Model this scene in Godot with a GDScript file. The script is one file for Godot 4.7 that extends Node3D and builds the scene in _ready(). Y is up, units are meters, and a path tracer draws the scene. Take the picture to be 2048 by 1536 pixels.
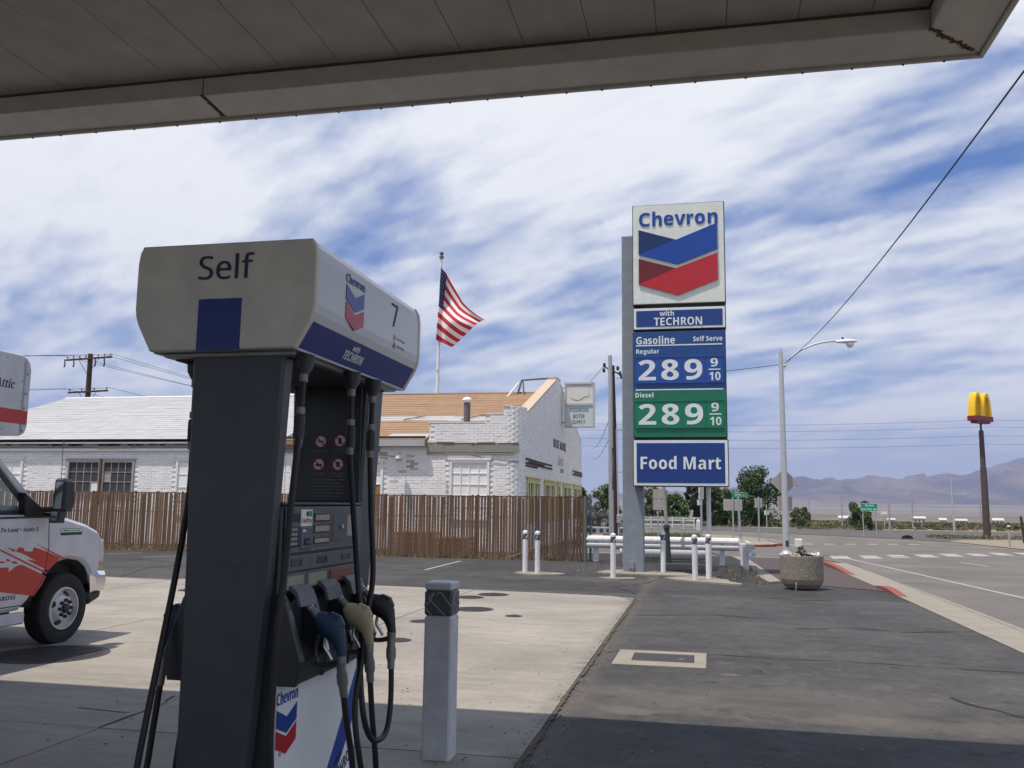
extends Node3D
# A desert filling station seen from under its canopy. Axes: x runs right along the street front, -z away from the canopy, y up.

class B:  # collects triangles; polygons are given counter-clockwise as seen from outside
	var P := PackedVector3Array()
	var N := PackedVector3Array()
	var U := PackedVector2Array()
	var C := PackedColorArray()
	var tint := Color(1, 1, 1)
	var planar := 0.0  # when set, uv = (x, z) * planar
	func tri(a: Vector3, b: Vector3, c: Vector3, na: Vector3, nb: Vector3, nc: Vector3, ua := Vector2.ZERO, ub := Vector2.ZERO, uc := Vector2.ZERO) -> void:
		if (b - a).cross(c - a).dot(na + nb + nc) < 0.0:
			P.append(a); P.append(b); P.append(c)
			N.append(na); N.append(nb); N.append(nc)
			U.append(ua); U.append(ub); U.append(uc)
		else:
			P.append(a); P.append(c); P.append(b)
			N.append(na); N.append(nc); N.append(nb)
			U.append(ua); U.append(uc); U.append(ub)
		C.append(tint); C.append(tint); C.append(tint)
	func flat(a: Vector3, b: Vector3, c: Vector3) -> void:
		var n := (b - a).cross(c - a).normalized()
		if planar != 0.0:
			tri(a, b, c, n, n, n, Vector2(a.x, a.z) * planar, Vector2(b.x, b.z) * planar, Vector2(c.x, c.z) * planar)
		else:
			tri(a, b, c, n, n, n)
	func quad(a: Vector3, b: Vector3, c: Vector3, d: Vector3) -> void:
		var n := (b - a).cross(c - a)
		if n.length() < 1e-12:
			n = (c - a).cross(d - a)
		n = n.normalized()
		if planar != 0.0:
			tri(a, b, c, n, n, n, Vector2(a.x, a.z) * planar, Vector2(b.x, b.z) * planar, Vector2(c.x, c.z) * planar)
			tri(a, c, d, n, n, n, Vector2(a.x, a.z) * planar, Vector2(c.x, c.z) * planar, Vector2(d.x, d.z) * planar)
		else:
			tri(a, b, c, n, n, n, Vector2(0, 0), Vector2(1, 0), Vector2(1, 1))
			tri(a, c, d, n, n, n, Vector2(0, 0), Vector2(1, 1), Vector2(0, 1))
	func poly(pts: Array, mid: Vector3) -> void:  # convex, turned away from mid
		var c := Vector3.ZERO
		for p in pts: c += p
		c /= pts.size()
		for i in range(1, pts.size() - 1):
			var a: Vector3 = pts[0]; var b: Vector3 = pts[i]; var d: Vector3 = pts[i + 1]
			if (b - a).cross(d - a).dot(c - mid) < 0.0: flat(a, d, b)
			else: flat(a, b, d)
	func box(c: Vector3, s: Vector3, q := Basis(), ch := 0.0) -> void:
		var h := s * 0.5
		if ch <= 0.0:
			var k := []
			for sx in [-1, 1]:
				for sy in [-1, 1]:
					for sz in [-1, 1]: k.append(c + q * Vector3(sx * h.x, sy * h.y, sz * h.z))
			for f in [[0, 1, 3, 2], [4, 6, 7, 5], [0, 4, 5, 1], [2, 3, 7, 6], [0, 2, 6, 4], [1, 5, 7, 3]]:
				quad(k[f[0]], k[f[1]], k[f[2]], k[f[3]])
			return
		ch = minf(ch, minf(h.x, minf(h.y, h.z)) * 0.95)
		var g := h - Vector3(ch, ch, ch)
		var pt := func(ax: int, sx: float, sy: float, sz: float) -> Vector3:
			return c + q * Vector3(sx * (h.x if ax == 0 else g.x), sy * (h.y if ax == 1 else g.y), sz * (h.z if ax == 2 else g.z))
		for s1 in [-1.0, 1.0]:
			poly([pt.call(0, s1, -1, -1), pt.call(0, s1, 1, -1), pt.call(0, s1, 1, 1), pt.call(0, s1, -1, 1)], c)
			poly([pt.call(1, -1, s1, -1), pt.call(1, 1, s1, -1), pt.call(1, 1, s1, 1), pt.call(1, -1, s1, 1)], c)
			poly([pt.call(2, -1, -1, s1), pt.call(2, 1, -1, s1), pt.call(2, 1, 1, s1), pt.call(2, -1, 1, s1)], c)
			for s2 in [-1.0, 1.0]:
				poly([pt.call(0, s1, s2, -1), pt.call(0, s1, s2, 1), pt.call(1, s1, s2, 1), pt.call(1, s1, s2, -1)], c)
				poly([pt.call(0, s1, -1, s2), pt.call(0, s1, 1, s2), pt.call(2, s1, 1, s2), pt.call(2, s1, -1, s2)], c)
				poly([pt.call(1, -1, s1, s2), pt.call(1, 1, s1, s2), pt.call(2, 1, s1, s2), pt.call(2, -1, s1, s2)], c)
				for s3 in [-1.0, 1.0]:
					poly([pt.call(0, s1, s2, s3), pt.call(1, s1, s2, s3), pt.call(2, s1, s2, s3)], c)
	func span(lo: Vector3, hi: Vector3, ch := 0.0) -> void:
		box((lo + hi) * 0.5, (hi - lo).abs(), Basis(), ch)
	func tube(a: Vector3, b: Vector3, r0: float, r1: float, seg := 12, caps := true) -> void:
		ring_path([a, b], [r0, r1], seg, caps)
	func ring_path(pts: Array, rad: Array, seg := 8, caps := true) -> void:
		var last: Array = []
		var side := Vector3.ZERO
		for i in pts.size():
			var p: Vector3 = pts[i]
			var d: Vector3
			if i == 0: d = pts[1] - p
			elif i == pts.size() - 1: d = p - pts[i - 1]
			else: d = (pts[i + 1] - p).normalized() + (p - pts[i - 1]).normalized()
			d = d.normalized()
			if side == Vector3.ZERO: side = d.cross(Vector3.UP if absf(d.y) < 0.9 else Vector3.RIGHT).normalized()
			side = (side - d * side.dot(d)).normalized()
			var up := d.cross(side)
			var now: Array = []
			for k in seg:
				var t := TAU * k / seg
				var n := side * cos(t) + up * sin(t)
				now.append([p + n * float(rad[i]), n])
			if i > 0:
				for k in seg:
					var a = last[k]; var b = last[(k + 1) % seg]; var e = now[(k + 1) % seg]; var f = now[k]
					var u0 := float(k) / seg; var u1 := float(k + 1) / seg
					tri(a[0], b[0], e[0], a[1], b[1], e[1], Vector2(u0, i - 1), Vector2(u1, i - 1), Vector2(u1, i))
					tri(a[0], e[0], f[0], a[1], e[1], f[1], Vector2(u0, i - 1), Vector2(u1, i), Vector2(u0, i))
			if caps and (i == 0 or i == pts.size() - 1):
				var n := -d if i == 0 else d
				for k in range(1, seg - 1): tri(now[0][0], now[k][0], now[k + 1][0], n, n, n)
			last = now
	func hose(pts: Array, r: float, seg := 8, steps := 6) -> void:  # a smooth curve through the points
		var q := B.curve(pts, steps)
		var rr := []
		rr.resize(q.size()); rr.fill(r)
		ring_path(q, rr, seg)
	static func curve(pts: Array, steps := 6) -> Array:
		var q := []
		for i in pts.size() - 1:
			var a: Vector3 = pts[maxi(i - 1, 0)]; var b: Vector3 = pts[i]; var c: Vector3 = pts[i + 1]; var d: Vector3 = pts[mini(i + 2, pts.size() - 1)]
			for k in steps: q.append(b.cubic_interpolate(c, a, d, float(k) / steps))
		q.append(pts[-1])
		return q
	func lathe(prof: Array, seg: int, xf := Transform3D(), smooth := true) -> void:  # profile of (radius, height) turned round y
		for i in prof.size() - 1:
			var a: Vector2 = prof[i]; var b: Vector2 = prof[i + 1]
			var s := Vector2(b.y - a.y, a.x - b.x).normalized()
			for k in seg:
				var t0 := TAU * k / seg; var t1 := TAU * (k + 1) / seg
				var tm := (t0 + t1) * 0.5
				var f := func(r: Vector2, t: float) -> Vector3: return xf * Vector3(r.x * cos(t), r.y, r.x * sin(t))
				var g := func(t: float) -> Vector3: return (xf.basis * Vector3(s.x * cos(t), s.y, s.x * sin(t))).normalized()
				var n0: Vector3 = g.call(t0 if smooth else tm); var n1: Vector3 = g.call(t1 if smooth else tm)
				if a.x > 1e-6: tri(f.call(a, t0), f.call(a, t1), f.call(b, t1), n0, n1, n1)
				if b.x > 1e-6: tri(f.call(a, t0), f.call(b, t1), f.call(b, t0), n0, n1, n0)
	func prism(pts: PackedVector2Array, xf: Transform3D, depth: float, bevel := 0.0, back := true) -> void:
		# a polygon in the local xy plane, from z = 0 to z = depth; bevel draws the front face in
		var idx := Geometry2D.triangulate_polygon(pts)
		var area := 0.0
		for i in pts.size():
			var a := pts[i]; var b := pts[(i + 1) % pts.size()]
			area += a.x * b.y - a.y * b.x
		var sgn := 1.0 if area > 0 else -1.0
		var inner := PackedVector2Array()
		for i in pts.size():
			var a := pts[(i - 1 + pts.size()) % pts.size()]; var p := pts[i]; var b := pts[(i + 1) % pts.size()]
			var n1 := Vector2(p.y - a.y, a.x - p.x).normalized() * sgn; var n2 := Vector2(b.y - p.y, p.x - b.x).normalized() * sgn
			var m := n1 + n2
			inner.append(p - m / maxf(0.3, m.dot(n1)) * bevel if m.length() > 0.01 else p)
		var zf := xf.basis.z.normalized()
		for i in range(0, idx.size(), 3):
			var a := inner[idx[i]]; var b := inner[idx[i + 1]]; var c := inner[idx[i + 2]]
			tri(xf * Vector3(a.x, a.y, depth), xf * Vector3(b.x, b.y, depth), xf * Vector3(c.x, c.y, depth), zf, zf, zf, a, b, c)
			if back:
				a = pts[idx[i]]; b = pts[idx[i + 1]]; c = pts[idx[i + 2]]
				tri(xf * Vector3(a.x, a.y, 0), xf * Vector3(b.x, b.y, 0), xf * Vector3(c.x, c.y, 0), -zf, -zf, -zf)
		for i in pts.size():
			var j := (i + 1) % pts.size()
			var o := Vector2(pts[j].y - pts[i].y, pts[i].x - pts[j].x) * sgn
			var n := (xf.basis * Vector3(o.x, o.y, 0)).normalized()
			var k0 := xf * Vector3(pts[i].x, pts[i].y, 0); var k1 := xf * Vector3(pts[j].x, pts[j].y, 0)
			var d1 := depth - bevel if bevel > 0 else depth
			var e0 := xf * Vector3(pts[i].x, pts[i].y, d1); var e1 := xf * Vector3(pts[j].x, pts[j].y, d1)
			tri(k0, k1, e1, n, n, n); tri(k0, e1, e0, n, n, n)
			if bevel > 0:
				var f0 := xf * Vector3(inner[i].x, inner[i].y, depth); var f1 := xf * Vector3(inner[j].x, inner[j].y, depth)
				var m := (n + zf).normalized()
				tri(e0, e1, f1, m, m, m); tri(e0, f1, f0, m, m, m)
	func sheet(pts: Array, y: float) -> void:  # a level polygon given as (x, z)
		var q := PackedVector2Array(pts)
		var idx := Geometry2D.triangulate_polygon(q)
		var up := Vector3.UP
		for i in range(0, idx.size(), 3):
			var a := q[idx[i]]; var b := q[idx[i + 1]]; var c := q[idx[i + 2]]
			tri(Vector3(a.x, y, a.y), Vector3(b.x, y, b.y), Vector3(c.x, y, c.y), up, up, up, a * planar, b * planar, c * planar)
	func strip(pts: Array, w: float, y: float, rough := 0.0) -> void:  # a level ribbon along (x, z) points
		for i in pts.size() - 1:
			var a: Vector2 = pts[i]; var b: Vector2 = pts[i + 1]
			var d := (b - a).normalized().orthogonal() * w * 0.5
			var k := 1.0 + rough * sin(i * 7.3); var k2 := 1.0 + rough * sin((i + 1) * 7.3)
			quad(Vector3(a.x - d.x * k, y, a.y - d.y * k), Vector3(a.x + d.x * k, y, a.y + d.y * k), Vector3(b.x + d.x * k2, y, b.y + d.y * k2), Vector3(b.x - d.x * k2, y, b.y - d.y * k2))
	func mesh() -> ArrayMesh:
		var m := ArrayMesh.new()
		if P.is_empty(): return m
		var a := []
		a.resize(Mesh.ARRAY_MAX)
		a[Mesh.ARRAY_VERTEX] = P; a[Mesh.ARRAY_NORMAL] = N; a[Mesh.ARRAY_TEX_UV] = U; a[Mesh.ARRAY_COLOR] = C
		if planar != 0.0: a[Mesh.ARRAY_TEX_UV2] = U
		m.add_surface_from_arrays(Mesh.PRIMITIVE_TRIANGLES, a)
		return m

var rng := RandomNumberGenerator.new()
var taken := {}
var M := {}
var bold: SystemFont
var plain: SystemFont
var serif: SystemFont

func V(x: float, y: float, z: float) -> Vector3: return Vector3(x, y, z)
func W(x: float, y: float) -> Vector2: return Vector2(x, y)
func R(a: float, b: float) -> float: return rng.randf_range(a, b)

func numbered(called: String) -> String:
	var n: int = taken.get(called, 0)
	taken[called] = n + 1
	return called if n == 0 else "%s_%03d" % [called, n]

func tag(o: Node3D, label: String, category: String, group := "") -> void:
	o.set_meta("label", label)
	o.set_meta("category", category)
	if group: o.set_meta("group", group)

func thing(called: String, label: String, category: String, at := Vector3.ZERO, turn := 0.0, group := "") -> Node3D:
	var o := Node3D.new()
	o.name = numbered(called)
	add_child(o)
	o.position = at
	o.rotation.y = turn
	tag(o, label, category, group)
	return o

func local_thing(called: String, label: String, category: String, at: Vector3, turn := 0.0, group := "") -> Node3D:  # parts given in its own axes
	var o := thing(called, label, category, at, turn, group)
	o.set_meta("own_axes", true)
	return o

func copy(o: Node3D, at: Vector3, turn: float, label: String, group := "") -> Node3D:
	var c: Node3D = o.duplicate()
	c.name = numbered(str(o.name).rstrip("0123456789").rstrip("_"))
	add_child(c)
	c.position = at
	c.rotation.y = turn
	c.set_meta("label", label)
	if group: c.set_meta("group", group)
	return c

# a part built in world places hangs under a thing whose base is elsewhere
func away(parent: Node) -> Vector3:
	if parent.has_meta("own_axes"): return Vector3.ZERO
	return -(parent as Node3D).position if parent != self and parent.get_parent() == self and not parent is MeshInstance3D else Vector3.ZERO

func part(called: String, b: B, m: Material, parent: Node, label := "") -> MeshInstance3D:
	var o := MeshInstance3D.new()
	o.name = called
	o.mesh = b.mesh()
	o.material_override = m
	parent.add_child(o, true)
	o.position = away(parent)
	if label: o.set_meta("label", label)
	return o

func shared(called: String, mesh: Mesh, m: Material, parent: Node, xf: Transform3D) -> MeshInstance3D:
	var o := MeshInstance3D.new()
	o.name = called
	o.mesh = mesh
	o.material_override = m
	parent.add_child(o, true)
	o.transform = Transform3D(xf.basis, xf.origin + away(parent))
	return o

func solo(called: String, b: B, m: Material, label: String, category: String, group := "") -> MeshInstance3D:
	var o := part(numbered(called), b, m, self)
	tag(o, label, category, group)
	return o

func struct(called: String, b: B, m: Material, parent: Node = self) -> MeshInstance3D:
	var o := part(numbered(called) if parent == self else called, b, m, parent)
	if parent == self: o.set_meta("kind", "structure")
	return o

func stuff(o: Node) -> Node:
	o.set_meta("kind", "stuff")
	return o

func word(parent: Node, s: String, c: Vector3, right: Vector3, up: Vector3, w: float, h: float, m: Material, depth := 0.006, f: Font = null, shear := 0.0, called := "lettering") -> MeshInstance3D:
	var t := TextMesh.new()
	t.text = s
	t.font = f if f else bold
	t.font_size = 48
	t.pixel_size = 0.01
	t.depth = 0.0 if depth <= 0 else depth
	t.curve_step = 2.0
	t.line_spacing = 2.0
	var bb := t.get_aabb()
	var sx := w / maxf(bb.size.x, 1e-4) if w > 0 else h / maxf(bb.size.y, 1e-4)
	var sy := h / maxf(bb.size.y, 1e-4) if h > 0 else sx
	var n := right.cross(up).normalized()
	var q := Basis(right.normalized() * sx, up.normalized() * sy + right.normalized() * shear * sy, n)
	var mid := bb.position + bb.size * 0.5
	return shared(called, t, m, parent, Transform3D(q, c - q * V(mid.x, mid.y, 0) + n * depth * 0.5))

func lin(r: float, g: float, b: float) -> Color: return Color(r, g, b).linear_to_srgb()

func mat(key: String, c: Color, rough := 0.8, metal := 0.0) -> StandardMaterial3D:
	var m := StandardMaterial3D.new()
	m.resource_name = key
	m.albedo_color = c.linear_to_srgb()
	m.roughness = rough
	m.metallic = metal
	M[key] = m
	return m

func noise_tex(freq: float, lo: float, hi: float, seed_: int, oct := 4, size := 512, kind := FastNoiseLite.TYPE_SIMPLEX_SMOOTH, mid := 0.5) -> NoiseTexture2D:
	var n := FastNoiseLite.new()
	n.noise_type = kind
	n.frequency = freq
	n.seed = seed_
	n.fractal_octaves = oct
	var t := NoiseTexture2D.new()
	t.width = size; t.height = size
	t.seamless = true
	t.noise = n
	var g := Gradient.new()
	g.set_color(0, Color(lo, lo, lo)); g.set_color(1, Color(hi, hi, hi))
	if mid != 0.5: g.add_point(mid, Color((lo + hi) / 2, (lo + hi) / 2, (lo + hi) / 2))
	t.color_ramp = g
	return t

func tex3(m: StandardMaterial3D, t: Texture2D, scale: float, world := true) -> StandardMaterial3D:  # colour variation over a surface
	m.albedo_texture = t
	m.uv1_triplanar = true
	m.uv1_world_triplanar = world
	m.uv1_scale = V(scale, scale, scale)
	return m

func relief(m: StandardMaterial3D, t: Texture2D, cm: float) -> StandardMaterial3D:
	m.heightmap_enabled = true
	m.heightmap_texture = t
	m.heightmap_scale = cm
	return m

func detail(m: StandardMaterial3D, t: Texture2D, scale: float) -> StandardMaterial3D:  # a second, finer layer multiplied in
	m.detail_enabled = true
	m.detail_albedo = t
	m.detail_blend_mode = BaseMaterial3D.BLEND_MODE_MUL
	m.detail_uv_layer = BaseMaterial3D.DETAIL_UV_2
	m.uv2_triplanar = true
	m.uv2_world_triplanar = true
	m.uv2_scale = V(scale, scale, scale)
	return m

func noise(freq: float, seed_: int, oct := 4) -> FastNoiseLite:
	var n := FastNoiseLite.new()
	n.noise_type = FastNoiseLite.TYPE_SIMPLEX_SMOOTH
	n.frequency = freq
	n.seed = seed_
	n.fractal_octaves = oct
	return n

func _ready() -> void:
	rng.seed = 20160514
	camera_and_sky()
	fonts()
	materials()
	ground()
	roads()
	hills()
	canopy()
	brick_building()
	white_roof_building()
	wall_sign()
	price_sign()
	slat_fence()
	street_edge()
	poles_and_wires()
	arch_sign()
	street_signs()
	trees()
	far_places()
	flag_and_pole()
	truck()
	fuel_pump()
	near_bollard()
	planter()
	small_things()

func camera_and_sky() -> void:
	var cam := Camera3D.new()
	cam.name = "camera"
	cam.fov = rad_to_deg(2.0 * atan(768.0 / 1771.0))
	cam.near = 0.05
	cam.far = 20000.0
	cam.position = V(0, 1.55, 0)
	cam.basis = Basis(Vector3.UP, deg_to_rad(12.0)) * Basis(Vector3.RIGHT, deg_to_rad(7.7)) * Basis(Vector3.BACK, 0.0125)
	add_child(cam)
	cam.current = true
	var sun := DirectionalLight3D.new()
	sun.name = "sun"
	sun.light_energy = 1.4
	sun.light_color = Color(1.0, 0.96, 0.9)
	sun.light_angular_distance = 0.5
	sun.shadow_enabled = true
	sun.basis = Basis.looking_at(V(0.24, -1.0, -0.27).normalized(), Vector3.FORWARD)
	add_child(sun)
	var e := Environment.new()
	e.background_mode = Environment.BG_SKY
	e.tonemap_mode = Environment.TONE_MAPPER_LINEAR
	e.tonemap_exposure = 1.08
	e.sdfgi_enabled = true
	e.ssao_enabled = true
	e.ssil_enabled = true
	e.fog_enabled = true
	e.fog_density = 0.00015
	e.fog_light_color = Color(0.76, 0.82, 1.0)
	var sm := PanoramaSkyMaterial.new()
	sm.panorama = sky_image()
	e.sky = Sky.new()
	e.sky.sky_material = sm
	e.background_energy_multiplier = 1.0
	var we := WorldEnvironment.new()
	we.name = "air"
	we.environment = e
	add_child(we)

func sky_image() -> ImageTexture:
	# thin wind-drawn cloud on a layer above, thicker to the left, in blue air that pales to the horizon
	var w := 2560; var h := 1280
	var broad := noise(0.9, 11, 4); var streak := noise(1.55, 5, 6); var wisp := noise(6.5, 23, 5)
	streak.domain_warp_enabled = true
	streak.domain_warp_amplitude = 0.4
	streak.domain_warp_frequency = 1.1
	var data := PackedFloat32Array()
	data.resize(w * h * 3)
	var wind := W(cos(deg_to_rad(32.0)), sin(deg_to_rad(32.0)))  # along (x, z)
	# banks of cloud and clear gaps: azimuth and height in degrees, spread, amount
	var banks := [[-33, 20.5, 13, 4.2, 0.62], [-18, 22.5, 11, 3.8, 0.60], [-6, 21, 5, 2.6, 0.25], [2, 23, 5, 1.4, 0.2], [9, 24.5, 6, 1.2, 0.25], [-41, 10.5, 6, 2.6, 0.42], [-22, 12.5, 6, 1.6, 0.25], [11, 12.3, 8, 1.7, 0.55], [18, 12.6, 5, 1.7, 0.45], [-11, 11.6, 5, 1.5, 0.32], [0, 11, 5, 2.0, 0.25], [5, 18.2, 6, 0.9, 0.18], [-33, 15.2, 9, 0.9, -0.42], [-4.5, 15.6, 6, 1.5, -0.42], [-16, 16.6, 4, 0.8, -0.2], [8, 16.0, 5, 1.6, -0.48], [15.5, 19.5, 5.5, 3.4, -1.15], [-1.5, 25.8, 4, 1.6, -0.4], [5.5, 21.0, 3.5, 1.1, -0.38], [8, 6.8, 11, 1.1, -0.55], [15, 8.3, 5, 1.0, -0.3], [-16, 8.0, 4, 0.9, -0.5], [-7, 8.4, 5, 1.2, -0.5], [100, 25, 40, 14, 0.12], [-110, 20, 40, 12, 0.12], [180, 26, 30, 12, 0.15], [60, 24, 20, 10, 0.1], [-75, 24, 18, 10, 0.2]]
	for j in h:
		var el := PI * (0.5 - (j + 0.5) / h)
		var y := sin(el)
		var c := cos(el)
		var deg := rad_to_deg(el)
		if el < -0.02:
			for i in w:
				var o := (j * w + i) * 3
				data[o] = 0.2; data[o + 1] = 0.17; data[o + 2] = 0.14
			continue
		var t := pow(1.0 - maxf(y, 0.0), 7.5)
		var br := lerpf(0.052, 0.37, t); var bg := lerpf(0.162, 0.61, t); var bb := lerpf(0.470, 0.90, t)
		var flat_ := 1.0 / (maxf(y, 0.0) + 0.16)
		var haze := exp(-pow(maxf(deg, 0.0) / 4.3, 3.0))
		for i in w:
			var az := (i + 0.5) / w * TAU - PI
			var px := sin(az) * c * flat_; var pz := -cos(az) * c * flat_
			var along := px * wind.x + pz * wind.y; var across := -px * wind.y + pz * wind.x
			var cov := 0.44 + 0.44 * broad.get_noise_2d(along * 0.6, across)
			var azd := rad_to_deg(az)
			for k in banks:
				var da: float = azd - k[0]
				if da > 180.0: da -= 360.0
				elif da < -180.0: da += 360.0
				da /= k[2]
				if da > 2.6 or da < -2.6: continue
				var de: float = (deg - k[1]) / k[3]
				if de > 2.6 or de < -2.6: continue
				cov += k[4] * exp(-0.5 * (da * da + de * de))
			var s := streak.get_noise_2d(along * 0.5, across * 1.15)
			var f := wisp.get_noise_2d(along * 0.5, across * 1.2)
			var d := clampf((cov + 0.42 * s + 0.22 * f - 0.14) / 0.64, 0.0, 1.0)
			d = lerpf(d, d * d * (3.0 - 2.0 * d), 0.5) * 0.97
			d = maxf(d, 0.80 * haze)
			# thick cloud has a grey underside
			var thick := clampf(cov + 0.6 * f + 0.6 * s - 0.95, 0.0, 1.0) * 0.14
			var wr := 0.92 - thick; var wg := 0.935 - thick * 0.95; var wb := 0.955 - thick * 0.8
			var o := (j * w + i) * 3
			data[o] = lerpf(br, wr, d); data[o + 1] = lerpf(bg, wg, d); data[o + 2] = lerpf(bb, wb, d)
	return ImageTexture.create_from_image(Image.create_from_data(w, h, false, Image.FORMAT_RGBF, data.to_byte_array()))

func fonts() -> void:
	bold = SystemFont.new(); bold.font_names = PackedStringArray(["Droid Sans"]); bold.font_weight = 700
	plain = SystemFont.new(); plain.font_names = PackedStringArray(["Droid Sans"]); plain.font_weight = 400
	serif = SystemFont.new(); serif.font_names = PackedStringArray(["Droid Serif"]); serif.font_weight = 700

func materials() -> void:
	var soft := noise_tex(0.008, 0.90, 1.0, 3)
	var fine := noise_tex(0.09, 0.88, 1.0, 7, 3)
	var grit := noise_tex(0.22, 0.66, 1.0, 9, 2)
	var bump := noise_tex(0.06, 0.0, 1.0, 15, 4)
	var cells := noise_tex(0.12, 0.62, 1.0, 31, 1, 512, FastNoiseLite.TYPE_CELLULAR)
	var streaks := noise_tex(0.012, 0.80, 1.0, 19, 5)
	var pebble := noise_tex(0.11, 0.62, 1.0, 33, 1, 512, FastNoiseLite.TYPE_CELLULAR)
	var faint := noise_tex(0.012, 0.93, 1.0, 45, 5)
	M.t = {"faint": faint, "pebble": pebble, "streaks": streaks, "soft": soft, "fine": fine, "grit": grit, "bump": bump, "cells": cells}
	tex3(mat("white_paint", Color(0.84, 0.84, 0.84), 0.75), faint, 0.45)
	tex3(mat("painted_brick", Color(0.90, 0.895, 0.90), 0.85), faint, 0.35)
	(M.painted_brick as StandardMaterial3D).vertex_color_use_as_albedo = true
	tex3(mat("wall_core", Color(0.80, 0.79, 0.80), 0.9), soft, 0.4)
	tex3(mat("white_roofing", Color(0.44, 0.45, 0.47), 0.8), soft, 0.3)
	detail(tex3(mat("tan_roofing", Color(0.37, 0.235, 0.14), 0.9), soft, 0.35), fine, 2.0)
	tex3(mat("weathered_wood", Color(0.40, 0.38, 0.35), 0.9), grit, 0.9)
	tex3(mat("dark_wood", Color(0.085, 0.05, 0.033), 0.9), grit, 1.0)
	mat("tar", Color(0.03, 0.03, 0.032), 0.8)
	mat("canopy_metal", Color(0.45, 0.43, 0.405), 0.55)
	detail(tex3(M.canopy_metal, soft, 0.6), fine, 2.2)
	mat("canopy_band", Color(0.54, 0.52, 0.49), 0.5)
	tex3(M.canopy_band, soft, 0.8)
	mat("rust", Color(0.10, 0.05, 0.03), 0.9)
	relief(detail(tex3(mat("pump_grey", Color(0.062, 0.072, 0.09), 0.42), soft, 1.1), fine, 6.0), fine, 0.03)
	tex3(mat("pump_dark", Color(0.03, 0.035, 0.042), 0.35), soft, 1.3)
	mat("pump_panel", Color(0.11, 0.12, 0.135), 0.5)
	tex3(M.pump_panel, soft, 2.0)
	mat("head_cream", Color(0.70, 0.675, 0.60), 0.45)
	tex3(M.head_cream, soft, 0.9)
	mat("head_silver", Color(0.55, 0.58, 0.62), 0.24)
	mat("head_blue", Color(0.012, 0.035, 0.22), 0.4)
	mat("navy_print", Color(0.02, 0.025, 0.06), 0.5)
	mat("black_rubber", Color(0.012, 0.012, 0.013), 0.55)
	mat("black_plastic", Color(0.02, 0.02, 0.022), 0.5)
	mat("nozzle_blue", Color(0.006, 0.035, 0.085), 0.55)
	tex3(mat("nozzle_tan", Color(0.58, 0.50, 0.32), 0.65), grit, 5.0)
	mat("steel", Color(0.55, 0.55, 0.55), 0.35, 0.9)
	mat("hose_metal", Color(0.20, 0.20, 0.19), 0.45, 0.5)
	tex3(mat("galvanised", Color(0.45, 0.47, 0.50), 0.5, 0.4), soft, 1.5)
	mat("print_white", Color(0.75, 0.77, 0.78), 0.55)
	mat("print_pale", Color(0.30, 0.32, 0.34), 0.6)
	mat("print_red", Color(0.36, 0.025, 0.035), 0.55)
	mat("print_green", Color(0.05, 0.30, 0.10), 0.55)
	mat("print_black", Color(0.02, 0.02, 0.025), 0.6)
	mat("lcd", Color(0.38, 0.33, 0.24), 0.25)
	mat("button_cream", Color(0.26, 0.28, 0.21), 0.5)
	mat("button_orange", Color(0.20, 0.06, 0.03), 0.5)
	mat("sign_white", Color(0.70, 0.74, 0.70), 0.3)
	mat("sign_blue", Color(0.008, 0.042, 0.22), 0.4)
	mat("sign_blue2", Color(0.01, 0.06, 0.23), 0.25)
	mat("digit_blue", Color(0.015, 0.07, 0.32), 0.2)
	mat("sign_green", Color(0.01, 0.16, 0.085), 0.25)
	mat("digit_green", Color(0.012, 0.19, 0.10), 0.2)
	mat("sign_print", Color(0.70, 0.76, 0.80), 0.35)
	mat("logo_blue", Color(0.006, 0.05, 0.30), 0.35)
	mat("logo_blue_dark", Color(0.005, 0.022, 0.11), 0.35)
	mat("logo_red", Color(0.42, 0.014, 0.022), 0.35)
	mat("logo_red_dark", Color(0.13, 0.007, 0.013), 0.35)
	for k in ["sign_white", "sign_blue", "sign_blue2", "sign_green", "digit_blue", "digit_green", "sign_print"]: tex3(M[k], faint, 0.7)
	mat("frame_dark", Color(0.035, 0.037, 0.042), 0.5)
	detail(tex3(mat("post_grey", Color(0.27, 0.30, 0.35), 0.55), soft, 0.7), fine, 2.5)
	relief(detail(tex3(mat("concrete", Color(0.44, 0.40, 0.34), 0.85), fine, 0.7), grit, 2.3), bump, 0.15)
	relief(detail(tex3(mat("kerb_concrete", Color(0.45, 0.41, 0.34), 0.9), soft, 0.5), grit, 2.3), bump, 0.3)
	tex3(mat("kerb_red", Color(0.40, 0.10, 0.085), 0.85), grit, 1.5)
	relief(detail(tex3(mat("road", Color(0.265, 0.245, 0.225), 0.9), M.t.streaks, 0.055), grit, 1.7), bump, 0.3)
	relief(detail(tex3(mat("frontage", Color(0.15, 0.145, 0.14), 0.9), soft, 0.1), grit, 1.3), bump, 0.3)
	relief(detail(tex3(mat("red_asphalt", Color(0.125, 0.095, 0.09), 0.9), soft, 0.4), grit, 2.2), bump, 0.4)
	relief(detail(tex3(mat("dark_patch", Color(0.05, 0.048, 0.05), 0.95), soft, 0.6), grit, 1.6), cells, 0.8)
	relief(detail(tex3(mat("gravel_sand", Color(0.42, 0.36, 0.28), 0.95), soft, 0.3), grit, 1.7), bump, 0.6)
	mat("crack", Color(0.025, 0.022, 0.02), 0.95)
	tex3(mat("crack_soil", Color(0.115, 0.092, 0.062), 0.95), grit, 2.0)
	tex3(mat("road_paint", Color(0.52, 0.51, 0.48), 0.8), grit, 1.3)
	tex3(mat("worn_paint", Color(0.42, 0.41, 0.39), 0.85), grit, 2.6)
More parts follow.
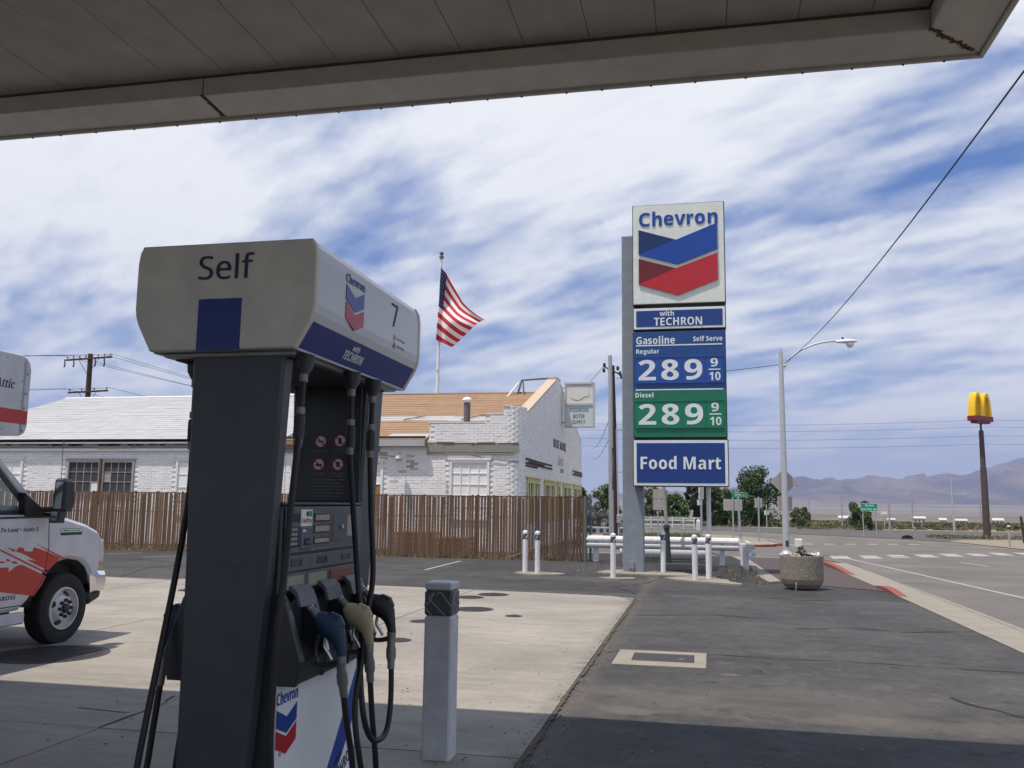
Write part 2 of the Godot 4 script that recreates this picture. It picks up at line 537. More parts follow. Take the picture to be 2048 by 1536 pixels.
	tex3(mat("iron", Color(0.06, 0.055, 0.055), 0.6), grit, 3.0)
	relief(detail(tex3(mat("aggregate", Color(0.42, 0.375, 0.31), 0.9), M.t.pebble, 0.62), soft, 1.35), M.t.pebble, 0.9)
	mat("bollard_white", Color(0.76, 0.77, 0.80), 0.5)
	tex3(M.bollard_white, soft, 1.5)
	mat("bollard_grey", Color(0.66, 0.68, 0.72), 0.5)
	detail(tex3(M.bollard_grey, soft, 1.6), fine, 5.0)
	mat("slate_print", Color(0.07, 0.075, 0.085), 0.55)
	for i in 6:
		var k: float = [1.0, 0.75, 1.25, 0.9, 1.1, 0.62][i]
		tex3(mat("slat_%d" % i, Color(0.235 * k, 0.118 * k * (1.0 + 0.05 * (i % 3)), 0.062 * k), 0.85), grit, 1.6)
	mat("glass_dark", Color(0.015, 0.017, 0.02), 0.12)
	mat("cardboard", Color(0.30, 0.15, 0.06), 0.9)
	tex3(mat("yellow_frame", Color(0.62, 0.58, 0.24), 0.7), soft, 2.0)
	mat("faded_print", Color(0.13, 0.13, 0.15), 0.9)
	mat("faded_red", Color(0.62, 0.44, 0.44), 0.9)
	mat("blue_print", Color(0.09, 0.18, 0.27), 0.6)
	tex3(mat("pole_wood", Color(0.075, 0.034, 0.024), 0.85), grit, 1.5)
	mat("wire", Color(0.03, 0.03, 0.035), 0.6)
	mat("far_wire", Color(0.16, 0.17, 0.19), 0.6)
	mat("insulator", Color(0.05, 0.03, 0.03), 0.3)
	mat("silver_paint", Color(0.52, 0.54, 0.58), 0.45, 0.2)
	tex3(M.silver_paint, soft, 0.8)
	mat("sign_back", Color(0.42, 0.40, 0.39), 0.55, 0.2)
	tex3(M.sign_back, soft, 1.6)
	mat("street_green", Color(0.0, 0.24, 0.15), 0.4)
	mat("street_print", Color(0.55, 0.72, 0.66), 0.5)
	mat("arch_yellow", Color(0.80, 0.50, 0.012), 0.35)
	mat("arch_red", Color(0.16, 0.012, 0.02), 0.4)
	tex3(mat("arch_post", Color(0.085, 0.06, 0.055), 0.7), soft, 0.5)
	for k in [["leaf_deep", Color(0.058, 0.105, 0.030)], ["leaf_mid", Color(0.085, 0.14, 0.038)], ["leaf_olive", Color(0.12, 0.14, 0.055)], ["leaf_dark", Color(0.035, 0.060, 0.022)]]:
		var m := mat(k[0], k[1], 0.6)
		m.vertex_color_use_as_albedo = true
		m.backlight_enabled = true
		m.backlight = Color(0.25, 0.25, 0.25)
	mat("sage", Color(1, 1, 1), 0.95).vertex_color_use_as_albedo = true
	mat("dry_weed", Color(1, 1, 1), 0.95).vertex_color_use_as_albedo = true
	tex3(mat("bark", Color(0.10, 0.075, 0.055), 0.95), grit, 2.0)
	mat("land", Color(1, 1, 1), 0.95).vertex_color_use_as_albedo = true
	detail(tex3(M.land, soft, 0.05), grit, 1.1)
	mat("hill", Color(1, 1, 1), 0.95).vertex_color_use_as_albedo = true
	tex3(M.hill, noise_tex(0.012, 0.70, 1.0, 77, 5), 0.0012)
	mat("far_wall", Color(0.55, 0.53, 0.50), 0.9)
	mat("far_roof", Color(0.52, 0.52, 0.52), 0.7)
	mat("far_dark", Color(0.08, 0.08, 0.09), 0.8)
	mat("flag_cloth", Color(1, 1, 1), 0.8).vertex_color_use_as_albedo = true
	(M.flag_cloth as StandardMaterial3D).backlight_enabled = true
	(M.flag_cloth as StandardMaterial3D).backlight = Color(0.5, 0.5, 0.5)
	mat("truck_white", Color(0.56, 0.57, 0.61), 0.3)
	(M.truck_white as StandardMaterial3D).clearcoat_enabled = true
	(M.truck_white as StandardMaterial3D).clearcoat = 0.5
	tex3(M.truck_white, soft, 0.7)
	mat("truck_red", Color(0.43, 0.035, 0.022), 0.35)
	tex3(mat("tyre", Color(0.016, 0.016, 0.017), 0.85), fine, 6.0)
	mat("chrome", Color(0.75, 0.76, 0.78), 0.12, 1.0)
	mat("rim_paint", Color(0.55, 0.55, 0.56), 0.4, 0.3)
	var glass := mat("cab_glass", Color(0.55, 0.72, 0.62, 1), 0.03)
	glass.albedo_color.a = 0.22
	glass.transparency = BaseMaterial3D.TRANSPARENCY_ALPHA
	var lens := mat("lamp_lens", Color(0.9, 0.9, 0.9, 1), 0.05)
	lens.albedo_color.a = 0.25
	lens.transparency = BaseMaterial3D.TRANSPARENCY_ALPHA
	mat("seat_cloth", Color(0.07, 0.10, 0.11), 0.9)
	mat("amber", Color(0.7, 0.22, 0.02), 0.3)
	mat("soil", Color(0.06, 0.045, 0.03), 0.95)
	mat("petal", Color(0.75, 0.74, 0.70), 0.7)
	mat("pallet_wood", Color(0.42, 0.19, 0.045), 0.85)
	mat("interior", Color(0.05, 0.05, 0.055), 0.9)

func land_y(x: float, z: float) -> float:  # level round the station, falling to a valley floor, rising in a fan to the hills
	var d := -z
	var y := -0.05
	if d > 72.0: y -= 0.0136 * (minf(d, 640.0) - 72.0)
	if d > 1800.0: y += 34.0 * pow(clampf((d - 1800.0) / 2600.0, 0.0, 1.6), 1.4)
	return y

func macro_image(w: int, h: int, x0: float, z0: float, x1: float, z1: float, f: Callable) -> ImageTexture:
	var data := PackedByteArray()
	data.resize(w * h * 3)
	var o := 0
	for j in h:
		var z := lerpf(z0, z1, (j + 0.5) / h)
		for i in w:
			var c: Color = f.call(lerpf(x0, x1, (i + 0.5) / w), z)
			data[o] = int(255.0 * pow(clampf(c.r, 0.0, 1.0), 0.4545)); data[o + 1] = int(255.0 * pow(clampf(c.g, 0.0, 1.0), 0.4545)); data[o + 2] = int(255.0 * pow(clampf(c.b, 0.0, 1.0), 0.4545))
			o += 3
	return ImageTexture.create_from_image(Image.create_from_data(w, h, false, Image.FORMAT_RGB8, data))

func macro(m: StandardMaterial3D, t: Texture2D, x0: float, z0: float, x1: float, z1: float) -> void:
	m.detail_enabled = true
	m.detail_albedo = t
	m.detail_blend_mode = BaseMaterial3D.BLEND_MODE_MUL
	m.detail_uv_layer = BaseMaterial3D.DETAIL_UV_2
	m.uv2_scale = V(1.0 / (x1 - x0), 1.0 / (z1 - z0), 1)
	m.uv2_offset = V(-x0 / (x1 - x0), -z0 / (z1 - z0), 0)

func blob(x: float, z: float, cx: float, cz: float, rx: float, rz: float, wob: float) -> float:
	var dx := (x - cx) / rx; var dz := (z - cz) / rz
	return clampf(1.25 - (dx * dx + dz * dz) + wob, 0.0, 1.0)

func ground() -> void:
	# the land as one sheet to the horizon, finer near the station
	var b := B.new()
	var zs := [60.0, 20.0, 0.0, -20.0, -40.0, -56.0, -72.0]
	var z := -72.0
	while z > -4600.0:
		z *= 1.07
		zs.append(z)
	zs.append(-12000.0)
	var xs := []
	for i in range(-30, 31): xs.append(signf(i) * (pow(absf(i) / 30.0, 2.6) * 7000.0 + absf(i) * 4.0))
	var n1 := noise(0.02, 41, 4); var n2 := noise(0.0035, 42, 4)
	var col := func(x: float, zz: float) -> Color:
		var far := clampf((-zz - 60.0) / 260.0, 0.0, 1.0)
		var k: float = n1.get_noise_2d(x, zz * 2.2); var k2: float = n2.get_noise_2d(x * 0.5, zz * 2.0)
		var sand := Color(0.36, 0.30, 0.22); var olive := Color(0.155, 0.145, 0.075)
		var c := sand.lerp(olive, clampf(0.35 + 0.9 * k + 0.25 * far, 0.0, 1.0))
		if zz < -1500.0: c = Color(0.27, 0.235, 0.185).lerp(Color(0.50, 0.43, 0.32), clampf(1.6 * k2 - 0.15, 0.0, 1.0))
		return c
	for j in zs.size() - 1:
		for i in xs.size() - 1:
			var q := [W(xs[i], zs[j]), W(xs[i + 1], zs[j]), W(xs[i + 1], zs[j + 1]), W(xs[i], zs[j + 1])]
			var p := []; var c := []
			for k in q:
				p.append(V(k.x, land_y(k.x, k.y), k.y))
				c.append(col.call(k.x, k.y))
			for t in [[0, 1, 2], [0, 2, 3]]:
				var n: Vector3 = (p[t[1]] - p[t[0]]).cross(p[t[2]] - p[t[0]]).normalized()
				if n.y < 0: n = -n
				var s := b.P.size()
				b.tri(p[t[0]], p[t[1]], p[t[2]], n, n, n)
				var same: bool = b.P[s + 1] == p[t[1]]
				b.C[s] = c[t[0]]; b.C[s + 1] = c[t[1]] if same else c[t[2]]; b.C[s + 2] = c[t[2]] if same else c[t[1]]
	struct("ground", b, M.land)

	# the asphalt of the forecourt, with its stains and dusty patches
	var na := noise(0.35, 51, 5); var nb := noise(1.7, 52, 4); var nc := noise(5.0, 53, 3)
	var drips := []
	for i in 34: drips.append(V(R(-0.9, 2.6), R(-11.0, -5.0), R(0.02, 0.07)))
	var asphalt := mat("asphalt", Color(0.185, 0.182, 0.184), 0.9)
	relief(tex3(asphalt, M.t.grit, 1.9), M.t.bump, 0.35)
	macro(asphalt, macro_image(1200, 1200, -14.0, -26.0, 4.3, -3.0, func(x: float, zz: float) -> Color:
		var a: float = na.get_noise_2d(x, zz * 1.2); var d: float = nb.get_noise_2d(x * 0.9, zz * 1.1); var f: float = nc.get_noise_2d(x * 1.3, zz * 1.3)
		var g := 0.46 + 0.18 * a + 0.14 * d + 0.12 * f
		var dust := 0.0
		dust += 0.55 * blob(x, zz, -0.55, -7.05, 0.22, 0.14, 0.6 * f)
		dust += 0.34 * blob(x, zz, 1.9, -7.1, 1.4, 0.26, 0.9 * d + 0.4 * f)
		dust += 0.22 * blob(x, zz, -0.6, -7.3, 0.8, 0.55, 1.0 * d + 0.5 * f)
		dust += 0.20 * blob(x, zz, 0.6, -7.7, 1.6, 0.5, 1.2 * a + 0.6 * d)
		dust += 0.5 * blob(x, zz, 0.25, -8.75, 0.1, 0.07, 0.5 * f) + 0.4 * blob(x, zz, 0.75, -10.1, 0.07, 0.05, 0.5 * f) + 0.3 * blob(x, zz, 0.22, -9.4, 0.12, 0.06, 0.6 * f)
		dust += 0.20 * blob(x, zz, -2.4, -19.0, 2.2, 0.7, 1.0 * d) + 0.2 * blob(x, zz, -0.8, -4.6, 0.25, 0.3, 0.8 * f)
		dust += 0.28 * clampf(1.0 - absf(x + 1.02 + 0.10 * d) / (0.16 + 0.1 * a), 0.0, 1.0)
		dust += 0.5 * clampf(0.6 * d + 0.7 * f - 0.32, 0.0, 0.4)
		var oil := 0.42 * blob(x, zz, 0.95, -6.95, 0.34, 0.07, 0.9 * f) + 0.35 * blob(x, zz, 0.55, -7.6, 0.5, 0.12, 1.0 * f) + 0.3 * blob(x, zz, -0.2, -8.1, 0.6, 0.12, 0.9 * d)
		if zz > -11.1 and x > -1.1 and x < 2.8:
			for k in drips:
				if absf(x - k.x) < 0.15 and absf(zz - k.y) < 0.15: oil += 0.5 * blob(x, zz, k.x, k.y, k.z, k.z * 0.8, 0.7 * f)
		oil += 0.25 * blob(x, zz, -0.75, -8.4, 0.3, 0.2, 0.8 * f) + 0.28 * blob(x, zz, -0.5, -7.55, 0.14, 0.05, 0.4 * f)
		if zz < -16.2: oil += 0.26
		if x < -6.0: g += 0.12
		g = maxf(0.16, g * (1.0 - clampf(oil, 0.0, 0.6)))
		dust = clampf(dust * 1.5, 0.0, 0.85)
		return Color(g, g * 0.99, g * 0.985).lerp(Color(1.0, 0.90, 0.75), dust)), -14.0, -26.0, 4.3, -3.0)
	b = B.new(); b.planar = 1.0
	b.sheet([W(-40, 14), W(-40, -24.9), W(-3.0, -24.9), W(-1.2, -21.6), W(0.3, -20.2), W(1.2, -19.8), W(3.40, -18.7), W(3.5, -11), W(3.5, 14)], 0.0)
	struct("asphalt_forecourt", b, asphalt)
	# the rough dark ground at the foot of the sign
	b = B.new(); b.planar = 1.0
	b.sheet([W(-3.0, -24.95), W(-1.2, -21.55), W(0.3, -20.15), W(1.2, -18.85), W(1.6, -19.4), W(1.5, -22.0), W(1.35, -25.5), W(0.9, -29.3), W(-4.5, -29.3), W(-4.5, -24.95)], 0.004)
	struct("rough_ground", b, M.dark_patch)

	# concrete slabs with open joints
	var nd := noise(0.5, 61, 4); var ne := noise(2.6, 62, 4)
	var slab := mat("slab_concrete", Color(0.43, 0.40, 0.355), 0.85)
	relief(tex3(slab, M.t.fine, 1.1), M.t.bump, 0.1)
	macro(slab, macro_image(1024, 1024, -13.0, -15.6, -1.0, -3.0, func(x: float, zz: float) -> Color:
		var a: float = nd.get_noise_2d(x, zz); var d: float = ne.get_noise_2d(x * 0.35, zz * 1.5); var f: float = nc.get_noise_2d(x * 1.2, zz * 1.2)
		var g := 0.74 + 0.16 * a + 0.13 * d + 0.07 * f
		var run := sin((zz + 0.35 * a) * 1.15 + 0.6 * sin(x * 0.8))  # tyre marks across the lanes
		g -= 0.20 * clampf(run * 1.6 - 0.9, 0.0, 0.6) * (0.6 + d)
		var oil := 0.30 * blob(x, zz, -3.4, -7.4, 0.9, 0.35, 1.0 * d) + 0.25 * blob(x, zz, -5.2, -10.6, 1.6, 0.4, 1.2 * d) + 0.3 * blob(x, zz, -3.4, -9.8, 0.16, 0.12, 0.6 * f)
		oil += 0.4 * blob(x, zz, -4.9, -4.5, 0.14, 0.07, 0.5 * f) + 0.25 * blob(x, zz, -5.3, -5.0, 0.7, 0.25, 0.8 * d)
		oil += 0.45 * clampf(1.0 - absf(x + 1.12 + 0.07 * d + 0.05 * f) / 0.13, 0.0, 1.0) * clampf(0.45 + d + 0.6 * a, 0.0, 1.0)
		oil += clampf(f - 0.58, 0.0, 0.3)
		g = g * (1.0 - clampf(oil, 0.0, 0.75))
		return Color(g, g * 0.992, g * 0.975)), -13.0, -15.6, -1.0, -3.0)
	var slabs := Node3D.new()
	slabs.name = "concrete_pavement"
	slabs.set_meta("kind", "structure")
	add_child(slabs)
	var gx := [-1.1, -4.0, -7.0, -10.0, -13.0, -16.0, -19.0, -22.0]
	var gz := [-15.5, -10.55, -5.55, -0.6, 4.4, 9.4]
	for i in gx.size() - 1:
		for j in gz.size() - 1:
			b = B.new(); b.planar = 1.0
			var g := 0.006
			var x0: float = gx[i + 1] + g; var x1: float = gx[i] - g; var z0: float = gz[j] + g; var z1: float = gz[j + 1] - g
			var far0 := 0.55 if j == 0 and i > 0 else 0.0  # the far edge is not quite straight
			var y := 0.010 + 0.0015 * ((i + j) % 2)
			if j == 0 and i == 0: b.sheet([W(x0, z1), W(x1, z1), W(x1, z0 + 0.25), W(x1 - 0.35, z0), W(x0, z0 - 0.3)], y)
			else: b.sheet([W(x0, z1), W(x1, z1), W(x1, z0 - far0 * 0.5), W(x0, z0 - far0)], y)
			b.quad(V(x0, -0.02, z1), V(x1, -0.02, z1), V(x1, y, z1), V(x0, y, z1))
			b.quad(V(x1, -0.02, z1), V(x1, -0.02, z0), V(x1, y, z0), V(x1, y, z1))
			struct("slab", b, slab, slabs)
	# open cracks, soil and weeds in the seams
	b = B.new()
	var seam := []
	var sp := [W(-1.98, -15.96), W(-1.3, -15.3), W(-1.085, -14.9), W(-1.07, -12.9), W(-1.09, -11.0), W(-1.075, -9.2), W(-1.095, -7.4), W(-1.08, -6.4), W(-1.09, -5.0), W(-1.08, -2.5)]
	for i in sp.size() - 1:
		var n := int((sp[i] as Vector2).distance_to(sp[i + 1]) / 0.045) + 1
		for k in n: seam.append((sp[i] as Vector2).lerp(sp[i + 1], float(k) / n))
	var l0 := Vector2.ZERO; var r0 := Vector2.ZERO
	for i in seam.size():
		var c: Vector2 = seam[i]
		var k := 0.6 + 0.8 * na.get_noise_2d(c.x * 4.0, c.y * 4.0)
		var l := c + W(-maxf(0.003, 0.018 * k + R(-0.008, 0.010)), R(-0.01, 0.01)); var r := c + W(maxf(0.004, 0.024 * k + R(-0.010, 0.016)), R(-0.01, 0.01))
		if i > 0: b.quad(V(l0.x, 0.0135, l0.y), V(r0.x, 0.0135, r0.y), V(r.x, 0.0135, r.y), V(l.x, 0.0135, l.y))
		l0 = l; r0 = r
	struct("seam_soil", b, M.crack_soil)
	b = B.new()
	var lines := [
		[W(-1.0, -9.66), W(-0.88, -9.84), W(-0.7, -9.91), W(0.1, -9.86), W(0.8, -9.78), W(1.46, -9.80), W(2.2, -9.70), W(3.3, -9.60)],
		[W(-1.12, -15.95), W(-1.3, -16.6), W(-1.65, -17.2), W(-1.35, -17.9), W(-1.1, -18.2), W(-0.95, -19.0), W(-0.85, -19.5)],
		[W(-11.4, -16.0), W(-11.9, -17.3), W(-12.36, -18.5), W(-12.2, -19.2), W(-12.6, -19.9), W(-13.6, -20.6), W(-15.4, -21.2)],
		[W(-14.6, -17.5), W(-13.2, -18.2), W(-12.4, -18.6), W(-11.0, -19.6), W(-10.2, -21.0)], [W(-9.6, -18.0), W(-8.2, -18.6), W(-6.8, -18.4), W(-5.0, -19.0)],
		[W(1.2, -12.2), W(1.9, -12.5), W(2.5, -12.3), W(3.4, -12.6)], [W(-0.9, -13.0), W(0.2, -13.4), W(1.0, -13.1)], [W(2.0, -8.2), W(2.3, -7.6), W(2.9, -7.3)], [W(-7.8, -20.2), W(-6.9, -20.6), W(-5.2, -20.4), W(-4.4, -20.9)], [W(1.15, -16.1), W(1.7, -15.9), W(2.4, -16.2)], [W(-7.9, -22.0), W(-6.2, -21.7), W(-4.6, -22.4)]]
	for q in lines:
		var w2 := 0.016 if q == lines[0] else 0.03
		var r := []
		for i in q.size() - 1:
			for k in 6:
				var p: Vector2 = q[i].lerp(q[i + 1], k / 6.0)
				r.append(p + W(R(-0.03, 0.03), R(-0.03, 0.03)) * (0.5 if q == lines[0] else 1.2))
		r.append(q[-1])
		b.strip(r, w2, 0.0045, 0.6)
	struct("asphalt_cracks", b, M.crack)
	b = B.new()
	for q in [[W(-4.01, -5.56), W(-4.02, -6.3), W(-4.1, -6.62)], [W(-6.2, -6.55), W(-5.9, -6.48), W(-5.75, -6.6)], [W(-4.0, -4.4), W(-4.35, -4.7), W(-4.6, -4.75)]]:
		var r := []
		for i in q.size() - 1:
			for k in 5: r.append(q[i].lerp(q[i + 1], k / 5.0) + W(R(-0.012, 0.012), R(-0.012, 0.012)))
		b.strip(r, 0.012, 0.0145, 0.5)
	struct("slab_cracks", b, M.crack)
	# parking lines
	b = B.new()
	for q in [[W(-6.35, -23.5), W(-6.28, -20.1)], [W(-9.35, -24.5), W(-9.15, -22.6)], [W(-16.5, -22.6), W(-15.9, -23.4)], [W(-14.6, -21.6), W(-14.2, -22.5)], [W(-12.3, -24.4), W(-12.2, -21.2)]]:
		b.strip(q, 0.1, 0.005)
	b.strip([W(-9.6, -15.05), W(-8.7, -15.0)], 0.09, 0.015)
	b.strip([W(-4.55, -6.05), W(-4.1, -6.0)], 0.05, 0.015)
	struct("parking_lines", b, M.worn_paint)

func roads() -> void:
	var b := B.new(); b.planar = 1.0
	b.sheet([W(4.15, 30), W(4.15, -27), W(3.6, -29.4), W(-46, -29.4), W(-46, -36.6), W(1.5, -36.6), W(3.0, -37.6), W(3.5, -39.5), W(3.1, -45.5), W(1.8, -49.4), W(-3, -54), W(-16, -60), W(-50, -70), W(-50, -82), W(-14, -66), W(2.9, -57), W(8.8, -49.9), W(11.4, -45.8), W(12.6, -38.7), W(13.6, -25), W(14, 30)], -0.035)
	struct("road", b, M.road)
	b = B.new(); b.planar = 1.0
	b.sheet([W(-14, -74), W(3.2, -58.6), W(9.4, -51.6), W(12.4, -46.6), W(15.0, -47.4), W(40, -44), W(40, -70), W(16, -69.5), W(6, -69), W(-6, -78)], -0.032)
	struct("frontage_pavement", b, M.frontage)
	b = B.new(); b.planar = 1.0
	b.sheet([W(12.0, -48.0), W(12.9, -39.0), W(13.9, -25), W(30, -25), W(40, -43), W(26, -46), W(16, -52.5), W(13.5, -51.0)], -0.026)
	b.sheet([W(-6, -79.5), W(6, -70.5), W(16, -71), W(40, -71.5), W(60, -80), W(60, -84), W(10, -76), W(-8, -84)], -0.036)
	struct("gravel_verge", b, M.gravel_sand)
	# gutter and pavement on this side
	b = B.new()
	var edge := [W(3.42, 30), W(3.42, -11), W(3.42, -17), W(3.40, -19.2), W(3.36, -23.2), W(3.2, -27.0)]
	var outer := [W(4.22, 30), W(4.2, -11), W(4.2, -17), W(4.18, -19.2), W(4.15, -23.2), W(4.1, -27.4)]
	for i in edge.size() - 1:
		var a: Vector2 = edge[i]; var c: Vector2 = outer[i]; var d: Vector2 = outer[i + 1]; var e: Vector2 = edge[i + 1]
		b.quad(V(a.x, 0.006, a.y), V(c.x, -0.025, c.y), V(d.x, -0.025, d.y), V(e.x, 0.006, e.y))
	struct("gutter", b, M.kerb_concrete)
	b = B.new(); b.planar = 1.0
	b.sheet([W(1.45, -19.6), W(3.4, -18.1), W(3.42, -17.4), W(3.39, -19.2), W(3.35, -23.2), W(3.2, -27), W(2.6, -28.7), W(1.0, -29.0), W(1.35, -25.5)], 0.008)
	struct("pavement", b, M.red_asphalt)
	b = B.new()
	b.sheet([W(1.62, -19.75), W(1.35, -19.4), W(1.22, -21.5), W(1.25, -25), W(0.95, -28.8), W(1.3, -28.9), W(1.46, -25.2)], 0.012)
	b.sheet([W(-4.5, -29.35), W(2.6, -28.75), W(2.4, -28.45), W(0.9, -28.75), W(-4.5, -28.9)], 0.013)
	struct("pavement_edging", b, M.kerb_concrete)
	# raised kerb ends, painted red
	for s in [[W(3.40, -17.2), W(3.37, -19.3)], [W(3.36, -22.4), W(3.22, -26.6)]]:
		b = B.new()
		var a: Vector2 = s[0]; var c: Vector2 = s[1]
		for i in 10:
			var t0 := i / 10.0; var t1 := (i + 1) / 10.0
			var h0 := 0.008 + 0.08 * sin(minf(t0 * 2.2, PI / 2)); var h1 := 0.008 + 0.08 * sin(minf(t1 * 2.2, PI / 2))
			if s[0].y > -20: h0 = 0.008 + 0.06 * sin(PI * t0); h1 = 0.008 + 0.06 * sin(PI * t1)
			var p := a.lerp(c, t0); var q := a.lerp(c, t1)
			b.quad(V(p.x, h0, p.y), V(p.x + 0.16, h0, p.y), V(q.x + 0.16, h1, q.y), V(q.x, h1, q.y))
			b.quad(V(p.x + 0.16, h0, p.y), V(p.x + 0.24, -0.02, p.y), V(q.x + 0.24, -0.02, q.y), V(q.x + 0.16, h1, q.y))
			b.quad(V(p.x, -0.02, p.y), V(p.x, h0, p.y), V(q.x, h1, q.y), V(q.x, -0.02, q.y))
		struct("red_kerb", b, M.kerb_red)
	# the far corner of the side street
	b = B.new(); b.planar = 1.0
	b.sheet([W(-46, -36.75), W(1.4, -36.75), W(2.7, -37.7), W(3.2, -39.5), W(2.8, -45.5), W(1.6, -49.2), W(-3.2, -53.8), W(-16, -59.8), W(-46, -68)], 0.03)
	struct("far_lot", b, M.gravel_sand)
	b = B.new()
	b.sheet([W(-4, -36.7), W(1.45, -36.7), W(2.8, -37.6), W(3.28, -39.5), W(1.2, -41.4), W(0.6, -38.6), W(-4, -38.2)], 0.05)
	struct("far_pavement", b, M.kerb_concrete)
	for s in [[W(1.5, -36.62), W(2.35, -37.05), W(2.85, -37.6)], [W(3.1, -38.3), W(3.3, -39.1), W(3.3, -40.2)], [W(15.2, -46.6), W(16.6, -46.4), W(18.5, -46.2)]]:
		b = B.new()
		for i in s.size() - 1:
			var a: Vector2 = s[i]; var c: Vector2 = s[i + 1]
			var m := (a + c) * 0.5; var d := (c - a)
			b.box(V(m.x, 0.0, m.y), V(d.length() * 1.02, 0.12, 0.16), Basis(Vector3.UP, -atan2(d.y, d.x)))
		struct("red_kerb", b, M.kerb_red)
	# painted markings
	b = B.new()
	b.strip([W(4.5, -30.0), W(5.0, -25.3), W(5.71, -18.0), W(6.6, -9.0), W(8.0, 6.0)], 0.11, -0.030)
	b.strip([W(2.2, -49.0), W(2.9, -47.4), W(3.3, -45.5), W(3.62, -42), W(3.83, -38.9), W(3.9, -36.4)], 0.12, -0.030)
	b.strip([W(7.6, -29.3), W(7.9, -27.4)], 0.11, -0.030)
	struct("road_lines", b, M.road_paint)
	var walk := Node3D.new()
	walk.name = "crosswalk"
	walk.set_meta("kind", "structure")
	add_child(walk)
	for i in 9:
		b = B.new()
		var x := 4.05 + 1.03 * i; var zc := -29.55 - 0.80 * i + (0.15 if i % 2 else 0.0)
		b.sheet([W(x - 0.02, zc), W(x + 0.55, zc - 0.16), W(x + 0.68, zc - 2.0), W(x + 0.09, zc - 1.85)], -0.0305)
		struct("stripe", b, M.road_paint, walk)
	var walk2 := Node3D.new()
	walk2.name = "far_crosswalk"
	walk2.set_meta("kind", "structure")
	add_child(walk2)
	for i in 6:
		b = B.new()
		var x := 4.3 + 0.95 * i; var zc := -40.4 - 0.42 * i
		b.sheet([W(x, zc), W(x + 0.45, zc - 0.1), W(x + 0.5, zc - 1.1), W(x + 0.05, zc - 1.0)], -0.0305)
		struct("stripe", b, M.worn_paint, walk2)

func hills() -> void:
	var ridge := [[-6500, 26], [-3800, 28], [-2600, 30], [-1750, 28], [-1100, 26], [-653, 29], [-382, 47], [-100, 77], [118, 98], [219, 115], [422, 160], [510, 162], [699, 179], [825, 189], [950, 183], [1084, 197], [1218, 213], [1340, 202], [1439, 197], [1570, 215], [1643, 239], [1691, 243], [1781, 227], [1890, 249], [1999, 286], [2137, 330], [2281, 375], [2735, 470], [3300, 560], [4300, 640], [5200, 500], [6800, 430], [9000, 380]]
	var n1 := noise(0.0011, 71, 5); var n2 := noise(0.0032, 72, 4); var n3 := noise(0.0006, 73, 3)
	n1.fractal_type = FastNoiseLite.FRACTAL_RIDGED
	var h := func(x: float, z: float) -> float:
		var d := -z
		var rx := x * 7000.0 / d  # spurs run out from the crest
		rx = lerpf(x, rx, 0.35)
		var top := 0.0
		for i in ridge.size() - 1:
			if rx <= ridge[i + 1][0]:
				var t := clampf((rx - ridge[i][0]) / (ridge[i + 1][0] - ridge[i][0]), 0.0, 1.0)
				top = lerpf(ridge[i][1], ridge[i + 1][1], t * t * (3 - 2 * t))
				break
		var t2 := clampf((d - 4100.0) / 2900.0, 0.0, 1.0)
		var up := pow(t2, 1.25) if d < 7000.0 else 1.0 - 0.35 * clampf((d - 7000.0) / 1800.0, 0.0, 1.0)
		var cut: float = n1.get_noise_2d(x + 260.0 * n3.get_noise_2d(x, z), z * 0.55) * 0.5 + 0.2 * n2.get_noise_2d(x, z * 0.6)
		var mid := 4.0 * t2 * (1.0 - t2)
		var base := land_y(x, z) - 4.0
		return base + (top - land_y(x, -7000.0) + 4.0) * up * (1.0 + 0.05 * cut) + mid * cut * (70.0 + 0.5 * top) * (1.0 if d < 7000 else 0.0)
	var b := B.new()
	var xs := []; var zs := []
	var x := -6500.0
	while x <= 9000.0: xs.append(x); x += 45.0 if x > -1000.0 and x < 3500.0 else 130.0
	var z := -4000.0
	while z >= -8800.0: zs.append(z); z -= 60.0
	var grid := []
	for zz in zs:
		var row := PackedVector3Array()
		for xx in xs: row.append(V(xx, h.call(xx, zz), zz))
		grid.append(row)
	var nrm := func(i: int, j: int) -> Vector3:
		var l: Vector3 = grid[j][maxi(i - 1, 0)]; var r: Vector3 = grid[j][mini(i + 1, xs.size() - 1)]
		var f: Vector3 = grid[mini(j + 1, zs.size() - 1)][i]; var k: Vector3 = grid[maxi(j - 1, 0)][i]
		var n := (r - l).cross(f - k).normalized()
		return n if n.y > 0 else -n
	var tone := func(p: Vector3) -> Color:
		var k: float = n2.get_noise_2d(p.x * 0.5, p.z * 0.4 + p.y * 3.0); var k2: float = n3.get_noise_2d(p.x * 1.4 + 900.0, p.y * 9.0)
		var c := Color(0.23, 0.165, 0.125).lerp(Color(0.075, 0.062, 0.065), clampf(0.5 + 1.8 * k, 0.0, 1.0))
		return c.lerp(Color(0.42, 0.34, 0.25), clampf(1.5 * k2 - 0.25 - p.y * 0.003, 0.0, 0.8))
	for j in zs.size() - 1:
		for i in xs.size() - 1:
			for t in [[[i, j], [i + 1, j], [i + 1, j + 1]], [[i, j], [i + 1, j + 1], [i, j + 1]]]:
				var p := []; var n := []; var c := []
				for k in t:
					p.append(grid[k[1]][k[0]]); n.append(nrm.call(k[0], k[1])); c.append(tone.call(grid[k[1]][k[0]]))
				var s := b.P.size()
				b.tri(p[0], p[1], p[2], n[0], n[1], n[2])
				var same: bool = b.P[s + 1] == p[1]
				b.C[s] = c[0]; b.C[s + 1] = c[1] if same else c[2]; b.C[s + 2] = c[2] if same else c[1]
	struct("mountains", b, M.hill)

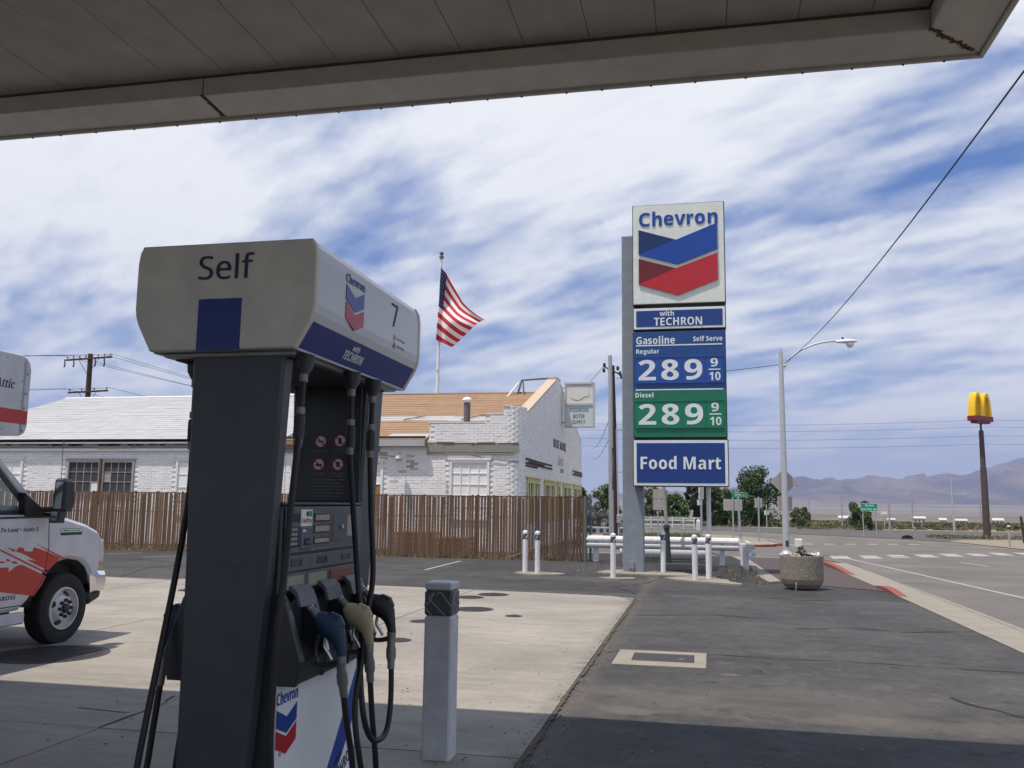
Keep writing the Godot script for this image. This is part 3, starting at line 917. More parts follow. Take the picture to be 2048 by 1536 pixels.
func canopy() -> void:
	var t := thing("station_canopy", "large grey metal canopy roof overhead with panelled underside and deep edge", "canopy", V(-6.2, 0, 1.0))
	var y0 := 4.2; var ys := 4.33; var yt := 5.2
	var xl := -14.0; var xr := 1.64; var zf := -5.34; var zb := 7.5; var w := 0.34
	var b := B.new()
	b.span(V(xl + 0.1, ys + 0.05, zf + 0.1), V(xr - 0.1, yt - 0.12, zb - 0.1))
	part("roof_deck", b, M.canopy_band, t)
	# underside boards, each a panel with an open joint
	var x := xl + w
	var i := 0
	while x < xr - w - 0.01:
		var x1 := minf(0.99 - 0.4 * floor((0.99 - x - 0.001) / 0.4), xr - w)
		if x1 - x < 0.05: x1 += 0.4
		x1 = minf(x1, xr - w)
		b = B.new()
		var dy := R(-0.0015, 0.0015)
		b.span(V(x + 0.0016, ys + dy, zf + w + 0.004), V(x1 - 0.0016, ys + 0.03 + dy, zb - w), 0.002)
		part("soffit_panel", b, M.canopy_metal, t)
		x = x1
		i += 1
	# edge beams: outer face, underside, inner face, mitred at the corner
	var beam := func(pts: Array, called: String) -> void:
		var q := B.new()
		q.prism(PackedVector2Array(pts), Transform3D(Basis(Vector3.RIGHT, Vector3.BACK, Vector3.DOWN), V(0, yt, 0)), yt - y0, 0.006)
		part(called, q, M.canopy_band, t)
	beam.call([W(xl, zf), W(-3.205, zf), W(-3.185, zf + w), W(xl + w, zf + w)], "edge_beam")
	beam.call([W(-3.195, zf + 0.003), W(xr - 0.004, zf + 0.003), W(xr - w - 0.003, zf + w), W(-3.175, zf + w)], "edge_beam")
	beam.call([W(xr, zf + 0.004), W(xr, zb), W(xr - w, zb - w), W(xr - w, zf + w + 0.003)], "edge_beam")
	beam.call([W(xl, zb), W(xl, zf + 0.003), W(xl + w, zf + w + 0.003), W(xl + w, zb - w)], "edge_beam")
	beam.call([W(xl + 0.003, zb), W(xl + w + 0.003, zb - w), W(xr - w - 0.003, zb - w), W(xr - 0.003, zb)], "edge_beam")
	# ragged sealant in the joints
	b = B.new()
	var p0 := W(-3.19, zf + w); var p1 := W(-3.205, zf + 0.03)
	for k in 12:
		var a := p0.lerp(p1, k / 12.0); var c := p0.lerp(p1, (k + 1) / 12.0)
		b.box(V((a.x + c.x) / 2 + R(-0.008, 0.008), y0, (a.y + c.y) / 2), V(R(0.01, 0.03), 0.008, 0.033))
	for k in 14:
		var a := W(xr - w, zf + w).lerp(W(xr - 0.03, zf + 0.03), k / 14.0)
		b.box(V(a.x + R(-0.01, 0.01), y0, a.y + R(-0.01, 0.01)), V(R(0.015, 0.045), 0.008, R(0.012, 0.03)))
	b.span(V(xl + w, ys - 0.012, zf + w - 0.002), V(xr - w, ys + 0.002, zf + w + 0.014))
	b.span(V(xr - w - 0.012, ys - 0.010, zf + w + 0.016), V(xr - w + 0.002, ys + 0.002, zb - w))
	part("joint_sealant", b, M.rust, t)
	b = B.new()
	b.span(V(xl, y0 - 0.018, zf - 0.030), V(-3.4, y0 + 0.05, zf - 0.002), 0.004)
	b.span(V(-3.397, y0 - 0.018, zf - 0.030), V(xr + 0.03, y0 + 0.05, zf - 0.002), 0.004)
	b.span(V(xr + 0.002, y0 - 0.018, zf + 0.002), V(xr + 0.030, y0 + 0.05, zb), 0.004)
	part("drip_trim", b, M.canopy_band, t)
	x = -6.0
	while x < xr:
		b = B.new()
		b.tube(V(x, y0 - 0.02, zf - 0.016), V(x, y0 - 0.026, zf - 0.016), 0.009, 0.006, 6)
		part("screw", b, M.rust, t)
		x += R(0.22, 0.36)
	for c in [V(-2.0, 0, 4.2), V(-9.5, 0, 4.2)]:
		b = B.new()
		b.span(c + V(-0.2, 0, -0.2), c + V(0.2, ys, 0.2), 0.03)
		part("column", b, M.bollard_grey, t)

# painted bricks laid along a line; at(u) gives [place, outward]
func bricks(parent: Node, at: Callable, u0: float, u1: float, y0: float, top: Callable, holes: Array, dirt := []) -> void:
	var b := B.new()
	var row := 0
	var y := y0
	while y < 7.0:
		var u := u0 - (0.13 if row % 2 else 0.0)
		while u < u1:
			var a := maxf(u, u0) + 0.0015; var c := minf(u + 0.268, u1) - 0.0015
			u += 0.27
			if c - a < 0.03: continue
			var mid := (a + c) * 0.5
			var y1: float = minf(y + 0.0835, minf(top.call(a), minf(top.call(mid), top.call(c))))
			if y1 - y < 0.02: continue
			var skip := false
			for h in holes:
				if mid > h[0] - 0.05 and mid < h[1] + 0.05 and y + 0.04 > h[2] and y + 0.04 < h[3]: skip = true
			if skip: continue
			var d := R(0.017, 0.022) if rng.randf() > 0.12 else R(0.012, 0.017)
			var g := R(0.95, 1.0)
			b.tint = Color(g, g, g)
			for s in dirt:
				var e := W((mid - s[0]) / s[2], (y - s[1]) / s[3]).length()
				if e < 1.0 and rng.randf() < s[4]: b.tint = Color(0.62, 0.52, 0.42) * R(0.8, 1.2)
			var pa: Array = at.call(a); var pc: Array = at.call(c)
			var w0 := R(-0.003, 0.003); var w1 := R(-0.003, 0.003)
			var k: Array = [pa[0] + V(0, y + w0, 0), pc[0] + V(0, y + w1, 0), pc[0] + V(0, y1 + w1, 0), pa[0] + V(0, y1 + w0, 0)]
			var t: Vector3 = (pc[0] - pa[0]).normalized() * 0.003
			var f: Array = [k[0] + pa[1] * d + t + V(0, 0.004, 0), k[1] + pc[1] * d - t + V(0, 0.004, 0), k[2] + pc[1] * d - t - V(0, 0.004, 0), k[3] + pa[1] * d + t - V(0, 0.004, 0)]
			b.quad(f[0], f[1], f[2], f[3])
			for e in 4: b.quad(k[e], k[(e + 1) % 4], f[(e + 1) % 4], f[e])
		y += 0.086
		row += 1
	stuff(part("brick", b, M.painted_brick, parent))

# courses of roofing from eave to ridge between two x
func roof_courses(parent: Node, x0: float, x1: float, ze: float, ye: float, zr: float, yr: float, n: int, pick: Callable) -> void:
	var e := V(0, ye, ze); var r := V(0, yr, zr)
	var up := (r - e).normalized()
	var nrm := up.cross(Vector3.RIGHT).normalized()
	if nrm.y < 0: nrm = -nrm
	var step := (r - e).length() / n
	for i in n:
		var x := x0
		while x < x1 - 0.05:
			var xe := minf(x1, x + R(2.2, 4.4)) if i % 2 or true else x1
			if x1 - xe < 0.8: xe = x1
			var b := B.new()
			var lift := R(0.011, 0.019)
			var p := e + up * step * i
			var q := e + up * (step * (i + 1) + 0.03)
			var a := V(x + 0.003, 0, 0); var c := V(xe - 0.003, 0, 0)
			var t0 := R(-0.006, 0.006)
			var k := [p + a + nrm * (lift + t0), p + c + nrm * (lift - t0), q + c + nrm * 0.006, q + a + nrm * 0.006]
			b.quad(k[0], k[1], k[2], k[3])
			b.quad(p + a, p + c, k[1], k[0])
			b.quad(p + a, k[0], k[3], q + a)
			b.quad(p + c, q + c, k[2], k[1])
			part("roofing_strip", b, pick.call(i, x), parent)
			x = xe

func sash_window(parent: Node, x0: float, x1: float, y0: float, y1: float, z: float, nx: int, ny: int, frame: Material, pick: Callable) -> void:
	var b := B.new()
	var f := 0.075
	b.span(V(x0, y0, z - 0.05), V(x0 + f, y1, z + 0.05)); b.span(V(x1 - f, y0, z - 0.05), V(x1, y1, z + 0.05))
	b.span(V(x0 + f, y1 - f, z - 0.05), V(x1 - f, y1, z + 0.048)); b.span(V(x0 + f, y0, z - 0.05), V(x1 - f, y0 + f, z + 0.06))
	b.span(V(x0 - 0.06, y1 + 0.002, z - 0.04), V(x1 + 0.06, y1 + 0.07, z + 0.065))
	var win := part("window", b, frame, parent)
	b = B.new()
	for i in range(1, nx):
		var x := lerpf(x0 + f, x1 - f, float(i) / nx)
		b.span(V(x - 0.012, y0 + f, z - 0.02), V(x + 0.012, y1 - f, z + 0.018))
	for j in range(1, ny):
		var y := lerpf(y0 + f, y1 - f, float(j) / ny)
		b.span(V(x0 + f, y - 0.011, z - 0.018), V(x1 - f, y + 0.011, z + 0.015))
	part("glazing_bars", b, frame, win)
	for i in nx:
		for j in ny:
			var m: Material = pick.call(i, j)
			if m == null: continue
			b = B.new()
			var xa := lerpf(x0 + f, x1 - f, float(i) / nx) + 0.006; var xb := lerpf(x0 + f, x1 - f, float(i + 1) / nx) - 0.006
			var ya := lerpf(y0 + f, y1 - f, float(j) / ny) + 0.006; var yb := lerpf(y0 + f, y1 - f, float(j + 1) / ny) - 0.006
			var dz := R(-0.004, 0.004)
			b.span(V(xa, ya, z - 0.012 + dz), V(xb, yb, z - 0.005 + dz))
			part("pane", b, m, win)

func brick_building() -> void:
	var t := thing("brick_shop", "white painted brick shop building with tan roof, stepped parapet and rounded corner", "building", V(-9.7, 0, -35.6))
	var zf := -28.2; var xr := -5.6; var xj := -13.9; var rad := 0.5
	var b := B.new()
	# wall cores
	b.span(V(xj, 0, zf - 0.3), V(-8.8, 3.62, zf - 0.03))
	b.span(V(-8.8, 0, zf - 0.3), V(-6.89, 4.18, zf - 0.03))
	b.span(V(-6.89, 0, zf - 0.3), V(-6.27, 4.46, zf - 0.03))
	b.span(V(-6.27, 0, zf - 0.5), V(xr - rad, 4.72, zf - 0.03))
	var arc := B.new()
	var pts := PackedVector2Array()
	for i in 9:
		var a := PI / 2 * i / 8.0
		pts.append(W(xr - rad + sin(a) * (rad - 0.03), zf - rad + cos(a) * (rad - 0.03)))
	pts.append(W(xr - 0.03, zf - 0.549)); pts.append(W(xr - rad, zf - 0.549))
	b.prism(pts, Transform3D(Basis(Vector3.RIGHT, Vector3.BACK, Vector3.DOWN), V(0, 4.72, 0)), 4.72)
	# gable wall
	b.prism(PackedVector2Array([W(-28.75, 0), W(-28.75, 4.72), W(-29.0, 4.72), W(-29.0, 4.56), W(-35.1, 6.50), W(-35.1, 6.62), W(-36.1, 6.62), W(-36.1, 6.50), W(-42.93, 4.5), W(-42.93, 0)]), Transform3D(Basis(Vector3.BACK, Vector3.UP, Vector3.LEFT), V(xr - 0.03, 0, 0)), 0.34)
	b.span(V(xj, 0, -43.0), V(xr - 0.4, 3.6, -42.7))
	part("wall", b, M.wall_core, t)
	var along := func(u: float) -> Array:  # u from the joint eastwards, round the corner, then back along the side
		var s1 := xr - rad - xj
		if u < s1: return [V(xj + u, 0, zf - 0.03), V(0, 0, 1)]
		var arc_len := PI / 2 * rad
		if u < s1 + arc_len:
			var a := (u - s1) / rad
			return [V(xr - rad + sin(a) * (rad - 0.03), 0, zf - rad + cos(a) * (rad - 0.03)), V(sin(a), 0, cos(a))]
		return [V(xr - 0.03, 0, zf - rad - (u - s1 - arc_len)), V(1, 0, 0)]
	var top := func(u: float) -> float:
		var x := xj + u
		if x < -8.8: return 3.62
		if x < -6.89: return 4.18
		if x < -6.27: return 4.46
		var s := u - (xr - rad - xj) - PI / 2 * rad
		var z := zf - rad - s
		if z > -29.0: return 4.72
		if z > -35.1: return lerpf(4.56, 6.50, (-29.0 - z) / 6.1)
		if z > -36.1: return 6.62
		return lerpf(6.50, 4.5, (-36.1 - z) / 6.83)
	var us := func(z: float) -> float: return (xr - rad - xj) + PI / 2 * rad + (zf - rad - z)
	var holes := [[-8.05 - xj, -6.71 - xj, 1.2, 3.02], [-11.0 - xj, -10.36 - xj, 1.2, 2.98]]
	var yw := [[-28.95, -31.3], [-32.3, -34.7], [-35.3, -36.1], [-36.8, -39.2], [-39.9, -42.5]]
	for q in yw: holes.append([us.call(q[0]), us.call(q[1]), 0.9, 2.42])
	bricks(t, along, 0.02, us.call(-42.9), 1.15, top, holes, [[3.5, 2.55, 0.12, 0.75, 0.8], [4.55, 2.75, 0.12, 0.5, 0.5], [3.6, 2.5, 0.5, 0.5, 0.06], [4.7, 2.4, 0.6, 0.25, 0.12]])
	# parapet copings
	b = B.new()
	for k in [[-8.83, -6.89, 4.18], [-6.90, -6.27, 4.46], [-6.28, -6.05, 4.72]]:
		b.span(V(k[0], k[2] + 0.002, zf - 0.32), V(k[1], k[2] + 0.03, zf + 0.0))
	part("parapet_coping", b, M.white_paint, t)
	b = B.new()
	for k in [[W(-29.05, 4.60), W(-35.1, 6.53)], [W(-36.1, 6.53), W(-42.93, 4.53)]]:
		var a: Vector2 = k[0]; var c: Vector2 = k[1]
		var n := (c - a).orthogonal().normalized() * 0.03
		if n.y < 0: n = -n
		for e in [[V(xr - 0.40, a.y, a.x), V(xr - 0.02, a.y, a.x), V(xr - 0.02, c.y, c.x), V(xr - 0.40, c.y, c.x)]]:
			var up := V(0, n.y, n.x)
			b.quad(e[0] + up, e[1] + up, e[2] + up, e[3] + up)
			b.quad(e[0], e[3], e[3] + up, e[0] + up)
			b.quad(e[1], e[1] + up, e[2] + up, e[2])
	b.span(V(xr - 0.45, 6.62, -36.12), V(xr - 0.0, 6.66, -35.08))
	part("gable_coping", b, mat("cream_coping", Color(0.50, 0.40, 0.30), 0.85), t)
	# roof
	var rf := B.new()
	rf.prism(PackedVector2Array([W(-27.95, 3.60), W(-35.6, 6.07), W(-43.2, 3.60), W(-43.2, 3.45), W(-27.95, 3.45)]), Transform3D(Basis(Vector3.BACK, Vector3.UP, Vector3.LEFT), V(-8.85, 0, 0)), -8.85 - xj)
	rf.prism(PackedVector2Array([W(-28.5, 3.78), W(-35.6, 6.07), W(-43.2, 3.60), W(-43.2, 3.45), W(-28.5, 3.45)]), Transform3D(Basis(Vector3.BACK, Vector3.UP, Vector3.LEFT), V(xr - 0.39, 0, 0)), 2.858)
	var roof := part("roof", rf, M.tan_roofing, t)
	roof_courses(roof, xj, -8.85, -27.95, 3.61, -35.6, 6.075, 22, func(i: int, _x: float) -> Material: return M.white_roofing if i == 8 or i == 9 else M.tan_roofing)
	roof_courses(roof, -8.85, xr - 0.39, -28.5, 3.79, -35.6, 6.075, 20, func(i: int, x: float) -> Material: return M.white_roofing if (i == 6 or i == 7) and x < -7.5 else M.tan_roofing)
	b = B.new()
	b.tube(V(xj, 6.10, -35.6), V(xr - 0.36, 6.08, -35.6), 0.05, 0.05, 8)
	part("ridge_cap", b, M.tan_roofing, roof)
	b = B.new()  # torn strips lying over the patched band
	for k in [[-10.5, -9.9, 0.34, 0.43], [-8.35, -7.6, 0.345, 0.45]]:
		var p := V(k[0], 3.61, -27.95) + V(0, 2.465, -7.65) * float(k[2]); var q := V(k[1], 3.61, -27.95) + V(0, 2.465, -7.65) * float(k[3])
		b = B.new()
		b.ring_path([p + V(0, 0.07, 0), q + V(0, 0.07, 0)], [0.022, 0.022], 5)
		part("flashing_strip", b, M.tan_roofing, roof)
		# eaves: peeling boards
	b = B.new()
	b.span(V(xj, 3.36, zf + 0.0), V(-10.5, 3.57, zf + 0.12))
	b.span(V(xj, 3.20, zf + 0.0), V(-10.5, 3.33, zf + 0.06))
	part("fascia_board", b, M.weathered_wood, t)
	b = B.new()
	b.span(V(xj, 3.575, zf + 0.0), V(-8.9, 3.74, zf + 0.14))
	part("tar_flashing", b, M.tar, t)
	b = B.new()
	var x := -8.83
	while x < -5.75:  # the long ragged board on the parapet
		var e := minf(-5.72, x + R(0.5, 1.1))
		b.span(V(x, 3.21 + R(-0.01, 0.01), zf + 0.0), V(e - 0.004, 3.50 + R(-0.03, 0.02), zf + R(0.04, 0.06)))
		x = e
	b.span(V(-8.85, 3.13, zf + 0.0), V(-6.0, 3.20, zf + 0.035))
	part("fascia_board", b, M.weathered_wood, t, "grey weathered board along the parapet")
	b = B.new()
	x = -8.8
	while x < -5.8:
		var e := x + R(0.2, 0.6)
		b.span(V(x, 3.50 + R(-0.02, 0.0), zf + 0.0), V(minf(e, -5.75), 3.525 + R(-0.015, 0.02), zf + R(0.045, 0.065)))
		x = e
	part("rotten_edge", b, mat("rotten_wood", Color(0.15, 0.095, 0.06), 0.95), t)
	# little white hood over the eave
	b = B.new()
	var hp := [V(-10.5, 3.40, zf + 0.02), V(-8.86, 3.40, zf + 0.02), V(-8.86, 3.40, zf + 0.26), V(-10.5, 3.40, zf + 0.26)]
	b.poly([V(-10.2, 3.86, zf - 0.4), V(-8.86, 3.86, zf - 0.4), V(-8.86, 3.60, zf + 0.26), V(-10.5, 3.60, zf + 0.26), V(-10.5, 3.70, zf - 0.2)], V(-9.6, 3.2, zf))
	b.poly([V(-10.5, 3.60, zf + 0.26), V(-8.86, 3.60, zf + 0.26), hp[2], hp[3]], V(-9.6, 3.4, zf))
	b.poly([V(-8.86, 3.86, zf - 0.4), V(-8.86, 3.60, zf + 0.26), hp[2], hp[1]], V(-9.6, 3.4, zf))
	b.poly([V(-10.5, 3.70, zf - 0.2), V(-10.5, 3.60, zf + 0.26), hp[3], hp[0]], V(-9.6, 3.4, zf))
	b.poly(hp, V(-9.6, 4.0, zf))
	part("eave_hood", b, M.white_roofing, t)
	# front windows
	sash_window(t, -8.05, -6.71, 1.0, 2.95, zf - 0.02, 4, 5, M.white_paint, func(_i: int, _j: int) -> Material: return M.painted_brick)
	sash_window(t, -11.0, -10.36, 1.0, 2.92, zf - 0.02, 2, 5, M.white_paint, func(_i: int, j: int) -> Material: return M.cardboard if j < 3 else M.painted_brick)
	# side windows in yellow frames
	for q in yw:
		b = B.new()
		var za: float = q[1]; var zb: float = q[0]
		b.span(V(xr - 0.02, 0.9, za), V(xr + 0.03, 2.40, za + 0.16)); b.span(V(xr - 0.02, 0.9, zb - 0.16), V(xr + 0.03, 2.40, zb))
		b.span(V(xr - 0.02, 2.24, za + 0.16), V(xr + 0.028, 2.40, zb - 0.16))
		var wide := zb - za > 1.2
		if wide: b.span(V(xr - 0.02, 0.9, (za + zb) / 2 - 0.12), V(xr + 0.026, 2.24, (za + zb) / 2 + 0.12))
		b.span(V(xr - 0.02, 2.402, za - 0.08), V(xr + 0.06, 2.46, zb + 0.08))
		var win := part("window", b, M.yellow_frame, t)
		var n := 6 if wide else 2
		for i in n:
			b = B.new()
			var z0 := lerpf(za + 0.16, zb - 0.16, float(i) / n) + 0.02; var z1 := lerpf(za + 0.16, zb - 0.16, float(i + 1) / n) - 0.02
			b.span(V(xr - 0.06, 0.9, z0), V(xr - 0.04, 1.72, z1)); b.span(V(xr - 0.06, 1.75, z0), V(xr - 0.04, 2.24, z1))
			part("pane", b, M.glass_dark if (i + int(zb)) % 4 else M.faded_print, win)
		b = B.new()
		for i in range(1, n):
			var z := lerpf(za + 0.16, zb - 0.16, float(i) / n)
			b.span(V(xr - 0.05, 0.9, z - 0.015), V(xr - 0.0, 2.24, z + 0.015))
		part("window_bars", b, M.faded_print, win)
	# old mounting strips and sun-bleached lettering on the side
	for k in [[-28.72, -33.9, 3.02, 2.99], [-28.72, -34.0, 2.86, 2.88], [-29.2, -32.2, 2.93, 2.93], [-28.72, -30.8, 2.78, 2.80], [-39.7, -42.9, 3.04, 3.03], [-39.7, -42.9, 2.86, 2.88], [-40.2, -42.9, 2.95, 2.95]]:
		b = B.new()
		b.poly([V(xr + 0.0, k[2], k[0]), V(xr + 0.0, k[2] + 0.05, k[0]), V(xr + 0.0, k[3] + 0.05, k[1]), V(xr, k[3], k[1])], V(-20, 3, -30))
		b.box(V(xr + 0.0, (k[2] + k[3]) / 2 + 0.02, (float(k[0]) + float(k[1])) / 2), V(0.05, 0.05, absf(float(k[0]) - float(k[1]))))
		part("mounting_strip", b, M.dark_wood, t)
	word(t, "ROSE MORE", V(xr - 0.010, 3.95, -36.0), V(0, 0, -1), Vector3.UP, 3.3, 0.34, M.faded_print, 0.012)
	word(t, "Auto", V(xr - 0.010, 3.32, -36.2), V(0, 0, -1), Vector3.UP, 1.5, 0.42, M.faded_red, 0.012, serif, 0.2)
	word(t, "EST", V(xr - 0.010, 2.92, -36.6), V(0, 0, -1), Vector3.UP, 0.8, 0.16, M.faded_print, 0.012)
	# pipes, lamp and wires
	b = B.new()
	b.tube(V(-7.85, 4.0, -29.5), V(-7.85, 5.0, -29.5), 0.115, 0.115, 14)
	var vent := part("vent_pipe", b, M.faded_print, t)
	b = B.new()
	b.lathe([W(0, 0.2), W(0.06, 0.19), W(0.17, 0.13), W(0.18, 0.08), W(0.15, 0.05), W(0.13, 0.0), W(0.115, 0.0)], 14, Transform3D(Basis(), V(-7.85, 5.0, -29.5)))
	part("vent_cap", b, M.white_paint, vent)
	b = B.new()
	b.ring_path([V(-9.8, 3.2, zf + 0.02), V(-9.75, 3.12, zf + 0.15), V(-9.73, 3.08, zf + 0.3)], [0.015, 0.015, 0.015], 6)
	b.lathe([W(0, 0.06), W(0.08, 0.05), W(0.13, -0.04), W(0.12, -0.10), W(0, -0.14)], 12, Transform3D(Basis(), V(-9.73, 3.02, zf + 0.32)))
	part("wall_lamp", b, M.sign_back, t)
	b = B.new()
	b.ring_path([V(-7.4, 3.15, zf + 0.03), V(-6.8, 3.0, zf + 0.03), V(-6.2, 2.93, zf + 0.03), V(-5.75, 2.9, zf - 0.1)], [0.012, 0.012, 0.012, 0.012], 5)
	b.ring_path([V(-11.4, 3.18, zf + 0.05), V(-10.6, 3.12, zf + 0.05), V(-9.8, 3.06, zf + 0.05)], [0.01, 0.01, 0.01], 5)
	part("cable", b, M.faded_print, t)
	b = B.new()
	b.tube(V(-8.18, 1.2, zf + 0.05), V(-8.18, 2.42, zf + 0.05), 0.022, 0.022, 8)
	part("conduit", b, M.white_paint, t)
	# pipe frame that stays the hanging sign
	b = B.new()
	b.ring_path([V(-7.30, 5.95, -35.4), V(-7.22, 6.30, -35.5), V(-7.16, 6.62, -35.6), V(-5.78, 6.70, -35.6)], [0.045, 0.045, 0.045, 0.045], 8)
	b.tube(V(-7.0, 5.98, -35.3), V(-7.10, 6.60, -35.58), 0.035, 0.035, 8)
	part("pipe_brace", b, M.faded_print, t)
	b = B.new()
	b.tube(V(-7.62, 5.86, -35.0), V(-7.25, 6.52, -35.5), 0.04, 0.04, 8)
	part("pipe_brace", b, M.white_paint, t, "white leg of the pipe frame on the ridge")

func white_roof_building() -> void:
	var t := thing("long_workshop", "long white painted brick workshop with white roof and one broken dark window", "building", V(-21.3, 0, -35.6))
	var zf := -28.2; var xa := -28.6; var xj := -13.91
	var b := B.new()
	b.span(V(xa, 0, zf - 0.3), V(xj, 3.6, zf - 0.03))
	b.prism(PackedVector2Array([W(-28.5, 0), W(-28.5, 3.55), W(-35.6, 5.9), W(-42.7, 3.55), W(-42.7, 0)]), Transform3D(Basis(Vector3.BACK, Vector3.UP, Vector3.LEFT), V(xa + 0.3, 0, 0)), 0.3)
	b.span(V(xa, 0, -43.0), V(xj, 3.6, -42.7))
	part("wall", b, M.wall_core, t)
	var holes := [[-22.5 - xa, -19.65 - xa, 1.3, 2.95], [-18.1 - xa, -16.3 - xa, 1.2, 3.02], [-25.8 - xa, -24.2 - xa, 1.2, 3.0]]
	bricks(t, func(u: float) -> Array: return [V(xa + u, 0, zf - 0.03), V(0, 0, 1)], 0.0, xj - xa, 1.15, func(_u: float) -> float: return 3.3, holes)
	var rf := B.new()
	rf.prism(PackedVector2Array([W(-28.0, 3.635), W(-35.6, 6.09), W(-43.3, 3.62), W(-43.3, 3.5), W(-28.0, 3.5)]), Transform3D(Basis(Vector3.BACK, Vector3.UP, Vector3.LEFT), V(xj, 0, 0)), 14.8)
	var roof := part("roof", rf, M.white_roofing, t)
	roof_courses(roof, -28.72, xj, -27.98, 3.65, -35.6, 6.10, 22, func(_i: int, _x: float) -> Material: return M.white_roofing)
	b = B.new()
	b.tube(V(-28.7, 6.12, -35.6), V(xj, 6.12, -35.6), 0.05, 0.05, 8)
	part("ridge_cap", b, M.white_paint, roof)
	b = B.new()
	b.ring_path([V(-21.6, 6.10, -35.45), V(-20.4, 6.02, -35.4), V(-18.6, 6.08, -35.45), V(-17.0, 6.12, -35.5)], [0.05, 0.07, 0.07, 0.05], 6)
	part("lifted_flashing", b, M.white_paint, roof)
	b = B.new()
	b.span(V(-28.7, 3.56, zf + 0.02), V(xj, 3.632, zf + 0.20))
	part("tar_edge", b, M.tar, t)
	var x := -28.7
	while x < xj:
		b = B.new()
		var e := minf(xj, x + R(1.4, 3.2))
		b.span(V(x, 3.36 + R(-0.01, 0.01), zf + 0.0), V(e - 0.01, 3.556, zf + R(0.12, 0.15)))
		part("fascia_board", b, M.weathered_wood, t)
		x = e
	b = B.new()
	for i in 46:  # paint hanging off in dark flakes
		var px := R(-28.2, -14.2)
		b.span(V(px, R(3.42, 3.5), zf + 0.152), V(px + R(0.12, 0.6), R(3.50, 3.553), zf + 0.156))
	part("peeling_paint", b, M.tar, t)
	b = B.new()
	b.span(V(-28.7, 3.24, zf + 0.0), V(xj, 3.35, zf + 0.08))
	part("cornice", b, M.white_paint, t)
	b = B.new()
	b.tube(V(-22.5, 1.2, zf + 0.16), V(-22.5, 3.62, zf + 0.23), 0.012, 0.012, 5)
	part("cable", b, M.faded_print, t)
	var dark := func(i: int, j: int) -> Material:
		if j == 0: return M.glass_dark if i % 3 == 1 else M.white_paint
		if j == 1 and i == 3: return M.cardboard
		if j == 1 and i == 0: return M.sign_back
		return M.glass_dark if (i * 5 + j * 3) % 7 else null
	sash_window(t, -22.43, -21.06, 1.72, 2.92, zf - 0.02, 4, 3, M.sign_back, func(i: int, j: int) -> Material: return dark.call((i + 1) % 4, j) if j < 1 or i != 2 else M.glass_dark)
	sash_window(t, -21.0, -19.71, 1.72, 2.92, zf - 0.02, 4, 3, M.sign_back, dark)
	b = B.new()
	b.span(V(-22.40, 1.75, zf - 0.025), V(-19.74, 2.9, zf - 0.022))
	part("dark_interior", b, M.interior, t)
	b = B.new()
	b.span(V(-21.07, 1.3, zf + 0.03), V(-20.99, 2.95, zf + 0.075))
	part("mullion", b, M.rust, t)
	sash_window(t, -18.05, -16.4, 1.0, 2.96, zf - 0.02, 4, 4, M.white_paint, func(_i: int, _j: int) -> Material: return M.painted_brick)
	sash_window(t, -25.7, -24.3, 1.0, 2.94, zf - 0.02, 3, 4, M.white_paint, func(_i: int, _j: int) -> Material: return M.painted_brick)

func wall_sign() -> void:
	var z := -36.5
	var t := thing("hanging_shop_sign", "white box sign with blue lettering projecting from the white gable wall", "sign", V(-4.88, 4.7, z))
	var x0 := -5.48; var x1 := -4.24
	var b := B.new()
	b.span(V(x0, 4.72, z - 0.14), V(x0 + 0.05, 6.60, z + 0.14)); b.span(V(x1 - 0.06, 4.72, z - 0.14), V(x1, 6.60, z + 0.14))
	b.span(V(x0 + 0.05, 4.72, z - 0.14), V(x1 - 0.06, 4.79, z + 0.138)); b.span(V(x0 + 0.05, 6.53, z - 0.14), V(x1 - 0.06, 6.60, z + 0.138))
	b.span(V(x0 + 0.05, 5.64, z - 0.14), V(x1 - 0.06, 5.74, z + 0.136))
	b.span(V(-5.62, 6.35, z - 0.03), V(x0, 6.42, z + 0.03)); b.span(V(-5.62, 4.9, z - 0.03), V(x0, 4.97, z + 0.03))
	part("frame", b, mat("sign_frame_pale", Color(0.46, 0.48, 0.50), 0.5), t)
	b = B.new()
	b.span(V(x0 + 0.05, 5.74, z - 0.10), V(x1 - 0.06, 6.53, z + 0.10))
	var up := part("upper_panel", b, mat("panel_ivory", Color(0.66, 0.65, 0.60), 0.6), t)
	b = B.new()  # raised outline of a lost emblem
	var q := [V(-5.20, 5.98, z + 0.105), V(-5.12, 5.90, z + 0.105), V(-4.95, 5.86, z + 0.105), V(-4.80, 5.90, z + 0.105), V(-4.68, 6.00, z + 0.105), V(-4.46, 6.03, z + 0.105), V(-4.46, 6.48, z + 0.105), V(-5.24, 6.48, z + 0.105)]
	b.ring_path(q, [0.012, 0.012, 0.012, 0.012, 0.012, 0.012, 0.012, 0.012], 6)
	part("raised_outline", b, M.sign_back, up)
	b = B.new()
	b.span(V(x0 + 0.05, 4.79, z - 0.10), V(x1 - 0.06, 5.64, z + 0.10))
	part("lower_panel", b, mat("panel_milk", Color(0.55, 0.60, 0.58), 0.5), t)
	word(t, "ROSEMORE", V(-4.88, 5.45, z + 0.10), Vector3.RIGHT, Vector3.UP, 0.80, 0.17, M.blue_print, 0.006)
	word(t, "MOTOR", V(-4.88, 5.19, z + 0.10), Vector3.RIGHT, Vector3.UP, 0.48, 0.17, M.blue_print, 0.006)
	word(t, "SUPPLY", V(-4.89, 4.94, z + 0.10), Vector3.RIGHT, Vector3.UP, 0.55, 0.17, M.blue_print, 0.006)

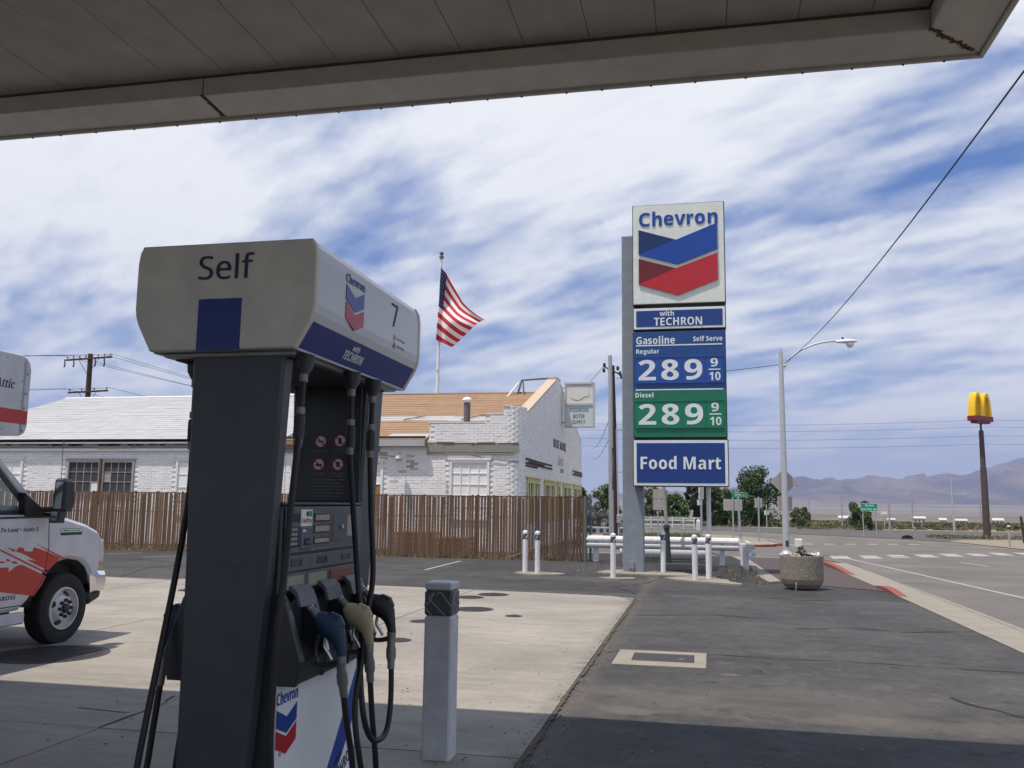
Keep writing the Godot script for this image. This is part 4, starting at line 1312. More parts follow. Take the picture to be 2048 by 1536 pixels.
# the two-chevron emblem, unit square mapped to w x h
func emblem(parent: Node, c: Vector3, right: Vector3, up: Vector3, w: float, h: float, depth: float, fold := true) -> void:
	var n := right.cross(up).normalized()
	var xf := Transform3D(Basis(right.normalized() * w, up.normalized() * h, n), c - right.normalized() * w * 0.5 + up.normalized() * h * 0.5)
	var f := func(pts: Array) -> PackedVector2Array:
		var q := PackedVector2Array()
		for p in pts: q.append(W((p[0] - 122.0) / 406.0, -(p[1] - 163.0) / 352.0))
		return q
	var shapes := [["blue_chevron_fold", [[122, 180], [318, 238], [165, 290], [122, 305]], M.logo_blue_dark, 0.7], ["blue_chevron", [[528, 163], [318, 238], [165, 290], [122, 305], [325, 362], [528, 292]], M.logo_blue, 1.0],
		["red_chevron_fold", [[122, 326], [316, 381], [160, 440], [122, 455]], M.logo_red_dark, 0.7], ["red_chevron", [[528, 312], [316, 381], [160, 440], [122, 455], [325, 515], [528, 443]], M.logo_red, 1.0]]
	if not fold:
		shapes = [["blue_chevron", [[122, 163], [325, 240], [528, 163], [528, 292], [325, 362], [122, 292]], M.logo_blue, 1.0], ["red_chevron", [[122, 312], [325, 385], [528, 312], [528, 443], [325, 515], [122, 443]], M.logo_red, 1.0]]
	for s in shapes:
		var b := B.new()
		b.prism(f.call(s[1]), xf, depth * float(s[3]), 0.0)
		part(s[0], b, s[2], parent)

func price_sign() -> void:
	var t := thing("fuel_price_sign", "tall blue white and green fuel price sign on a grey steel post", "sign", V(-1.53, 0, -21.2))
	var zb := -20.98; var zf := -20.58
	var b := B.new()
	b.span(V(-1.78, 0, -21.42), V(-1.30, 8.04, -20.985), 0.012)
	part("post", b, M.post_grey, t)
	b = B.new()
	b.tube(V(0.19, 0.0, -21.45), V(0.19, 6.0, -21.45), 0.052, 0.052, 14)
	part("support_pipe", b, M.bollard_white, t)
	var R3 := Vector3.RIGHT; var U3 := Vector3.UP
	var cab := func(called: String, x0: float, x1: float, y0: float, y1: float, face: Material, rim: float, rim_m: Material) -> Node:
		var q := B.new()
		q.span(V(x0, y0, zb), V(x1, y1, zf - 0.03), 0.01)
		var o := part(called, q, M.frame_dark, t)
		q = B.new()
		q.span(V(x0 + 0.02, y0 + 0.02, zf - 0.06), V(x1 - 0.02, y1 - 0.02, zf - 0.012), 0.006)
		part("face_surround", q, rim_m, o)
		q = B.new()
		q.span(V(x0 + rim, y0 + rim, zf - 0.05), V(x1 - rim, y1 - rim, zf - 0.004 if rim > 0.03 else zf), 0.004)
		part("face_panel", q, face, o)
		return o
	var top: Node = cab.call("logo_cabinet", -1.49, 0.655, 6.22, 8.66, M.sign_white, 0.025, M.sign_white)
	b = B.new()
	var x := -1.2
	while x < 0.6:
		b.tube(V(x, 8.66, -20.78), V(x + R(-0.02, 0.02), 8.76, -20.78 + R(-0.03, 0.03)), 0.004, 0.002, 4)
		x += 0.06
	part("bird_spikes", b, M.frame_dark, top)
	word(top, "Chevron", V(-0.415, 8.30, zf), R3, U3, 1.82, 0.355, M.logo_blue, 0.018)
	emblem(top, V(-0.43, 7.27, zf), R3, U3, 1.82, 1.70, 0.04)
	var tk: Node = cab.call("additive_cabinet", -1.485, 0.645, 5.62, 6.155, M.sign_blue, 0.075, M.sign_print)
	word(tk, "with", V(-0.70, 6.005, zf), R3, U3, 0.33, 0.125, M.sign_print, 0.006)
	word(tk, "TECHRON", V(-0.445, 5.81, zf), R3, U3, 1.10, 0.185, M.sign_print, 0.006)
	var pr: Node = cab.call("price_cabinet", -1.495, 0.63, 3.085, 5.59, M.sign_blue2, 0.02, M.frame_dark)
	b = B.new()
	b.span(V(-1.475, 3.105, zf - 0.03), V(0.61, 4.19, zf + 0.006), 0.003)
	part("diesel_panel", b, M.sign_green, pr)
	word(pr, "Gasoline", V(-0.965, 5.375, zf), R3, U3, 0.89, 0.19, M.sign_print, 0.005)
	word(pr, "Self Serve", V(0.225, 5.385, zf), R3, U3, 0.66, 0.12, M.sign_print, 0.005)
	word(pr, "Regular", V(-1.15, 5.095, zf), R3, U3, 0.53, 0.145, M.sign_print, 0.005)
	word(pr, "Diesel", V(-1.23, 4.085, zf + 0.006), R3, U3, 0.41, 0.115, M.sign_print, 0.005)
	b = B.new()
	b.span(V(-1.42, 5.235, zf - 0.002), V(0.55, 5.262, zf + 0.006))
	b.span(V(-1.43, 4.193, zf - 0.002), V(0.55, 4.22, zf + 0.010))
	part("divider_line", b, M.sign_print, pr)
	for k in [[4.365, 4.97, M.digit_blue, 0.0], [3.325, 3.945, M.digit_green, 0.006]]:
		var z: float = zf + float(k[3])
		var yc: float = (float(k[0]) + float(k[1])) / 2 + 0.0
		b = B.new()
		for y in [k[0], k[1]]: b.span(V(-1.44, float(y) - 0.012, z), V(0.555, float(y) + 0.012, z + 0.03))
		part("digit_rail", b, k[2], pr)
		for d in [["2", -1.165], ["8", -0.64], ["9", -0.11]]:
			b = B.new()
			b.span(V(float(d[1]) - 0.262, float(k[0]) + 0.014, z + 0.004), V(float(d[1]) + 0.262, float(k[1]) - 0.014, z + 0.014))
			var card := part("digit_card", b, k[2], pr)
			word(card, d[0], V(float(d[1]) + 0.0, yc, z + 0.014), R3, U3, 0.40, 0.48, M.sign_print, 0.004, bold, 0.0, "digit")
		b = B.new()
		b.span(V(0.165, float(k[0]) + 0.014, z + 0.004), V(0.55, float(k[1]) - 0.014, z + 0.012))
		var fr := part("digit_card", b, k[2], pr)
		word(fr, "9", V(0.36, yc + 0.155, z + 0.012), R3, U3, 0.165, 0.20, M.sign_print, 0.004, bold, 0.0, "digit")
		word(fr, "10", V(0.37, yc - 0.165, z + 0.012), R3, U3, 0.25, 0.19, M.sign_print, 0.004, bold, 0.0, "digit")
		b = B.new()
		b.span(V(0.235, yc - 0.02, z + 0.012), V(0.495, yc + 0.006, z + 0.017))
		part("fraction_bar", b, M.sign_print, fr)
	var fm: Node = cab.call("food_cabinet", -1.505, 0.645, 1.98, 3.06, M.sign_blue, 0.085, M.sign_print)
	word(fm, "Food Mart", V(-0.43, 2.525, zf), R3, U3, 1.80, 0.30, M.sign_print, 0.006)
	b = B.new()
	b.span(V(-1.63, 0.1, -20.985), V(-1.52, 0.26, -20.93), 0.005)
	b.tube(V(-1.56, 0.0, -20.95), V(-1.56, 0.2, -20.95), 0.02, 0.02, 8)
	part("junction_box", b, M.post_grey, t)

func slat_fence() -> void:
	var t := thing("slat_fence", "brown wooden slat fence woven into chain link before the white buildings", "fence", V(-15, 0, -24.7))
	var z := -24.7
	var x0 := -28.0; var x1 := -3.12
	var meshes := []
	for i in 5:
		var b := B.new()
		var h := 1.70 + 0.015 * i
		var w := 0.071 - 0.003 * (i % 3)
		var q := [V(-w / 2, 0, 0.005), V(0, 0, 0.010), V(w / 2, 0, 0.005)]
		# a slat a little cupped, its top worn
		for k in 2:
			var a: Vector3 = q[k]; var c: Vector3 = q[k + 1]
			b.quad(a, c, c + V(0.002, h - 0.01 * k, 0), a + V(0.002, h - 0.006 * (1 - k) * i, 0))
		b.quad(V(w / 2, 0, -0.004), V(-w / 2, 0, -0.004), V(-w / 2, h, -0.004), V(w / 2, h, -0.004))
		b.quad(V(-w / 2, 0, -0.004), q[0], q[0] + V(0, h, 0), V(-w / 2, h, -0.004))
		b.quad(q[2], V(w / 2, 0, -0.004), V(w / 2, h, -0.004), q[2] + V(0, h, 0))
		b.quad(V(-w / 2, h, -0.004), q[0] + V(0, h, 0), q[2] + V(0, h, 0), V(w / 2, h, -0.004))
		meshes.append(b.mesh())
	var x := x1 - 0.06
	var n := 0
	while x > x0 and n < 300:
		var m: Material = M["slat_%d" % [0, 1, 0, 3, 4, 5, 2, 0, 3, 1][rng.randi() % 10]]
		if x > -5.2 and rng.randf() < 0.4: m = M.slat_5
		var q := Basis(Vector3.BACK, R(-0.012, 0.012)) * Basis(Vector3.UP, R(-0.22, 0.22))
		shared("slat", meshes[rng.randi() % 5], m, t, Transform3D(q, V(x, 0.03 + R(-0.02, 0.02), z + R(-0.008, 0.008))))
		x -= 0.0835 + R(-0.008, 0.008)
		n += 1
	var b := B.new()
	x = x0
	while x <= x1 + 0.1:
		b = B.new()
		b.tube(V(x, 0, z - 0.05), V(x, 1.80, z - 0.05), 0.03, 0.03, 8)
		part("post", b, M.dark_wood, t)
		x += 3.11
	b = B.new()
	b.tube(V(x1, 0, z + 0.0), V(x1, 1.78, z + 0.0), 0.045, 0.045, 10)
	b.tube(V(x1 + 0.12, 0, z - 0.15), V(x1 + 0.12, 1.75, z - 0.15), 0.03, 0.03, 10)
	part("end_post", b, tex3(mat("post_green", Color(0.12, 0.16, 0.15), 0.6), M.t.soft, 2.0), t)
	b = B.new()
	b.tube(V(x0, 1.755, z - 0.02), V(x1, 1.755, z - 0.02), 0.018, 0.018, 6)
	part("top_rail", b, M.rust, t)
	b = B.new()  # the wire diamonds
	x = x0
	while x < x1:
		for s in [-1.0, 1.0]:
			var h := 1.7
			var xa := x; var xb := clampf(x + s * h * 0.6, x0, x1)
			var f := absf(xb - xa) / (h * 0.6)
			if f > 0.02:
				b.ring_path([V(xa, 0.03, z + 0.018), V(xb, 0.03 + h * f, z + 0.018)], [0.0016, 0.0016], 3, false)
		x += 0.075
	stuff(part("chain_link_wire", b, M.galvanised, t))
	# dry weeds caught along the foot of the fence
	b = B.new()
	for i in 5200:
		var px := R(-27.5, -3.2)
		var dense := 1.0 if px > -9.5 and px < -6.0 else 0.75
		if rng.randf() > dense: continue
		var back := rng.randf() < 0.6
		var h := R(0.08, 0.5) * (1.0 if back else 0.45)
		var p := V(px, 0, z - R(0.05, 0.35) if back else z + R(0.03, 0.14))
		var l := V(R(-0.12, 0.12), h, R(-0.08, 0.08))
		var s := V(R(-1, 1), 0, R(-1, 1)).normalized() * R(0.004, 0.012)
		var g := R(0.6, 1.2)
		b.tint = Color(0.26 * g, 0.19 * g, 0.10 * g) if rng.randf() < 0.85 else Color(0.12 * g, 0.13 * g, 0.05 * g)
		b.flat(p - s, p + s, p + l)
	var weeds := solo("dry_weeds", b, M.dry_weed, "dry straw coloured weeds along the foot of the slat fence", "weeds")
	stuff(weeds)
	# a fallen branch and creeper stems against the boards
	b = B.new()
	b.tint = Color(0.30, 0.24, 0.16)
	b.ring_path([V(-5.35, 0.05, z + 0.10), V(-4.8, 0.22, z + 0.08), V(-4.45, 0.42, z + 0.06), V(-4.2, 0.55, z + 0.05)], [0.010, 0.009, 0.007, 0.004], 5)
	b.ring_path([V(-4.8, 0.22, z + 0.08), V(-4.55, 0.25, z + 0.07)], [0.008, 0.004], 4)
	solo("fallen_branch", b, M.dry_weed, "thin bare branch leaning on the slat fence near its end post", "branch")
	b = B.new()
	for i in 9:
		var px := -14.35 + R(-0.2, 0.2)
		b.ring_path([V(px, 0, z + 0.08), V(px + R(-0.15, 0.2), R(0.15, 0.25), z + 0.1), V(px + R(-0.3, 0.35), R(0.3, 0.7), z + 0.08)], [0.014, 0.01, 0.004], 4)
	solo("bare_shrub", b, M.sign_back, "leafless pale shrub growing at the foot of the slat fence", "shrub")
	# pallets seen through the gaps
	for k in [[-8.35, 0.75, "stack of orange brown pallets just behind the slat fence"], [-7.3, 0.55, "lower heap of dull pallets behind the slat fence"]]:
		var p := local_thing("pallet_stack", k[2], "pallets", V(k[0], 0, -25.9))
		var y := 0.05
		while y < float(k[1]):
			for j in 3:
				b = B.new()
				b.box(V(0, y, -0.45 + 0.45 * j), V(1.15, 0.09, 0.1))
				part("bearer", b, M.pallet_wood, p)
			for j in 5:
				b = B.new()
				b.box(V(0, y + 0.056, -0.5 + 0.25 * j), V(1.2, 0.02, 0.12))
				part("plank", b, M.pallet_wood, p)
			y += 0.14

func round_bollard() -> Node3D:
	var t := local_thing("round_bollard", "", "bollard", Vector3.ZERO, 0.0, "round white bollards round the price sign")
	var b := B.new()
	b.lathe([W(0.058, 0.0), W(0.058, 0.74)], 18)
	part("pipe", b, M.bollard_white, t)
	b = B.new()
	b.lathe([W(0.0585, 0.74), W(0.0595, 0.742), W(0.0595, 0.86), W(0.058, 0.862)], 18)
	var band := part("reflective_band", b, M.slate_print, t)
	b = B.new()
	for k in 3:
		var pts := []
		for i in 7:
			var a := TAU * (k / 3.0) + i * 0.16 + 0.6
			pts.append(V(cos(a) * 0.0605, 0.76 + i * 0.0135, -sin(a) * 0.0605))
		b.ring_path(pts, [0.006, 0.006, 0.006, 0.006, 0.006, 0.006, 0.006], 4)
	part("white_stripe", b, M.print_white, band)
	b = B.new()
	b.lathe([W(0.058, 0.86), W(0.0585, 0.90), W(0.045, 0.928), W(0.02, 0.94), W(0, 0.942)], 18)
	part("domed_cap", b, M.bollard_white, t)
	return t

func pad(pts: Array, y: float, cx: Vector2) -> void:
	var b := B.new()
	var q := PackedVector2Array()
	for p in B.curve(pts.map(func(v: Vector2) -> Vector3: return V(v.x, 0, v.y)) + [V(pts[0].x, 0, pts[0].y)], 4): q.append(W(p.x + R(-0.02, 0.02), p.z + R(-0.02, 0.02)))
	q.remove_at(q.size() - 1)
	b.prism(q, Transform3D(Basis(Vector3.RIGHT, Vector3.FORWARD, Vector3.UP), V(0, -0.02, 0)) if false else Transform3D(Basis(Vector3.RIGHT, Vector3.BACK, Vector3.DOWN), V(0, y, 0)), y + 0.02, 0.0)
	struct("footing_pavement", b, M.concrete)

func street_edge() -> void:
	pad([W(-4.1, -19.75), W(-3.6, -19.3), W(-2.95, -19.65), W(-3.2, -20.0), W(-3.9, -20.15)], 0.035, W(0, 0))
	pad([W(-2.35, -20.7), W(-2.1, -20.45), W(-1.0, -20.25), W(-0.2, -20.3), W(-0.3, -20.9), W(-1.0, -21.8), W(-2.0, -21.5)], 0.03, W(0, 0))
	pad([W(-2.15, -19.2), W(-1.8, -18.85), W(-1.35, -19.1), W(-1.55, -19.35)], 0.032, W(0, 0))
	pad([W(-0.75, -19.5), W(-0.35, -18.95), W(0.15, -18.7), W(0.7, -18.35), W(0.78, -18.55), W(0.55, -19.1), W(0.5, -19.75), W(-0.1, -20.15)], 0.034, W(0, 0))
	var p := round_bollard()
	var spots := [[-3.88, -19.92, "round white bollard at the far left, left one of its pair before the slat fence"], [-3.54, -19.60, "round white bollard, right one of its pair before the slat fence"], [-1.83, -19.13, "round white bollard just left of the grey price sign post"],
		[-0.86, -21.05, "round white bollard beside the leaning dark pole behind the price sign"], [-0.13, -19.12, "round white bollard right of the sign, left one of the close pair"], [0.15, -19.61, "round white bollard under the thin white pipe, right one of the close pair"]]
	for i in spots.size():
		var s: Array = spots[i]
		var o := p if i == 0 else copy(p, Vector3.ZERO, 0, "")
		o.position = V(s[0], 0.02, s[1])
		o.rotation.y = [0.3, 1.4, 0.2, 2.0, 0.9, 0.5][i]
		o.rotation.z = [0.004, 0.01, -0.006, 0.0, 0.008, 0.0][i]
		o.set_meta("label", s[2])
	# W-beam guard rail
	var w := PackedVector2Array()
	var prof := [[0, 0.0], [0.03, 0.06], [0.08, 0.085], [0.12, 0.085], [0.155, 0.02], [0.185, 0.02], [0.22, 0.085], [0.26, 0.085], [0.31, 0.06], [0.34, 0.0]]
	for k in prof: w.append(W(k[1], k[0]))
	for i in range(prof.size() - 1, -1, -1): w.append(W(float(prof[i][1]) - 0.012, prof[i][0]))
	var t := thing("guard_rail", "long white two-ridged steel guard rail behind the price sign", "guard rail", V(-1.1, 0, -24.75))
	var b := B.new()
	b.prism(w, Transform3D(Basis(Vector3.BACK, Vector3.UP, Vector3.LEFT), V(0.98, 0.37, -24.75)), 4.1)
	part("beam", b, M.bollard_white, t)
	for x in [-2.85, -2.05, -0.95, 0.55]:
		b = B.new()
		b.span(V(x - 0.07, 0, -24.95), V(x + 0.07, 0.62, -24.78), 0.01)
		part("post", b, M.bollard_white, t)
	b = B.new()
	for x in [-2.85, -2.05, -0.95, 0.55]: b.tube(V(x, 0.54, -24.73), V(x, 0.54, -24.69), 0.02, 0.02, 6)
	part("bolt", b, M.galvanised, t)
	t = thing("guard_rail_end", "short pale guard rail end with flared lip beside the pavement", "guard rail", V(1.15, 0, -23.2))
	b = B.new()
	var w2 := PackedVector2Array()
	for k in w: w2.append(W(k.x * 1.6, k.y))
	b.prism(w2, Transform3D(Basis(Vector3.RIGHT, Vector3.UP, Vector3.BACK), V(1.14, 0.33, -24.4)), 2.25)
	part("beam", b, M.bollard_white, t)
	for z in [-22.5, -24.0]:
		b = B.new()
		b.span(V(0.99, 0, z - 0.08), V(1.125, 0.6, z + 0.08), 0.01)
		part("post", b, M.bollard_white, t)
	# white tank lying behind the rail
	t = thing("white_tank", "smooth white cylinder tank lying on the ground behind the guard rail", "tank", V(-0.9, 0, -25.6))
	b = B.new()
	b.lathe([W(0, -1.25), W(0.12, -1.22), W(0.2, -1.1), W(0.215, -0.95), W(0.215, 1.02), W(0.20, 1.14), W(0.12, 1.24), W(0, 1.27)], 22, Transform3D(Basis(Vector3.BACK, PI / 2), V(-1.0, 0.26, -25.6)))
	part("shell", b, M.bollard_white, t)
	for x in [-1.8, -0.2]:
		b = B.new()
		b.span(V(x - 0.06, 0, -25.75), V(x + 0.06, 0.12, -25.45), 0.01)
		part("foot", b, M.concrete, t)
	b = B.new()
	b.tube(V(0.26, 0.28, -25.6), V(0.5, 0.22, -25.5), 0.02, 0.02, 8)
	part("valve_pipe", b, M.faded_print, t)
	# concrete wheel stops
	t = thing("wheel_stop", "low pale concrete wheel stop lying behind the bollards", "wheel stop", V(-0.2, 0, -22.4))
	b = B.new()
	b.box(V(-0.47, 0.07, -22.45), V(0.95, 0.16, 0.2), Basis(Vector3.UP, 0.03), 0.02)
	part("block", b, M.concrete, t)
	b = B.new()
	b.box(V(0.50, 0.065, -22.47), V(0.95, 0.15, 0.2), Basis(Vector3.UP, -0.02), 0.02)
	part("block", b, M.concrete, t)
	# a low bank of dark rubble and dry grass by the pavement
	b = B.new()
	var nb := noise(2.4, 91, 3)
	var g := []
	for j in 15:
		var row := []
		for i in 21:
			var u := i / 20.0; var v := j / 14.0
			var x := lerpf(0.15, 1.28, u); var z := lerpf(-21.9, -19.1, v)
			var h := 0.26 * sin(PI * u) * sin(PI * clampf(v * 1.05, 0, 1)) * (0.75 + 0.6 * nb.get_noise_2d(x * 2, z * 2))
			row.append(V(x + 0.25 * (v - 0.5) * (1 - u), maxf(0.0, h) - 0.004, z))
		g.append(row)
	for j in 14:
		for i in 20: b.quad(g[j + 1][i], g[j + 1][i + 1], g[j][i + 1], g[j][i])
	struct("rubble_ground", b, M.dark_patch)
	b = B.new()
	for i in 2600:
		var px := R(-2.9, 1.35); var pz := R(-24.5, -18.7)
		if px < 0.2 and rng.randf() < 0.7 or (pz > -19.2 and px < 0.4): continue
		var h := R(0.02, 0.09)
		var base := 0.2 * sin(PI * clampf((px - 0.15) / 1.13, 0, 1)) * sin(PI * clampf((pz + 21.9) / 2.8, 0, 1)) if px > 0.15 and pz > -21.9 else 0.0
		var s := V(R(-1, 1), 0, R(-1, 1)).normalized() * R(0.004, 0.01)
		var k := R(0.5, 1.2)
		b.tint = Color(0.22 * k, 0.18 * k, 0.10 * k)
		b.flat(V(px, base, pz) - s, V(px, base, pz) + s, V(px + R(-0.05, 0.05), base + h, pz + R(-0.05, 0.05)))
	var gr := solo("dry_grass", b, M.dry_weed, "sparse dry grass on the dark rubble below the price sign", "grass")
	stuff(gr)

func crossarm(parent: Node, c: Vector3, dir: Vector3, w: float, knobs: int, called := "crossarm") -> Node:
	var b := B.new()
	var q := Basis(dir, Vector3.UP, dir.cross(Vector3.UP))
	b.box(c, V(w, 0.13, 0.12), q, 0.01)
	var arm := part(called, b, M.pole_wood, parent)
	b = B.new()
	b.tube(c + dir * w * 0.22 - V(0, 0.05, 0), c - V(0, w * 0.26, 0), 0.02, 0.02, 5)
	b.tube(c - dir * w * 0.22 - V(0, 0.05, 0), c - V(0, w * 0.26, 0), 0.02, 0.02, 5)
	part("brace", b, M.pole_wood, arm)
	for i in knobs:
		b = B.new()
		b.lathe([W(0.02, 0.0), W(0.02, 0.08), W(0.055, 0.1), W(0.06, 0.15), W(0.035, 0.17), W(0.045, 0.21), W(0, 0.23)], 8, Transform3D(Basis(), c + dir * w * (float(i) / maxf(1, knobs - 1) - 0.5) * 0.94 + V(0, 0.06, 0)))
		part("insulator", b, M.insulator, arm)
	return arm

func wire(called: String, pts: Array, r: float, label: String, group := "") -> void:
	var b := B.new()
	var q := []
	for i in pts.size() - 1:
		for k in 10: q.append((pts[i] as Vector3).lerp(pts[i + 1], k / 10.0) - V(0, float((pts[i] as Vector3).distance_to(pts[i + 1])) * 0.05 * (k / 10.0) * (1 - k / 10.0), 0))
	q.append(pts[-1])
	var rr := []
	rr.resize(q.size()); rr.fill(r)
	b.ring_path(q, rr, 4)
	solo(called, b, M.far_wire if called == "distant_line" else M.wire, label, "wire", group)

func poles_and_wires() -> void:
	# tall pole with two crossarms behind the white roof
	var t := thing("utility_pole", "brown wooden utility pole with two crossarms above the white roof", "utility pole", V(-46.3, -0.05, -60))
	var b := B.new()
	b.tube(V(-46.3, -0.1, -60), V(-46.46, 12.75, -60), 0.26, 0.19, 10)
	part("shaft", b, M.pole_wood, t)
	crossarm(t, V(-46.44, 12.35, -59.8), V(0.98, 0, 0.2).normalized(), 4.9, 8)
	crossarm(t, V(-46.30, 9.75, -59.8), V(0.98, 0, 0.2).normalized(), 4.2, 4)
	b = B.new()
	for k in [-2.1, -1.3, 0.6, 1.4]:
		b.ring_path([V(-46.4 + k, 12.3, -59.7), V(-46.4 + k + 0.1, 11.9, -59.65), V(-46.4 + k, 11.7, -59.7)], [0.05, 0.05, 0.06], 6)
	part("hanging_insulator", b, M.insulator, t)
	for i in 4:
		var k: float = [-2.3, -1.5, 1.5, 2.3][i]
		wire("power_line", [V(-95, 13.5 - 0.6 * i, -40), V(-46.4 + k, 12.6, -59.7), V(-16, 6.4 - 0.35 * i, -72)], 0.014, ["power line on the leftmost end of the wooden pole's upper crossarm", "power line second from the left on the upper crossarm", "power line second from the right on the upper crossarm", "power line on the rightmost end of the upper crossarm"][i], "lines on the upper crossarm")
	for i in 2:
		var k: float = [-2.0, 2.0][i]
		wire("power_line", [V(-95, 9.5 - 0.5 * i, -40), V(-46.3 + k, 10.0, -59.7), V(-16, 5.0 - 0.3 * i, -72)], 0.014, ["power line on the left end of the lower crossarm", "power line on the right end of the lower crossarm"][i], "lines on the lower crossarm")
	# wooden pole and steel pole side by side beyond the guard rail
	t = thing("utility_pole", "reddish brown wooden utility pole close behind a grey steel pole", "utility pole", V(-3.05, -0.05, -33.0))
	b = B.new()
	b.tube(V(-3.02, -0.05, -33.0), V(-3.18, 6.75, -33.0), 0.135, 0.10, 12)
	part("shaft", b, M.pole_wood, t)
	b = B.new()
	for k in [[-0.28, 6.75], [-0.30, 6.55], [0.22, 6.62], [0.30, 6.42], [0.36, 6.30]]:
		b.lathe([W(0, 0.1), W(0.05, 0.08), W(0.06, 0.0), W(0.045, -0.06), W(0, -0.08)], 8, Transform3D(Basis(), V(-3.17 + k[0], k[1], -32.9)))
	part("insulator", b, M.insulator, t)
	b = B.new()
	b.tube(V(-3.5, 6.72, -32.9), V(-2.78, 6.35, -32.9), 0.03, 0.03, 6)
	part("spar", b, M.dark_wood, t)
	b = B.new()
	b.tube(V(-2.93, 0.1, -32.86), V(-3.0, 4.3, -32.86), 0.03, 0.03, 8)
	b.span(V(-3.02, 4.28, -32.9), V(-2.0, 4.34, -32.84)); b.span(V(-2.95, 2.72, -32.9), V(-2.2, 2.77, -32.84))
	part("riser_conduit", b, M.silver_paint, t)
	b = B.new()
	b.span(V(-3.0, 0.9, -32.86), V(-2.84, 1.2, -32.78), 0.01)
	part("meter_box", b, M.galvanised, t)
	t = thing("steel_pole", "tall plain grey steel pole in front of the reddish wooden one", "pole", V(-3.12, -0.05, -32.2))
	b = B.new()
	b.tube(V(-3.13, -0.05, -32.2), V(-3.17, 7.0, -32.2), 0.095, 0.075, 14)
	part("shaft", b, M.galvanised, t)
	b = B.new()
	b.ring_path([V(-3.06, 2.1, -32.12), V(-3.02, 3.2, -32.1), V(-3.07, 3.6, -32.12)], [0.025, 0.03, 0.03], 6)
	part("cable_loop", b, M.wire, t)
	wire("service_line", [V(-3.45, 6.75, -32.9), V(-14.0, 8.2, -75)], 0.012, "service wire leaving the reddish pole to the left past the hanging shop sign")
	for i in 2:
		wire("service_line", [V(-9, 6.4 - 0.8 * i, -75), V(-3.2, 4.95 - 0.75 * i, -33.0)], 0.012, ["upper slack wire running from behind the shop to the reddish pole", "lower slack wire running from behind the shop to the reddish pole"][i])
	# the leaning pole behind the sign
	t = thing("leaning_pole", "leaning grey pole in a dark green sleeve with small sign plates behind the price sign", "pole", V(-0.9, 0, -24.1))
	b = B.new()
	b.tube(V(-0.88, 0.95, -24.1), V(-1.05, 3.6, -24.1), 0.05, 0.045, 10)
	part("shaft", b, M.sign_back, t)
	b = B.new()
	b.lathe([W(0.11, 0.0), W(0.075, 0.04), W(0.07, 0.95), W(0.085, 0.96), W(0.085, 1.04), W(0.05, 1.06)], 12, Transform3D(Basis(Vector3.BACK, 0.045), V(-0.84, 0, -24.1)))
	part("sleeve", b, mat("sleeve_green", Color(0.035, 0.045, 0.04), 0.6), t)
	t = thing("sign_back_plate", "two small pale sign backs on a thin stake beside the leaning dark pole", "sign", V(-1.3, 0, -26.5))
	b = B.new()
	b.tube(V(-1.22, 0, -26.5), V(-1.22, 1.95, -26.5), 0.02, 0.02, 6)
	part("stake", b, M.galvanised, t)
	for k in [[1.42, 1.72], [1.74, 2.02]]:
		b = B.new()
		b.span(V(-1.36, k[0], -26.48), V(-0.98, k[1], -26.465), 0.003)
		part("plate", b, M.sign_back, t)
	# street lamp
	var z := -30.0
	t = thing("street_lamp", "silver street lamp with curved arm beside the concrete planter", "street lamp", V(2.67, 0, z))
	b = B.new()
	b.tube(V(2.67, 0.06, z), V(2.67, 6.62, z), 0.115, 0.068, 16)
	part("pole", b, M.silver_paint, t)
	b = B.new()
	b.box(V(2.67, 0.04, z), V(0.44, 0.07, 0.44), Basis(), 0.01)
	b.lathe([W(0.19, 0.07), W(0.16, 0.11), W(0.13, 0.16), W(0.118, 0.2)], 14, Transform3D(Basis(), V(2.67, 0, z)))
	part("base_plate", b, M.silver_paint, t)
	b = B.new()
	b.box(V(2.69, 0.40, z + 0.105), V(0.10, 0.20, 0.03), Basis(), 0.012)
	part("hand_hole", b, M.interior, t)
	b = B.new()
	b.hose([V(2.72, 6.18, z), V(2.95, 6.40, z), V(3.3, 6.66, z), V(3.75, 6.85, z), V(4.2, 6.93, z), V(4.45, 6.93, z)], 0.03, 8, 5)
	b.tube(V(2.60, 6.16, z), V(2.80, 6.16, z), 0.05, 0.05, 8)
	b.tube(V(2.70, 5.95, z + 0.02), V(3.0, 6.42, z), 0.012, 0.012, 5)
	part("arm", b, M.silver_paint, t)
	b = B.new()
	b.lathe([W(0, 0.06), W(0.03, 0.05), W(0.03, -0.02), W(0.045, -0.02), W(0.045, -0.1)], 8, Transform3D(Basis(), V(2.67, 6.68, z)))
	part("top_cap", b, M.silver_paint, t)
	b = B.new()
	var sect := [[4.40, 0.05, 0.045], [4.50, 0.08, 0.07], [4.65, 0.12, 0.09], [4.85, 0.15, 0.09], [5.0, 0.11, 0.06], [5.06, 0.04, 0.03]]
	var last := []
	for s in sect:
		var now := []
		for k in 14:
			var a := TAU * k / 14
			now.append(V(s[0], 6.91 + sin(a) * float(s[2]) * (0.95 if sin(a) > 0 else 0.55), z + cos(a) * float(s[1])))
		if last: for k in 14: b.quad(last[k], last[(k + 1) % 14], now[(k + 1) % 14], now[k])
		last = now
	b.poly(last, V(4.5, 6.9, z))
	var head := part("lamp_head", b, M.bollard_white, t)
	b = B.new()
	b.lathe([W(0.13, 0.0), W(0.125, -0.06), W(0.09, -0.13), W(0.03, -0.16), W(0, -0.165)], 14, Transform3D(Basis(), V(4.84, 6.87, z)))
	part("refractor", b, M.sign_print, head)
	b = B.new()
	b.tube(V(4.62, 6.98, z), V(4.62, 7.06, z), 0.035, 0.03, 8)
	part("photocell", b, M.black_plastic, head)
